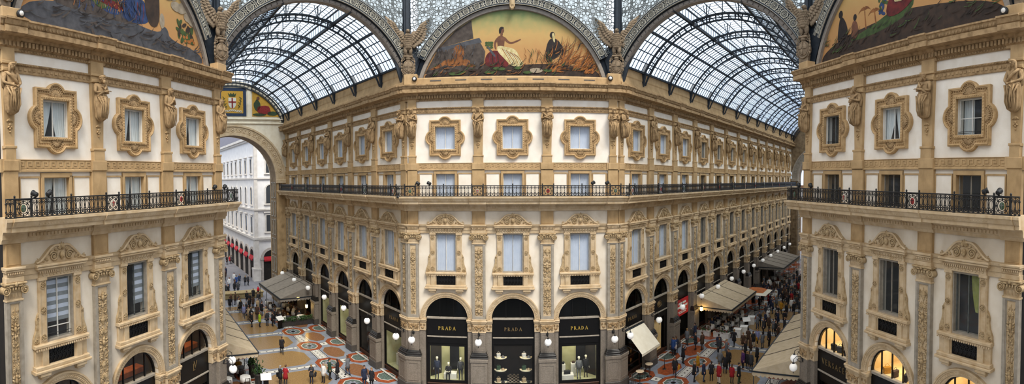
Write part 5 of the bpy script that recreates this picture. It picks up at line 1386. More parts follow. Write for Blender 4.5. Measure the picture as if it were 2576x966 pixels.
# ------------------------------------------------------------------ entrance arches at the end of the arms
EZ, ER = 16.5, 5.8
CREAMST = mat('cream_stone','#e9dfc9','#dccfb4',.85,1.5,.15,30,stain=('#bfae90',2,.35))
BROWNST = mat('brown_stone','#8a7558','#6f5c43',.85,2,.2,30,stain=('#54442f',2,.4))
def end_wall(sd, depth):
    b = MB(); n = 40
    inn = arc(0,EZ,ER,0,PI,n); out = []
    for x, z in inn:
        d = V((x,z-EZ)).normalized(); r = 20
        if abs(d.x) > 1e-6: r = min(r, 7.6/abs(d.x))
        # vault circle
        B_ = -(EZ-VZ)*d.y*-1; c0 = EZ-VZ
        disc = (c0*d.y)**2 - (c0*c0-(VR+.25)**2); rr = -c0*d.y + sqrt(max(0,disc)); out.append((d.x*min(r,rr), EZ+d.y*min(r,rr)))
    b.strip(out, inn, 0, .25, 0)
    b.strip(arc(0,EZ,ER+.02,0,PI,n), arc(0,EZ,ER,0,PI,n), 0, depth, 2)
    for s in (-1,1):
        b.box(min(s*ER,s*7.6), max(s*ER,s*7.6), 0, .25, 0, EZ, 1); x0 = s*ER
        b.add([(x0,.0,0),(x0,depth,0),(x0,depth,EZ),(x0,0,EZ)], [(0,1,2,3)], 2, False)
    b.strip(out, [(x*1.001,EZ+(z-EZ)*1.001) for x,z in inn], depth-.1, depth+.2, 0)
    for s in (-1,1): b.box(min(s*ER,s*9), max(s*ER,s*9), depth-.1, depth+.2, 0, EZ, 1)
    return b.mesh('wall_end_'+sd, [CREAMST, OCHRE, BROWNST] if sd == 'L' else [BROWNST]*3, False)
def end_parts(sd):
    k = []; n = 40
    b = MB(); b.strip(arc(0,EZ,7.12,0,PI,n), arc(0,EZ,6.9,0,PI,n), -.2, 0); b.strip(arc(0,EZ,6.9,0,PI,n), arc(0,EZ,ER+.25,0,PI,n), -.08, 0); b.strip(arc(0,EZ,ER+.25,0,PI,n), arc(0,EZ,ER-.05,0,PI,n), -.2, .1)
    for i in range(9):
        a = PI*(i+.5)/9
        b.tube([(6.48*cos(a)+.24*cos(t),-.1,EZ+6.48*sin(a)+.24*sin(t)) for t in [2*PI*j/12 for j in range(12)]], .05, 4, True); b.ell((6.48*cos(a),-.1,EZ+6.48*sin(a)), (.12,.08,.12), 8, 5)
        if i < 8:
            a0, a1 = a+.07, a+PI/9-.07
            for r in (6.25,6.7): b.strip(arc(0,EZ,r+.035,a0,a1,6), arc(0,EZ,r-.035,a0,a1,6), -.12, -.05)
            for j in range(7):
                t = a0+(a1-a0)*(j+.5)/7; leaf(b, 6.48*cos(t), -.1, EZ+6.48*sin(t), .2, .12, t+PI/2+(.8 if j % 2 else -.8), .04)
    for s in (-1,1):
        b.cham(min(s*5.75,s*7.2), max(s*5.75,s*7.2), -.3, .1, EZ-.5, EZ, .04)
    k.append(('archivolt', b.mesh('end_archivolt', BUFF if sd == 'L' else GREYST)))
    for s in (-1,1):
        p = MB(); x0, x1 = sorted((s*5.9, s*7.15)); p.cham(x0,x1,-.16,0,3.0,EZ-.5,.03); p.ring([(x0+.15,3.4),(x1-.15,3.4),(x1-.15,EZ-1),(x0+.15,EZ-1)], [(x0+.25,3.5),(x1-.25,3.5),(x1-.25,EZ-1.1),(x0+.25,EZ-1.1)], -.22, -.15)
        for i in range(6): rosette(p, (x0+x1)/2, -.18, 4.6+i*1.9, .2)
        p.cham(x0-.05,x1+.05,-.3,0,0,3.05,.05)
        k.append(('pier', p.mesh('arch_pier', OCHRE if sd == 'L' else BROWNST)))
    c = MB()
    for s in (-1,1):
        for z in range(6):
            z0 = 1.5+z*2.5; x = s*(ER-.01); 
            for y0 in (.4,1.5): 
                c.box(min(x,x-s*.04), max(x,x-s*.04), y0, y0+.9, z0, z0+.12); c.box(min(x,x-s*.04), max(x,x-s*.04), y0, y0+.9, z0+2.0, z0+2.12); c.box(min(x,x-s*.04), max(x,x-s*.04), y0, y0+.1, z0, z0+2.1); c.box(min(x,x-s*.04), max(x,x-s*.04), y0+.8, y0+.9, z0, z0+2.1)
    for i in range(17):
        a = PI*(i+.5)/17
        for y0 in (.35,1.5):
            q = MB(); q.ring([(-.42,-.45),(.42,-.45),(.42,.45),(-.42,.45)], [(-.32,-.35),(.32,-.35),(.32,.35),(-.32,.35)], -.06, 0)
            c.merge(q, Matrix.Translation(((ER-.0)*cos(a), y0+.45, EZ+(ER-.0)*sin(a))) @ Matrix.Rotation(PI/2-a,4,'Y') @ Matrix.Rotation(-PI/2,4,'X'))
    k.append(('coffers', c.mesh('coffers', GREYST)))
    return k
for sd, L in (('L',LEN_L),('R',LEN_R)):
    M = armm(sd) @ T(0, L); side = 'left' if sd == 'L' else 'right'
    solo('wall_'+side+'_end', end_wall(sd, 2.8), 'end wall of the %s arcade with a tall arched opening' % side, 'wall', M, None, 'structure')
    r = thing('entrance_arch', 'tall moulded entrance arch at the end of the %s arcade' % side, 'arch', M); inst(end_parts(sd), r)
# crest and side pictures over the left arch
M = armm('L') @ T(0, LEN_L)
b = MB(); b.cham(-7.3,7.3,-.16,0,23.75,23.95,.04); b.cham(-7.3,7.3,-.22,0,24.3,24.5,.05)
for s in (-1,1): b.cham(s*2.25-.26, s*2.25+.26, -.12, 0, 24.5, 28.6, .03); b.cham(s*6.5-.12,s*6.5+.12,-.1,0,24.0,25.6,.02)
b.strip(arc(0,VZ,7.85,VA-.1,PI-VA+.1,40), arc(0,VZ,7.45,VA-.1,PI-VA+.1,40), -.14, .1)
solo('cornice', b.mesh('crest_mouldings', CREAMST), 'cream mouldings framing the crest over the left entrance arch', 'moulding', M, None, 'structure')
NAVY = mat('crest_navy','#243650','#1a2940',.7,6); GOLDM = mat('crest_gold','#c89a36','#b08428',.6,12); REDM = mat('crest_red','#8e2420','#741b18',.7,6); WHM = mat('crest_white','#d6d2c4','#c4bfae',.7,6); GRM = mat('crest_green','#37482a','#28361f',.7,8)
r = thing('crest_mosaic', 'mosaic coat of arms with a red cross on white over the left entrance arch', 'mosaic', M)
b = MB(); b.box(-1.85,1.85,-.06,0,24.75,28.35); rect_frame(b, -1.85, 1.85, 24.75, 28.35, -.1, .06, .36, 0); link('border', b.mesh('crest_border', NAVY), r)
b = MB(); b.box(-1.45,1.45,-.08,-.05,25.12,27.98); link('ground', b.mesh('crest_ground', GOLDM), r)
b = MB(); b.prism([(-.5,26.2),(-.3,25.85),(0,25.7),(.3,25.85),(.5,26.2),(.5,27.1),(-.5,27.1)], -.12, -.07); sh = link('shield', b.mesh('crest_shield', WHM), r)
b = MB(); b.box(-.09,.09,-.14,-.11,25.76,27.08); b.box(-.48,.48,-.14,-.11,26.45,26.63); link('cross', b.mesh('crest_cross', REDM), sh)
b = MB(); b.prism([(-.4,27.25),(.4,27.25),(.55,27.7),(.3,27.5),(.2,27.75),(0,27.52),(-.2,27.75),(-.3,27.5),(-.55,27.7)], -.12, -.07); link('crown', b.mesh('crest_crown', GRM), r)
for s in (-1,1):
    b = MB(); b.tube([(s*.75,-.1,25.7),(s*1.1,-.1,26.3),(s*1.15,-.1,27.2)], .03, 4)
    for i in range(8): leaf(b, s*(.85+.05*i if i < 5 else 1.1), -.1, 25.85+.17*i, .26, .1, PI/2+(.7 if i % 2 else -.7), .02)
    link('wreath', b.mesh('crest_wreath', GRM), r)
b = MB()
for i in range(9):
    x = -1.1+.275*i; b.tube([(x+.12*cos(t),-.1,25.42+.1*sin(t)+.08*cos(x*3)) for t in [2*PI*j/8 for j in range(8)]], .045, 4, True)
link('ribbon', b.mesh('crest_ribbon', WHM), r)
for s, w_ in ((1,'right'),(-1,'left')):
    r = thing('side_mosaic', 'curved mosaic of a seated figure and a dark red mound %s of the crest' % w_, 'mosaic', M)
    P = [(2.65,24.75),(6.35,24.75)] + [p for p in arc(0,VZ,7.3,math.asin((24.8-VZ)/7.3),math.acos(2.7/7.3),14)]
    P = [(s*x,z) for x,z in P]; P = P if s > 0 else P[::-1]
    b = MB(); b.prism(P, -.06, 0); link('ground', b.mesh('mosaic_ground', GOLDM), r)
    def bl(x, z, rx, rz, mt, nm, n=14, wob=.25):
        rd = random.Random(int(x*100)); q = MB(); q.prism([(s*x+rx*cos(t)*(1+wob*(rd.random()-.5)), z+rz*sin(t)*(1+wob*(rd.random()-.5))) for t in [2*PI*j/n for j in range(n)]], -.1, -.05); link(nm, q.mesh(nm, mt), r)
    bl(4.2,25.6,1.0,.62,REDM,'mound'); bl(3.3,26.2,.42,.7,GRM,'figure_robe'); bl(3.45,27.1,.2,.24,mat('mural_skin','#7c5138'),'figure_head'); bl(5.4,25.15,.75,.28,GRM,'foliage'); bl(3.6,24.98,.85,.2,GRM,'grass_bank')
# ------------------------------------------------------------------ buildings out in the street
PALE = mat('pale_facade','#e6e4e2','#d9d7d6',.85,1.2,.08,20); PALES = mat('pale_trim','#d2cdc6','#c0bab2',.85,2,.1,20); STREETST = mat('street_stone','#b9b0a8','#a39a92',.8,2,.15,20)
SLATE = mat('slate_roof','#5b5a66','#4a4955',.7,3); REDAW = mat('red_awning','#b3202a','#941922',.8,3)
def street_front(mb, L, nb, org, dirx, diry, wins, panes, awn):
    """one front of the pale building from org along (dirx,diry); wins/panes/awn collect separate meshes"""
    pass
M = armm('L'); bx, by = 6.7, 44.6
r = thing('building', 'pale stone corner building with arcade and red awnings beyond the left entrance arch', 'building', M @ T(bx, by))
LA_, LB_ = 48.0, 22.0      # length of the street front (along y) and of the front that faces the arch (along x)
b = MB(); b.box(0,LB_,0,LA_,0,23.2,0); link('wall', b.mesh('street_wall', PALE), r)
b = MB()
for z0, z1, e in ((6.5,6.75,.25),(6.75,7.1,.4),(11.5,11.75,.3),(16.6,16.85,.25),(22.9,23.2,.4),(23.2,23.6,.7)): b.box(-e,LB_,-e,LA_,z0,z1)
b.box(-.3,.5,-.3,.5,0,6.5); b.box(-.5,.7,-.5,.7,0,1.9); b.box(-.55,.75,-.55,.75,1.8,2.1); b.box(-.15,.4,-.15,.4,7.1,22.9)
link('cornices', b.mesh('street_cornices', PALES), r)
b = MB(); b.add([(-.7,-.7,23.6),(LB_,-.7,23.6),(LB_,LA_,23.6),(-.7,LA_,23.6),(2.2,2.2,27.5),(LB_,2.2,27.5),(LB_,LA_,27.5),(2.2,LA_,27.5)], [(0,1,5,4),(0,4,7,3),(4,5,6,7)], 0, False); link('roof', b.mesh('street_roof', SLATE, False), r)
def on_front(mb_fn, front, s):
    """matrix for a piece at distance s from the corner: front 'A' is the street side (faces -x), 'B' faces -y"""
    return (Matrix.Translation((0,s,0)) @ Matrix.Rotation(-PI/2,4,'Z')) if front == 'A' else Matrix.Translation((s,0,0))
def st_window(z0, w, h, arch):
    f = MB(); pts = [(w,z0),(w,z0+h)] + (arc(0,z0+h,w,0,PI,10)[1:-1] if arch else []) + [(-w,z0+h),(-w,z0)]
    oo = [(x*1.25,(z0-.12 if z <= z0 else z+.15)) for x,z in pts]; f.ring(oo, pts, -.12, .05); f.cham(-w*1.5,w*1.5,-.25,0,z0-.25,z0-.1,.03)
    if not arch: f.cham(-w*1.6,w*1.6,-.3,0,z0+h+.35,z0+h+.5,.03)
    g = MB(); g.prism(pts, -.03, .02)
    return ('window', f.mesh('street_window', PALES), None, [('pane', g.mesh('street_pane', glassmat('street_glass','#6b7076',.5,.5,.05,'#55595e')))])
SW = [st_window(7.7,.55,2.6,False), st_window(12.4,.55,2.3,True), st_window(17.6,.55,2.3,False)]
BW = [st_window(8.0,.75,2.7,False), st_window(12.6,.75,2.3,True), st_window(17.6,.7,2.3,False)]
ar_ = MB(); ar_.strip(arc(0,3.6,1.75,0,PI,14), arc(0,3.6,1.35,0,PI,14), -.15, .05); 
for s in (-1,1): ar_.box(min(s*1.35,s*1.75), max(s*1.35,s*1.75), -.15, .05, 0, 3.6); ar_.box(min(s*1.3,s*1.85), max(s*1.3,s*1.85), -.22, .05, 3.4, 3.65)
arm_ = ar_.mesh('street_arch', STREETST); dk = MB(); dk.prism([(1.35,0)]+arc(0,3.6,1.35,0,PI,14)+[(-1.35,0)], -.04, .02); dkm = dk.mesh('street_shop', DARKIN)
aw = MB(); aw.prism([(-1.3,3.3),(1.3,3.3),(1.3,3.9),(-1.3,3.9)], -.1, -.05); aw.add([(-1.3,-.1,3.9),(1.3,-.1,3.9),(1.3,-.4,3.4),(-1.3,-.4,3.4),(-1.3,-.4,3.15),(1.3,-.4,3.15)], [(0,1,2,3),(3,2,5,4)], 0, False); awm = aw.mesh('street_awning', REDAW)
for i in range(12):
    s = 2.2+3.9*i; Mx = on_front(None,'A',s)
    for k_ in SW: o = link(k_[0], k_[1], r, Mx); inst(k_[3], o)
    o = link('arch', arm_, r, Mx); link('shop_opening', dkm, o); link('awning', awm, o)
for i in range(5):
    s = 2.6+4.2*i; Mx = on_front(None,'B',s)
    for k_ in BW: o = link(k_[0], k_[1], r, Mx); inst(k_[3], o)
    o = link('arch', arm_, r, Mx); link('shop_opening', dkm, o); link('awning', awm, o)
# beyond the right arch
M = armm('R') @ T(-9, LEN_R+14)
r = thing('building', 'brown and white office front beyond the right entrance arch', 'building', M)
b = MB(); b.box(0,20,0,8,0,15); link('wall', b.mesh('far_wall', mat('brown_facade','#7d5c47','#6a4b39',.8,2)), r)
for i in range(5):
    g = MB(); g.box(1.2+i*4,2.6+i*4,-.1,.05,1,14.4); link('window', g.mesh('far_window', PALE), r)
# sandy stone bench in the street
b = MB(); b.cham(-3.2,3.2,-.7,.7,0,.75,.05); b.cham(-3.3,3.3,-.8,.8,.7,.85,.04)
solo('stone_bench', b.mesh('stone_bench', mat('bench_stone','#9c8a63','#85744f',.8,4,.1,30)), 'long low sandy stone bench in the street beyond the left arch', 'bench', armm('L') @ T(1.6,34.3))

# the house across the street, hidden from here but shading it
b = MB(); b.box(-14,0,0,48,0,22); b.box(-14,.4,-.4,48,21.4,22); b.box(-14,.25,-.25,48,6.5,7)
solo('building', b.mesh('opposite_house', [PALES]), 'plain pale house on the other side of the street', 'building', armm('L') @ T(-8.5, 44.6))
# ------------------------------------------------------------------ the near side of the octagon, behind the viewer
b = MB(); b.box(-A_,A_,-.9,-.5,0,24.1); solo('wall_near', b.mesh('wall_near', PLASTER2), 'plastered near wall of the octagon behind the viewer', 'wall', T(0,-R_), None, 'structure')
for s, w_ in ((-1,'left'),(1,'right')):
    for k_, (x, y) in enumerate(((s*A_,-R_),(s*R_,-A_))):
        b = MB(); b.box(-.2,.2,0,28,0,24.7); solo('wall_near_'+w_, b.mesh('near_arm_wall', PLASTER2), '%s wall of the near %s arcade outside the view' % (('inner','outer')[k_], w_), 'wall', T(x+s*.3*(1 if k_ == 0 else 0), y-.3*(k_), 0, PI+s*PI/4) @ T(0,.6), None, 'structure')
# ------------------------------------------------------------------ globe lamps on the pilasters
def lamp_kit():
    b = MB(); b.ell((0,-.02,.35), (.1,.06,.14), 8, 5); b.tube([(0,-.02,.35),(0,-.2,.62),(0,-.5,.66),(0,-.72,.52),(0,-.75,.3)], .024, 5)
    b.tube([(0,-.03,.2),(0,-.3,.28),(0,-.5,.5)], .018, 5); b.tube([(0,-.3+.1*cos(t),.42+.1*sin(t)) for t in [.3+5*i/9 for i in range(10)]], .016, 4)
    b.tube([(0,-.02,.3),(0,.0,1.05),(0,-.04,1.1)], .014, 4); b.lathe([(.03,.24),(.1,.25),(.06,.31),(.02,.33)], 8, (0,-.75,0)); f = MB(); f.lathe([(.01,-.42),(.03,-.36),(.02,-.3),(.09,-.25)], 8, (0,-.75,0))
    g = MB(); g.ell((0,-.75,0), (.27,.27,.27), 16, 11)
    return [('bracket', b.mesh('lamp_bracket', IRON)), ('globe', g.mesh('lamp_globe', GLOBE)), ('finial', f.mesh('lamp_finial', IRON))]
LAMP = lamp_kit()
def lamp(M, where): r = thing('globe_lamp', 'white globe lamp ' + where, 'lamp', M, 'globe lamps'); inst(LAMP, r)
for fc in ('C','LA','RA'):
    F = FACES[fc]
    for j, x in enumerate(F['corners'] + F['mids']): lamp(fm(fc) @ T(x, -.27, 4.12), 'on the pilaster ' + pilname(fc, j))
for fc, x, w_ in (('L',7.72,'left'),('R',-7.72,'right')): lamp(fm(fc) @ T(x, -.27, 4.12), 'on the arcade corner of the %s facade' % w_)
lamp(armm('L') @ T(-HW, .62, 4.12, PI/2), 'just inside the arcade behind the left facade'); lamp(armm('R') @ T(HW, .62, 4.12, -PI/2), 'just inside the arcade behind the right facade')
# ------------------------------------------------------------------ floodlights on the railings, small lamps on the attic
def flood_kit():
    b = MB(); Mx = Matrix.Rotation(-1.2,4,'X'); q = MB(); q.lathe([(.1,-.2),(.15,-.16),(.16,.1),(.19,.13),(.19,.2),(.16,.2)], 14); b.merge(q, Matrix.Translation((0,0,.17)) @ Mx)
    l = MB(); l.lathe([(.15,.17),(.15,.19)], 14); lm = MB(); lm.merge(l, Matrix.Translation((0,0,.17)) @ Mx)
    y = MB(); y.tube([(-.2,0,.17),(-.2,0,-.02),(.2,0,-.02),(.2,0,.17)], .02, 5); y.box(-.05,.05,-.06,.06,-.06,.0)
    return [('housing', b.mesh('floodlight_housing', IRON)), ('lens', lm.mesh('floodlight_lens', DARKGLASS)), ('yoke', y.mesh('floodlight_yoke', IRON))]
FLOOD = flood_kit()
for fc, us, tw in (('C',(-7.05,-6.2,5.95,7.02),(1,1,-1,-1)), ('L',(-7.08,-6.36,5.88,6.97),(.3,-1,-1,-1)), ('R',(-7.2,-5.9,6.8,7.5),(1,1,-.8,.1))):
    for i, u in enumerate(us):
        r = thing('floodlight', 'black floodlight on the railing, %s from left on the %s' % (ORD[i], FACES[fc]['where']), 'floodlight', fm(fc) @ T(u, -RN, 15.9, tw[i]*1.2) @ Matrix.Scale(.72,4), 'floodlights'); inst(FLOOD, r)
b = MB(); b.ell((0,0,0), (.16,.16,.16), 12, 8); BALL = b.mesh('round_camera', IRON)
for fc, u in (('RA',-.45),('LA',.5)):
    solo('dome_camera', BALL, 'small black ball camera under the railing at the corner of the ' + FACES[fc]['where'], 'camera', fm(fc) @ T(u, -1.2, 14.98))
b = MB(); b.lathe([(.17,0),(.19,.03),(.19,.12),(.14,.16)], 14); AL0 = b.mesh('attic_lamp_ring', IRON); b = MB(); b.ell((0,0,.15), (.12,.12,.05), 12, 6); AL1 = b.mesh('attic_lamp_lens', WHITEP)
for fc, u, w_ in (('C',-7.35,'left'),('C',7.35,'right'),('L',-7.3,'left'),('R',7.3,'right')):
    r = thing('round_spotlight', 'small round white spotlight on the attic ledge at the %s end of the %s' % (w_, FACES[fc]['where']), 'spotlight', fm(fc) @ T(u, -.62, 23.9 if fc == 'C' else 23.75) @ Matrix.Rotation(PI/2,4,'X')); link('housing', AL0, r); link('lens', AL1, r)
# ------------------------------------------------------------------ awnings
def awning(name, label, M, L, wb, wf, zb, zf, canvas, val=.32):
    """along x 0..L, from the wall (y=0) out to y=-(wf); pitched"""
    t = thing(name, label, 'awning', M)
    b = MB(); b.add([(0,-wb,zb),(L,-wb,zb),(L,-wf,zf),(0,-wf,zf),(0,-wb,zb-.04),(L,-wb,zb-.04),(L,-wf,zf-.04),(0,-wf,zf-.04)], [(0,1,2,3),(7,6,5,4)], 0, False)
    for x in (0, L): b.add([(x,-wb,zb),(x,-wf,zf),(x,-wb,zf)], [(0,1,2)], 0, False)
    link('canvas', b.mesh('canvas', canvas, False), t)
    b = MB(); k = max(2, int(L/2.4))
    for i in range(1,k):
        x = L*i/k; b.tube([(x,-wb,zb+.015),(x,-wf,zf+.015)], .03, 4, smooth=False)
    for y, z in ((wb+(wf-wb)*.12, zb+(zf-zb)*.12),): b.tube([(0,-y,z+.012),(L,-y,z+.012)], .02, 4, smooth=False)
    link('seams', b.mesh('seams', SEAM), t)
    b = MB(); b.box(-.05,L+.05,-wf-.06,-wf+.04,zf-.1,zf+.03)
    for x in (0,L): b.box(x-.04,x+.04,-wf,-wb,zf-.1,zf-.02)
    link('front_bar', b.mesh('front_bar', IRONB), t)
    b = MB()
    def scal(p0, p1):
        d = V(p1)-V(p0); n = max(2, int(d.length/.3)); vs = []; fs = []
        for i in range(n):
            a, c = V(p0)+d*i/n, V(p0)+d*(i+1)/n; m_ = (a+c)/2; z0 = zf-.08
            q = [(a.x,a.y,z0),(c.x,c.y,z0),(c.x,c.y,z0-val*.62),(m_.x+d.x/n*.25,m_.y+d.y/n*.25,z0-val*.92),(m_.x,m_.y,z0-val),(m_.x-d.x/n*.25,m_.y-d.y/n*.25,z0-val*.92),(a.x,a.y,z0-val*.62)]
            b.add(q, [tuple(range(7))], 0, False)
    scal((0,-wf-.03,0),(L,-wf-.03,0)); scal((0,-wb,0),(0,-wf,0)); scal((L,-wb,0),(L,-wf,0))
    link('valance', b.mesh('valance', canvas, False), t)
    for x in [.05]+[L*i/3 for i in (1,2)]+[L-.05]: b = MB(); b.tube([(x,-wf+.1,0),(x,-wf+.1,zf-.05)], .035, 6); link('post', b.mesh('awning_post', IRONB), t)
    for x in (.3, L*.5, L-.3): b = MB(); b.tube([(x,-wb,zb-.5),(x,-wf+.1,zf-.08)], .025, 5); link('brace', b.mesh('awning_brace', IRONB), t)
    return t
awning('cafe_awning', 'grey canvas cafe awning against the central building in the left arcade', fm('LA') @ T(-29.2), 9.05, .3, 4.15, 4.25, 3.0, AWNG)
awning('cafe_awning', 'large beige canvas cafe awning in the middle of the right arcade', fm('RA') @ T(15.1), 8.8, .3, 4.25, 4.02, 2.9, AWN)
awning('cafe_awning', 'blue-grey canvas awning far down the right arcade', fm('RA') @ T(38.6), 12.1, .3, 4.3, 3.95, 3.1, AWNG)
awning('cafe_awning', 'beige canvas awning close behind the left facade', armm('L') @ T(-HW,5.0,0,PI/2), 13.5, .3, 3.75, 4.2, 2.85, AWN)
awning('cafe_awning', 'beige canvas awning close behind the right facade', armm('R') @ T(HW,14.9,0,-PI/2), 14.3, .3, 3.75, 4.2, 2.95, AWN)
t = thing('shop_awning', 'plain cream awning let down over the first shopfront of the right arcade wall', 'awning', fm('RA') @ T(1.2))
b = MB(); b.add([(0,-.05,4.06),(2.95,-.05,4.06),(2.95,-1.6,2.5),(0,-1.6,2.5),(0,-.05,4.03),(2.95,-.05,4.03),(2.95,-1.6,2.47),(0,-1.6,2.47)], [(0,1,2,3),(7,6,5,4),(0,3,7,4),(1,5,6,2)], 0, False); b.box(0,2.95,-1.64,-1.6,2.3,2.5); link('canvas', b.mesh('canvas', AWNC), t)
b = MB(); b.tube([(-.05,-.06,4.06),(3.0,-.06,4.06)], .06, 8); link('roller', b.mesh('roller', IRONB), t)
for x in (.05,2.9): b = MB(); b.tube([(x,-.1,2.9),(x,-1.55,2.5)], .02, 5); link('arm', b.mesh('awning_arm', IRONB), t)
t = thing('shop_banner', 'red banner with white lettering in the third shopfront of the right arcade wall', 'banner', fm('RA') @ T(FACES['RA']['bays'][2]))
b = MB(); b.box(-1.45,1.45,.1,.16,2.6,4.25); link('cloth', b.mesh('banner_cloth', REDP), t)
b = MB()
for z, w_, h in ((3.75,.9,.2),(3.4,1.2,.2),(3.0,1.0,.08),(2.85,.8,.08)):
    x = -w_
    rnd = random.Random(int(z*100))
    while x < w_-.1: l = .06+.08*rnd.random(); b.box(x, x+l, .08, .1, z, z+h); x += l+.04
link('lettering', b.mesh('banner_marks', WHITEC), t)
# ------------------------------------------------------------------ cafe furniture
def table_kit(h=.74, r=.42, cloth=True):
    b = MB(); b.lathe([(.24,0),(.24,.02),(.04,.05),(.03,.4),(.03,h-.03)], 10); p = [('pedestal', b.mesh('table_pedestal', IRON))]
    t = MB(); t.lathe([(r-.02,h-.035),(r,h-.03),(r,h-.005),(r-.01,h)], 16); p.append(('tabletop', t.mesh('table_top', WHITEC if cloth else mat('pale_tabletop','#dcc9ae','#cdb796',.4,5)) ))
    if cloth:
        p.append(('tablecloth', skirt_mb([(h-.4,r*1.12,r*1.12),(h-.15,r*1.06,r*1.06),(h+.004,r*1.0,r*1.0),(h+.008,r*.9,r*.9)], 24, 8, .04).mesh('tablecloth', WHITEC)))
    return p
def chair_kit(m_):
    b = MB(); b.cham(-.21,.21,-.21,.21,.43,.47,.015); p = [('seat', b.mesh('chair_seat', m_))]
    b = MB(); vs = [(.2*sin(a), .2*cos(a)*.6+.09) for a in [-1.2+.4*i for i in range(7)]]
    b.tube([(vs[0][0],vs[0][1],.46)]+[(x,y,.86) for x,y in vs]+[(vs[-1][0],vs[-1][1],.46)], .02, 5)
    for x, y in vs[1:-1:2]: b.tube([(x,y,.46),(x,y,.86)], .014, 4)
    p.append(('backrest', b.mesh('chair_back', m_)))
    for sx in (-1,1):
        for sy in (-1,1):
            b = MB(); b.tube([(sx*.18,sy*.18,.44),(sx*.21,sy*.21,0)], .016, 5); p.append(('leg', b.mesh('chair_leg', m_)))
    return p
TABC, TABP, TABH = table_kit(), table_kit(.74,.4,False), table_kit(1.08,.33,False)
CHW, CHD = chair_kit(mat('white_wicker','#d8d5ce','#c6c2b9',.7,20)), chair_kit(mat('dark_wicker','#4a372a','#33261d',.7,20))
def planter_kit(L, flowers):
    b = MB(); b.cham(-L/2,L/2,-.2,.2,0.0,.55,.03); b.ring([(-L/2-.02,.5),(L/2+.02,.5),(L/2+.02,.58),(-L/2-.02,.58)], [(-L/2+.03,.51),(L/2-.03,.51),(L/2-.03,.57),(-L/2+.03,.57)], -.22, .22)
    p = [('box', b.mesh('planter_box', WHITEP if flowers else TERRA))]
    f = MB(); rnd = random.Random(3)
    for i in range(int(L*70)):
        x, y, z = -L/2+.06+rnd.random()*(L-.12), (rnd.random()-.5)*.4, .5+rnd.random()*(.3 if flowers else .5); d = rotm(rnd.random()*3, rnd.random()*3, rnd.random()*3)
        f.ell((x,y,z), (.09,.02,.05), 5, 3, 1 if flowers and rnd.random() < .5 else 0, d)
    p.append(('plants', f.mesh('planter_plants', [LEAF, mat('red_flower','#7e1822','#5e1119')]))); 
    return p
PLF, PLG = planter_kit(1.7, True), planter_kit(1.9, False)
def pot_kit():
    b = MB(); b.lathe([(.2,0),(.27,.1),(.32,.9),(.38,1.0),(.38,1.08),(.3,1.06)], 12); p = [('pot', b.mesh('tall_pot', TERRA))]
    f = MB(); rnd = random.Random(5)
    for i in range(170):
        v = V((rnd.gauss(0,.2),rnd.gauss(0,.2),1.15+abs(rnd.gauss(0,.3)))); f.ell(tuple(v), (.12,.015,.045), 5, 3, 0, rotm(rnd.random()*3, rnd.random()*3, rnd.random()*3))
    p.append(('shrub', f.mesh('pot_shrub', LEAF))); return p
POT = pot_kit()
def menu_kit():
    b = MB(); b.box(-.2,.2,-.12,.12,0,1.0); b.cham(-.3,.3,-.2,.2,0,.05,.02); p = [('stand', b.mesh('menu_stand', FASCIA))]
    q = MB(); q.box(-.42,.42,-.32,.32,-.02,.02); Q = MB(); Q.merge(q, Matrix.Translation((0,0,1.12)) @ Matrix.Rotation(.5,4,'X')); p.append(('board', Q.mesh('menu_board', WHITEC))); return p
MENU = menu_kit()
def put(kit, name, label, cat, M, group=None): r = thing(name, label, cat, M, group); inst(kit, r); return r
AL, AR_M = armm('L'), armm('R')
# under the grey awning, left arcade (x across, t along)
SEATED = []
spots = [('L', 'under left grey awning', 'from the octagon', [(x,t) for t in (20.7,22.6,24.5,26.4,28.2) for x in (4.0,5.7)], CHD, TABC),
         ('R', 'under right beige awning', 'from the octagon', [(x,t) for t in (16.2,18.0,19.8,21.6) for x in (-5.8,-4.2)], CHW, TABC),
         ('L', 'under left beige awning', 'from the octagon', [(x,t) for t in (5.8,7.8,9.8) for x in (-5.9,-4.4)], CHD, TABC),
         ('R', 'under far grey awning', 'from the octagon', [(x,t) for t in (40,43,46) for x in (-5.6,-4.2)], CHD, TABC)]
rnd = random.Random(11)
for sd, wh, _, pts, ch, tb in spots:
    M = armm(sd); n = 0
    for i, (x, t_) in enumerate(pts):
        row = 'against the wall' if abs(x) > 5 else 'on the open side'
        put(tb, 'cafe_table', 'round table with white cloth %s, %s row %s' % (wh, ORD[i//2], row), 'table', M @ T(x, t_), 'cafe tables ' + wh)
        for s in (-1,1):
            put(ch, 'cafe_chair', '%s wicker chair %s its table, %s row %s, %s' % ('white' if ch is CHW else 'dark', 'before' if s < 0 else 'beyond', ORD[i//2], row, wh), 'chair', M @ T(x, t_+s*.62, 0, 0 if s > 0 else PI), 'cafe chairs ' + wh)
            if rnd.random() < .55 and wh != 'under far grey awning': SEATED.append((sd, x, t_+s*.58, 0 if s > 0 else PI, wh, i))
for i, x in enumerate((6.1,4.9,3.6)): put(PLG, 'hedge_planter', 'dark box planter of clipped green hedge before the grey awning, %s from the wall' % ORD[i], 'planter', AL @ T(x*1.02+.1 if i else 6.0, 19.6), 'hedge planters')
for i, (x, t_) in enumerate(((-6.1,14.7),(-4.0,14.75))): put(PLF, 'flower_planter', 'white box planter of dark red flowers before the beige awning, %s' % ('near the wall' if i == 0 else 'on the open side'), 'planter', AR_M @ T(x, t_), 'flower planters')
for i, t_ in enumerate((5.3,7.3)): put(POT, 'potted_shrub', 'tall dark pot with leafy shrub beside left beige awning, %s from octagon' % ORD[i], 'plant', AL @ T(-3.45, t_), 'potted shrubs')
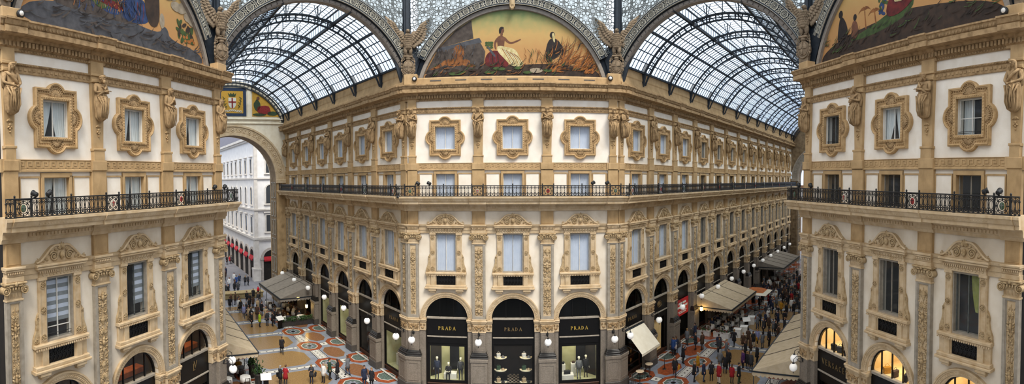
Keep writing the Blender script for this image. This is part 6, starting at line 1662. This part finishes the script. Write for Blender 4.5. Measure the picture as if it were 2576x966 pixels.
put(MENU, 'menu_stand', 'white menu board on a dark stand at the grey awning corner', 'menu stand', AL @ T(2.75, 19.2, 0, .35)); put(MENU, 'menu_stand', 'white menu board on a dark stand beside the potted shrubs at left', 'menu stand', AL @ T(-3.1, 4.3, 0, -.2))
put(MENU, 'menu_stand', 'white menu board on a stand at the open side of the large beige awning', 'menu stand', AR_M @ T(-2.4, 18.2, 0, .5))
b = MB(); b.box(-.35,.35,-.35,.35,.0,.8); b.cham(-.4,.4,-.4,.4,.8,.86,.02); SRV = b.mesh('serving_table', WHITEC)
for i, (x, t_) in enumerate(((-2.55,15.6),(-2.2,16.7),(-2.5,20.4))): solo('serving_table', SRV, 'square white-clothed serving table by large beige awning, %s from octagon' % ORD[i], 'table', AR_M @ T(x, t_, 0, .2), 'serving tables')
# warm lanterns under the awnings
b = MB(); b.lathe([(.05,0),(.14,.05),(.15,.4),(.08,.5),(.02,.52)], 10); LB = b.mesh('lantern_glow', BULB); b = MB(); b.tube([(0,0,.5),(0,0,.95)], .012, 4); b.lathe([(.16,.4),(.1,.52),(.03,.56)], 10); LC = b.mesh('lantern_cap', IRON)
for sd, x, t_, z, w_ in (('L',5.4,20.6,2.55,'under the grey awning near its corner'),('L',6.35,20.4,1.6,'on the pilaster beside the grey awning hedge'),('L',4.6,24.2,2.5,'deep under the grey awning'),('R',-6.2,14.6,2.6,'at the near wall end of the large beige awning')):
    r = thing('lantern', 'glowing warm lantern ' + w_, 'lantern', armm(sd) @ T(x, t_, z)); link('glow', LB, r); link('cap', LC, r)
b = MB(); b.lathe([(.18,0),(.2,.03),(.05,.08),(.035,1.7),(.05,1.75)], 10); b.tube([(-.35,0,1.6),(.35,0,1.6)], .02, 5); HB = b.mesh('heater_post', IRON); b = MB(); b.lathe([(.16,1.75),(.2,1.85),(.18,2.1),(.05,2.25)], 12); HR = b.mesh('heater_head', REDP)
r = thing('patio_heater', 'dark patio heater with a red head at the far corner of the grey awning', 'heater', AL @ T(3.2, 30.2)); link('post', HB, r); link('head', HR, r)
# kiosk parasol in the right arcade
r = thing('parasol', 'square orange parasol with a pale border beyond the large beige awning', 'parasol', AR_M @ T(-3.6, 26.0))
b = MB(); b.tube([(0,0,0),(0,0,2.7)], .03, 6); b.lathe([(.3,0),(.3,.06),(.05,.1)], 12); link('pole', b.mesh('parasol_pole', IRON), r)
b = MB()
for a, z, m_ in ((1.7,2.3,1),(1.25,2.45,0)):
    for i in range(4):
        c = [(a*q,a*w_) for q, w_ in ((-1,-1),(1,-1),(1,1),(-1,1))]; p, q = c[i], c[(i+1)%4]; b.add([(p[0],p[1],z),(q[0],q[1],z),(q[0]*.5,q[1]*.5,z+.3),(p[0]*.5,p[1]*.5,z+.3)], [(0,1,2,3)], m_, False)
b.add([(-.63,-.63,2.75),(.63,-.63,2.75),(.63,.63,2.75),(-.63,.63,2.75)], [(0,1,2,3)], 0, False)
link('canopy', b.mesh('parasol_canopy', [mat('orange_canvas','#c4743f','#a95f30',.9,3), AWNC], False), r)
# tables, goods and chairs below the cream awning
for i, (x, t_) in enumerate(((-5.9,1.3),(-6.0,3.0))): put(TABH, 'bar_table', 'tall round pale-topped bar table below cream awning, %s from octagon' % ORD[i], 'table', AR_M @ T(x, t_), 'bar tables')
for i, (x, t_) in enumerate(((-6.35,.9),(-6.3,2.2),(-6.5,3.7))): put(CHD, 'cafe_chair', 'dark wicker chair by bar tables below cream awning, %s from octagon' % ORD[i], 'chair', AR_M @ T(x, t_, 0, 1.5+i), 'bar chairs')
b = MB(); b.lathe([(.22,0),(.26,.3),(.24,.34),(.2,.32)], 12); BK = b.mesh('basket', mat('straw','#b98c4c','#8f6630',.9,30))
LOAF = mat('bread','#b5803f','#94602a',.8,8)
for i in range(6):
    x, t_, z = -7.3, 1.5+.38*(i % 3)*1.9/1.2, .95+.75*(i//3)
    r = thing('bread_basket', 'straw basket of loaves below the cream awning, %s' % (('lower shelf ' if i < 3 else 'upper shelf ') + ('left','centre','right')[i % 3]), 'basket', AR_M @ T(x-.5, t_, z), 'bread baskets'); link('basket', BK, r)
    q = MB(); rr = random.Random(i)
    for j in range(7): q.ell((rr.gauss(0,.09),rr.gauss(0,.09),.36+rr.random()*.12), (.12,.06,.06), 7, 5, 0, rotm(0,0,rr.random()*3))
    link('loaves', q.mesh('loaves', LOAF), r)
b = MB(); b.box(-.3,.3,-1.2,1.2,.9,.94); b.box(-.3,.3,-1.2,1.2,1.65,1.69); b.box(-.3,-.26,-1.2,1.2,0,2.3); 
for y in (-1.2,1.16): b.box(-.3,.3,y,y+.04,0,2.3)
solo('display_shelf', b.mesh('display_shelf', WOOD), 'wooden shelf of bread baskets behind the cream awning', 'shelf', AR_M @ T(-7.75, 2.8))
b = MB(); b.tube([(0,0,0),(0,0,.95)], .025, 6); b.lathe([(.17,0),(.17,.03),(.03,.05)], 12); b.ell((0,0,.97), (.04,.04,.04), 8, 5)
solo('rope_post', b.mesh('rope_post', IRON), 'slim dark barrier post standing past the bar tables', 'post', AR_M @ T(-5.6, 5.0))
# ------------------------------------------------------------------ shop displays
HEADM = mat('mannequin_head','#e9e2cf','#ded5bd',.5,6)
def mannequin(pose, M, label, top, trou):
    mb = figure(pose, 0, True); me = mb.mesh('mannequin_body', [HEADM, top, trou, CLOTH['black'], HEADM, HEADM])
    r = thing('mannequin', label, 'mannequin', M); link('body', me, r)
    b = MB(); hd = mb.J['hd1']; b.lathe([(.1,0),(.1,.05),(.07,.1),(.02,.12)], 12, (hd.x,hd.y+.02,hd.z+.03)); b.ell((hd.x,hd.y-.09,hd.z+.035), (.07,.07,.012), 8, 4); link('cap', b.mesh('mannequin_cap', HEADM), r)
    c = MB(); pe, ch = mb.J['pel'], mb.J['che']; c.merge(skirt_mb([(pe.z-.1,.2,.155),(pe.z+.12,.165,.135),(ch.z,.185,.14),(ch.z+.09,.12,.1)], 16, 0, 0, pe.x, pe.y+.0)); link('jacket', c.mesh('mannequin_jacket', top), r)
MC = fm('C')
for x, y, po, top, tr, lab in ((-6.05,.95,'stand','navy','navy','headless-looking mannequin in a navy suit standing at the left of the left display window'),(-4.15,.95,'stand','darkgrey','navy','mannequin in a dark jacket standing at the right of the left display window')):
    mannequin(po, MC @ T(x, y, .44), lab.replace('headless-looking ',''), CLOTH[top], CLOTH[tr])
b = MB(); b.cham(-.5,.5,-.3,.3,0,.46,.02); PLW = b.mesh('plinth_block', WHITEP)
solo('display_plinth', PLW, 'white block plinth under the seated mannequin in the left display window', 'plinth', MC @ T(-5.0,1.25,.43)); mannequin('sit', MC @ T(-5.13,1.1,.44), 'mannequin in black sitting on a white plinth in left display window', CLOTH['black'], CLOTH['black'])
mannequin('stand', MC @ T(5.2,1.0,.44), 'mannequin in a grey suit in the right display window', CLOTH['grey'], CLOTH['grey']); mannequin('stand', MC @ T(5.8,1.25,.44), 'mannequin in a black jacket in the right display window', CLOTH['black'], CLOTH['black'])
solo('display_plinth', PLW, 'low white block plinth in the right display window', 'plinth', MC @ T(4.25,.95,.43))
b = MB(); b.cham(-.22,.22,-.2,.2,0,1.0,.02); PLT = b.mesh('plinth_tall', WHITEP)
for x, y, l in ((3.95,1.6,'left'),(4.85,1.7,'right')): solo('display_plinth', PLT, 'tall white plinth at the %s behind the low one in the right display window' % l, 'plinth', MC @ T(x,y,.43))
def bag_mb(w, h, d):
    b = MB(); b.cham(-w/2,w/2,-d/2,d/2,0,h,.02); b.cham(-w/2-.01,w/2+.01,-d/2-.015,d/2,h*.55,h+.01,.015); p = MB(); p.tube([(w*.3*cos(t),0,h+h*.5*sin(t)) for t in [PI*i/8 for i in range(9)]], .012, 5); return b, p
BAGM = {}
def bag(M, label, col, w=.34, h=.24, d=.14):
    key = (w,h,d,col)
    if key not in BAGM:
        a, c = bag_mb(w,h,d); BAGM[key] = (a.mesh('bag_body', CLOTH[col]), c.mesh('bag_handle', CLOTH[col]))
    r = thing('handbag', label, 'handbag', M); link('body', BAGM[key][0], r); link('handle', BAGM[key][1], r)
bag(MC @ T(4.25,.9,.89), 'black handbag on the low plinth in the right display window', 'black', .5, .26, .2); bag(MC @ T(3.95,1.6,1.43), 'small black handbag on the left tall plinth in the right display window', 'black', .3, .16, .15); bag(MC @ T(4.85,1.7,1.43), 'small brown handbag on the right tall plinth in the right display window', 'brown', .22, .14, .12)
SHW = mat('lit_shelf','#e8dfc4','#d8ceb0',.5,4)
def shelf_stack(M, where, n=3, col=('beige','green','white')):
    for i in range(n):
        z = .35+.98*i; b = MB(); b.prism([(x,y_) for x, y_ in arc(0,0,.5,PI,2*PI,12)], 0, .05); q = MB(); q.merge(b, Matrix.Translation((0,0,z)) @ Matrix.Rotation(-PI/2,4,'X') @ Matrix.Diagonal((1,-1,1,1)))
        solo('display_shelf', q.mesh('round_shelf', SHW), 'half-round white display shelf %s, %s' % (where, ('lowest','middle','top')[i]), 'shelf', M, 'half-round shelves')
        bag(M @ T(-.16,-.18,z+.05,.4), '%s bag on the %s half-round shelf %s' % (col[i % 3], ('lowest','middle','top')[i], where.replace('shopfront of the','shopfront,')), col[i % 3], .3, .3, .16)
        b = MB(); b.lathe([(.17,0),(.17,.012),(.09,.02),(.09,.1),(.06,.13)], 12); solo('hat', b.mesh('hat', CLOTH[('black','beige','grey')[i % 3]]), '%s hat on the %s half-round shelf %s' % (('black','beige','grey')[i % 3], ('lowest','middle','top')[i], where.replace('shopfront of the','shopfront,')), 'hat', M @ T(.2,-.2,z+.05))
shelf_stack(MC @ T(-1.0,.95), 'at the left of the central entrance'); shelf_stack(MC @ T(1.0,.95), 'at the right of the central entrance')
shelf_stack(fm('LA') @ T(FACES['LA']['bays'][1]+.5,.95), 'in the second shopfront of the left arcade wall'); 
for i, (bi, dx) in enumerate(((0,-.7),(0,.5),(2,.0),(3,.2))):
    x = FACES['LA']['bays'][bi]+dx; M = fm('LA') @ T(x,1.2,.4); w_ = ('at the left in the first','at the right in the first','in the third','in the fourth')[i]
    solo('display_plinth', PLT, 'white plinth %s shopfront of the left arcade wall' % w_, 'plinth', M); bag(M @ T(0,0,1.0), '%s handbag on plinth %s shopfront of the left arcade wall' % (('brown','red','black','beige')[i], w_), ('brown','red','black','beige')[i])
MR = fm('R')
for i, (x, y, c_) in enumerate(((-5.7,.75,'black'),(-5.1,.8,'charcoal'),(-4.4,.75,'black'),(-.9,.8,'mustard'),(-.2,.75,'brown'),(.6,.8,'black'),(4.5,.8,'black'),(5.5,.8,'mustard'))):
    bag(MR @ T(x,y,5.51,.4*i), '%s bag in lit fanlight of the %s, %s from left' % (c_, bayname('R', 0 if i < 3 else 1 if i < 6 else 2), ORD[i if i < 3 else i-3 if i < 6 else i-6]), c_, .42, .36, .2)
for i, (x, m_) in enumerate(((-5.1,0),(0.1,1),(5.1,2))):
    r = thing('pendant_lamp', 'small glowing pendant lamp in the fanlight of the ' + bayname('R', i), 'lamp', MR @ T(x+.3, 1.5, 6.75)); b = MB(); b.lathe([(.02,.25),(.16,.0),(.14,0)], 12); link('shade', b.mesh('pendant_shade', GOLDM), r); b = MB(); b.ell((0,0,-.02), (.07,.07,.07), 8, 6); link('bulb', b.mesh('pendant_bulb', BULBW), r)
ML = fm('L')
b = MB(); b.cham(-1.5,1.5,-.3,.3,0,.34,.03); COUNT = b.mesh('wood_counter', mat('orange_wood','#b3602c','#8f4519',.5,3,.1,20))
for i, x in enumerate(FACES['L']['bays']): solo('counter', COUNT, 'orange wood counter seen through the fanlight of the ' + bayname('L', i), 'counter', ML @ T(x, 1.3, 5.51))
# door emblem, second shopfront right arcade
b = MB(); b.ell((0,0,0), (.32,.04,.2), 14, 7); b.tube([(.4*cos(t),-.02,.27*sin(t)) for t in [2*PI*i/18 for i in range(18)]], .03, 5, True)
solo('shop_emblem', b.mesh('shop_emblem', DIMGOLD), 'dull gold oval emblem on the second shopfront of the right arcade wall', 'emblem', fm('RA') @ T(FACES['RA']['bays'][1],.24,4.8))
def area(M, sx_, sy_, power, col):
    l = bpy.data.lights.new('display_light', 'AREA'); l.shape = 'RECTANGLE'; l.size = sx_; l.size_y = sy_; l.energy = power; l.color = col; o = link('display_light', l, None, M); return o
WW, CW = (1,.72,.4), (1,.92,.72)
for x in (-5.13, 5.13): area(MC @ T(x,1.2,3.7), 2.6, 1.2, 42, CW)
area(MC @ T(0,1.4,3.7), 2.4, 1.5, 22, WW)
for bi, p in ((0,9),(1,8),(2,14),(3,9)): area(fm('LA') @ T(FACES['LA']['bays'][bi],1.2,3.7), 2.6, 1.2, p, CW)
for x in FACES['R']['bays']: area(MR @ T(x,1.5,7.25), 2.4, 1.4, 44, (1,.9,.74))
for x in FACES['L']['bays']: area(ML @ T(x,1.5,7.25), 2.4, 1.4, 14, (1,.8,.6))
area(fm('RA') @ T(2.8,.6,3.5), 2.4, .3, 30, WW)
# ------------------------------------------------------------------ people
PBODY = {}
def body(pose, fem):
    k = (pose, fem)
    if k not in PBODY:
        mb = figure(pose, fem, True); hd = mb.J['hd1']
        me = mb.mesh('person_body', [SKINS[0], CLOTH['black'], CLOTH['black'], CLOTH['black'], HAIRS[0], mat('lips','#8a4a42','#7a3f38')])
        h = [hair_mb(hd, l).mesh('person_hair', HAIRS[0]) for l in (0,1)]
        pe = mb.J['pel']; ch = mb.J['che']
        c = skirt_mb([(pe.z-.3,.22,.19),(pe.z-.02,.195,.16),(pe.z+.16,.165,.138),(ch.z,.192,.148),(ch.z+.1,.13,.11)] if pose != 'sit' else [(pe.z-.06,.2,.16),(pe.z+.16,.165,.138),(ch.z,.192,.148),(ch.z+.1,.13,.11)], 18, 0, 0, (pe.x+ch.x)/2, (pe.y+ch.y)/2)
        PBODY[k] = (me, h, c.mesh('person_coat', CLOTH['black']))
    return PBODY[k]
def setm(o, i, m_): o.material_slots[i].link = 'OBJECT'; o.material_slots[i].material = m_
PEOPLE = []
def person(M, pose, top, trou, g, label):
    fem = 1 if g == 'w' else 0; me, h, c = body(pose, fem); rr = random.Random(len(PEOPLE)*7+3)
    s = (1.0 if not fem else .95)*(.97+.07*rr.random())
    r = thing('person', label, 'person', M @ Matrix.Scale(s,4)); o = link('body', me, r)
    setm(o, 0, SKINS[0 if rr.random() < .8 else 1]); setm(o, 1, CLOTH[top]); setm(o, 2, CLOTH[trou]); setm(o, 3, CLOTH['black'])
    hi = rr.randrange(3) if rr.random() < .9 else 3
    o = link('hair', h[1 if fem and rr.random() < .7 else 0], r); setm(o, 0, HAIRS[hi])
    o = link('coat', c, r); setm(o, 0, CLOTH[top])
    PEOPLE.append(r); return r
LABS = {}
PW = {'walk':'walking','stroll':'strolling','stand':'standing','phone':'holding a phone','arms':'with folded arms','camera':'raising a camera','talk':'talking','sit':'seated'}
def plabel(sd, x, t_, pose, top, trou, fem):
    tone = {'lime':'lime vest','mustard':'mustard jacket'}.get(top, top + ' coat').replace('darkgrey','dark grey')
    zone = ('left' if sd == 'L' else 'right') + ' arcade'
    if t_ > LEN_L+1 and sd == 'L': zone = 'street past left arch'
    return '%s-haired person' % 'dark' + ' in %s, %s trousers, %s in %s' if False else 'person in %s, %s trousers, %s in %s' % (tone, trou, PW[pose], zone)
PL = [(0.47,11.42,'walk','black','black','m'),(-1.74,4.90,'arms','black','black','w'),(-1.40,4.62,'phone','red','charcoal','w'),(0.69,4.31,'phone','charcoal','navy','w'),(1.63,4.08,'stand','white','black','w'),(2.34,4.44,'talk','green','black','m'),(2.91,4.18,'talk','black','black','w'),(4.01,4.54,'stroll','grey','denim','m'),(4.19,1.85,'stand','navy','denim','m'),(4.62,1.45,'stand','black','black','w'),(-0.13,20.57,'stand','black','black','w'),(0.72,20.31,'stand','lime','black','m'),(1.65,20.48,'stand','charcoal','navy','m'),(2.16,20.16,'talk','black','black','w'),(2.88,20.07,'stand','black','black','w'),(-0.03,26.64,'stand','black','black','w'),(-0.20,24.17,'walk','lilac','black','w'),(1.10,26.89,'stand','black','black','w'),(-1.06,28.25,'walk','black','black','m'),(-0.04,36.39,'stand','black','charcoal','w'),(0.16,35.35,'stand','black','black','m'),(2.63,49.78,'stroll','navy','black','w'),(2.87,44.02,'walk','white','black','m'),(2.74,41.63,'walk','blue','denim','m'),(3.41,42.63,'walk','denim','black','m'),(1.81,38.50,'stand','black','black','w'),(4.11,41.53,'stand','black','navy','w'),(4.60,41.68,'stand','charcoal','black','w'),(5.05,60.97,'stroll','black','black','m'),(5.76,61.71,'stroll','red','black','w'),(6.06,61.62,'stand','charcoal','black','m'),(3.01,32.19,'talk','black','black','m'),(3.87,32.85,'stand','black','charcoal','m'),(1.95,28.21,'stand','brown','black','w'),(1.17,23.25,'stand','brown','black','m'),(0.35,25.25,'stand','charcoal','denim','m'), ]
PR = [(-6.80,8.14,'stand','blue','black','m'),(-7.28,8.77,'stand','navy','denim','w'),(-6.22,8.39,'stand','white','black','w'),(-6.79,11.22,'stand','grey','black','w'),(-7.55,13.21,'talk','navy','denim','m'),(-4.66,6.78,'camera','black','black','m'),(-4.12,3.99,'walk','black','black','w'),(-5.07,10.51,'stand','black','black','w'),(-4.45,10.65,'stand','brown','black','m'),(-2.75,5.60,'stand','mustard','denim','w'),(-2.25,3.71,'talk','black','black','m'),(-1.55,4.04,'stand','navy','denim','m'),(-1.06,4.47,'stand','black','black','w'),(-2.44,9.96,'stand','charcoal','black','m'),(-1.27,7.01,'stand','grey','denim','w'),(-0.57,7.21,'stand','black','black','m'),(-1.89,12.57,'walk','black','black','m'),(-0.80,12.09,'stand','brown','black','w'),(-0.76,13.57,'arms','brown','charcoal','w'),(-0.11,13.11,'stand','black','white','w'),(0.12,13.76,'stroll','lilac','black','w'),(0.82,13.09,'stand','grey','charcoal','w'),(1.31,13.81,'stand','black','black','m'),(1.20,16.90,'talk','black','charcoal','m'),(-0.64,19.57,'stand','navy','black','m'),(-0.17,19.44,'stand','charcoal','black','m'),(0.33,20.91,'walk','black','black','w'),(-1.36,19.77,'stand','charcoal','black','w'),(1.22,20.88,'stand','black','charcoal','m'),(-0.29,4.15,'stand','red','white','m'),(0.67,4.54,'stand','red','black','w'),(1.19,4.73,'talk','black','green','m'),(0.62,7.58,'stand','purple','black','m'),(0.96,7.70,'stand','black','navy','w'),(1.41,7.34,'stand','charcoal','black','m'),(0.03,10.19,'phone','black','black','w'),(0.18,11.26,'stand','brown','black','w'),(1.43,9.13,'stand','black','black','m'),(-0.54,6.26,'stand','black','black','w'),(-1.66,9.74,'stand','grey','denim','w'),(-2.79,10.74,'stand','navy','black','m'),(-3.55,28.94,'stand','black','black','m'),(-2.69,28.78,'stand','red','charcoal','w'),(-2.26,28.03,'talk','navy','denim','m'),(-2.43,31.69,'stand','white','black','w'),(-2.26,32.24,'stand','navy','black','m'),(-1.21,31.10,'stand','black','black','w'),(-0.78,30.76,'stroll','brown','black','m'),(-0.20,25.35,'stroll','mustard','black','w'),(-0.00,22.78,'walk','black','black','m'),(0.65,24.45,'stand','black','denim','w'),(0.07,30.09,'stand','red','black','w'),(1.42,25.05,'stand','black','black','m'),(1.93,25.96,'stand','charcoal','black','m'),(-1.72,23.71,'stand','charcoal','black','w'),(-4.39,35.20,'stand','black','black','m'),(-3.72,34.34,'stand','charcoal','denim','w'),(-0.29,36.48,'walk','red','black','w'),(-0.89,36.31,'stand','beige','black','w'),(0.19,36.62,'stand','black','black','m'),(-2.69,38.04,'stand','brown','charcoal','m'),(-5.91,38.16,'stand','grey','denim','m'), ]

BAGS = {(-4.12,3.99):('mustard','bag','mustard bag carried by the person in black walking past the bar tables'),(-6.3,8.14):('blue','pack','blue backpack on the person in blue by the second right shopfront'),(1.63,4.08):('beige','pack','tan backpack on the person in white near the left arcade mouth'),(-1.74,4.9):('black','bag','black bag held by the person with folded arms near the left menu stand'),(.69,4.31):('black','bag','black shoulder bag of the person in charcoal holding a phone at left'),(-5.07,10.51):('black','bag','black bag of the person standing before the flower planters at right'),(-.8,12.09):('brown','bag','brown bag of the person in brown at the edge of the right crowd'),(-.11,13.11):('mustard','bag','orange-yellow bag of the person in white trousers in the right crowd')}
rnd = random.Random(21); ALLP = [('L',)+p for p in PL] + [('R',)+p for p in PR]
occ = {'L': [(p[0],p[1]) for p in PL], 'R': [(p[0],p[1]) for p in PR]}
def scatter(sd, n, x0, x1, t0, t1):
    k = 0
    for _ in range(n*30):
        if k >= n: break
        x, t_ = x0+(x1-x0)*rnd.random(), t0+(t1-t0)*rnd.random()
        if any(math.hypot(x-a,t_-b_) < .75 for a, b_ in occ[sd]): continue
        if sd == 'R' and x < -2.8 and (14.5 < t_ < 25.5 or 38 < t_ < 51): continue
        occ[sd].append((x,t_)); k += 1
        ALLP.append((sd, x, t_, rnd.choice(['stand','walk','stroll','stand','talk','phone']), rnd.choice(['black','black','black','charcoal','charcoal','navy','brown','grey','darkgrey','black','beige','white','navy']), rnd.choice(['black','black','denim','charcoal','navy']), rnd.choice('mw')))
scatter('R', 34, -2.2, 3.2, 26, 38); scatter('R', 48, -2.6, 5.0, 38, 60); scatter('R', 10, -2.0, 2.2, 15, 26); scatter('R', 14, -6.2, -2.5, 26.5, 37.5); scatter('L', 8, -1.0, 3.0, 36, 60); scatter('L', 16, -.8, 3.0, 20.5, 31)
ALLP.sort(key=lambda p: (p[0], p[2]))
cnt, seen = {}, {}
for p in ALLP:
    l = plabel(*p[:7]); cnt[l] = cnt.get(l, 0)+1
for sd, x, t_, pose, top, trou, g in ALLP:
    x = max(-6.3, min(6.3, x)); l = plabel(sd, x, t_, pose, top, trou, g)
    if cnt[l] > 1:
        i = seen.get(l, 0); seen[l] = i+1; l = l + (', ' + (ORD[i] if i < len(ORD) else '%dth' % (i+1)) + ' from octagon')
    rz = rnd.uniform(-PI, PI) if pose in ('stand','talk','phone','arms','camera') else rnd.choice([0, PI])+rnd.uniform(-.5,.5)
    person(armm(sd) @ T(x, t_, .015, rz), pose, top, trou, g, l)
    k_ = BAGS.get((round(x,2), round(t_,2)))
    if k_: bag(armm(sd) @ T(x, t_, .015, rz) @ (T(.33,-.02,.62,PI/2) if k_[1] == 'bag' else T(0,.26,1.02)), k_[2], k_[0], .3, .3 if k_[1] == 'bag' else .42, .12)
SC = {}
for sd, x, t_, rz, wh, i in SEATED:
    top = rnd.choice(['black','mustard' if 'left beige' in wh else 'charcoal','navy','brown','grey','white']); l = 'person in %s seated at table %s' % (top + (' jacket' if top == 'mustard' else ' coat'), wh.replace(' in the left arcade','').replace(' in the right arcade',''))
    k = SC.get(l, 0); SC[l] = k+1
    if k: l += ', %s from octagon' % ORD[k]
    person(armm(sd) @ T(x, t_, .0, rz), 'sit', top, 'black', rnd.choice('mw'), l)
# ------------------------------------------------------------------ light, sky, camera
w = bpy.data.worlds.new('sky'); scene.world = w; w.use_nodes = True
nt = w.node_tree; bg = nt.nodes['Background']; bg.inputs[1].default_value = 1.0
tc = nt.nodes.new('ShaderNodeTexCoord'); sx = nt.nodes.new('ShaderNodeSeparateXYZ'); nt.links.new(tc.outputs['Generated'], sx.inputs[0])
rp = nt.nodes.new('ShaderNodeValToRGB'); nt.links.new(sx.outputs[2], rp.inputs[0]); nt.links.new(rp.outputs[0], bg.inputs[0])
rp.color_ramp.elements[0].position = 0; rp.color_ramp.elements[0].color = (.5,.64,.9,1); e_ = rp.color_ramp.elements.new(.45); e_.color = (.84,.9,.97,1)
e_ = rp.color_ramp.elements[-1]; e_.position = .9; e_.color = (1.0,.98,.95,1)
SKY = bg
def sun(name, rot, power, ang, col):
    l = bpy.data.lights.new(name, 'SUN'); l.energy = power; l.angle = ang; l.color = col
    o = link(name, l); o.rotation_euler = rot; return o
sun('sun', (math.radians(36), 0, math.radians(28)), 1.9, math.radians(22), (1.0,.95,.87))
cd = bpy.data.cameras.new('camera'); co = link('camera', cd)
cd.type = 'PANO'; cd.panorama_type = 'CENTRAL_CYLINDRICAL'
FP = 1219.4256; Y0 = 481.58
cd.central_cylindrical_range_u_min = -1288/FP; cd.central_cylindrical_range_u_max = 1288/FP
cd.central_cylindrical_range_v_max = Y0/FP; cd.central_cylindrical_range_v_min = -(966-Y0)/FP
cd.central_cylindrical_radius = 1.0; cd.clip_start = .05; cd.clip_end = 500
co.location = (CAMX, CAMY, CZ)
co.rotation_euler = (Matrix.Rotation(.0015,3,'Z') @ Matrix.Rotation(PI/2-.0281,3,'X') @ Matrix.Rotation(-.0031,3,'Z')).to_euler()
scene.camera = co
scene.view_settings.view_transform = 'Standard'; scene.view_settings.look = 'None'
scene.view_settings.gamma = 1.0; scene.view_settings.use_curve_mapping = False
scene.view_settings.exposure = 0.97
cy = scene.cycles
cy.max_bounces = 6; cy.diffuse_bounces = 3; cy.glossy_bounces = 2; cy.transmission_bounces = 4; cy.transparent_max_bounces = 12
cy.caustics_reflective = False; cy.caustics_refractive = False; cy.sample_clamp_indirect = 6
cy.use_denoising = True
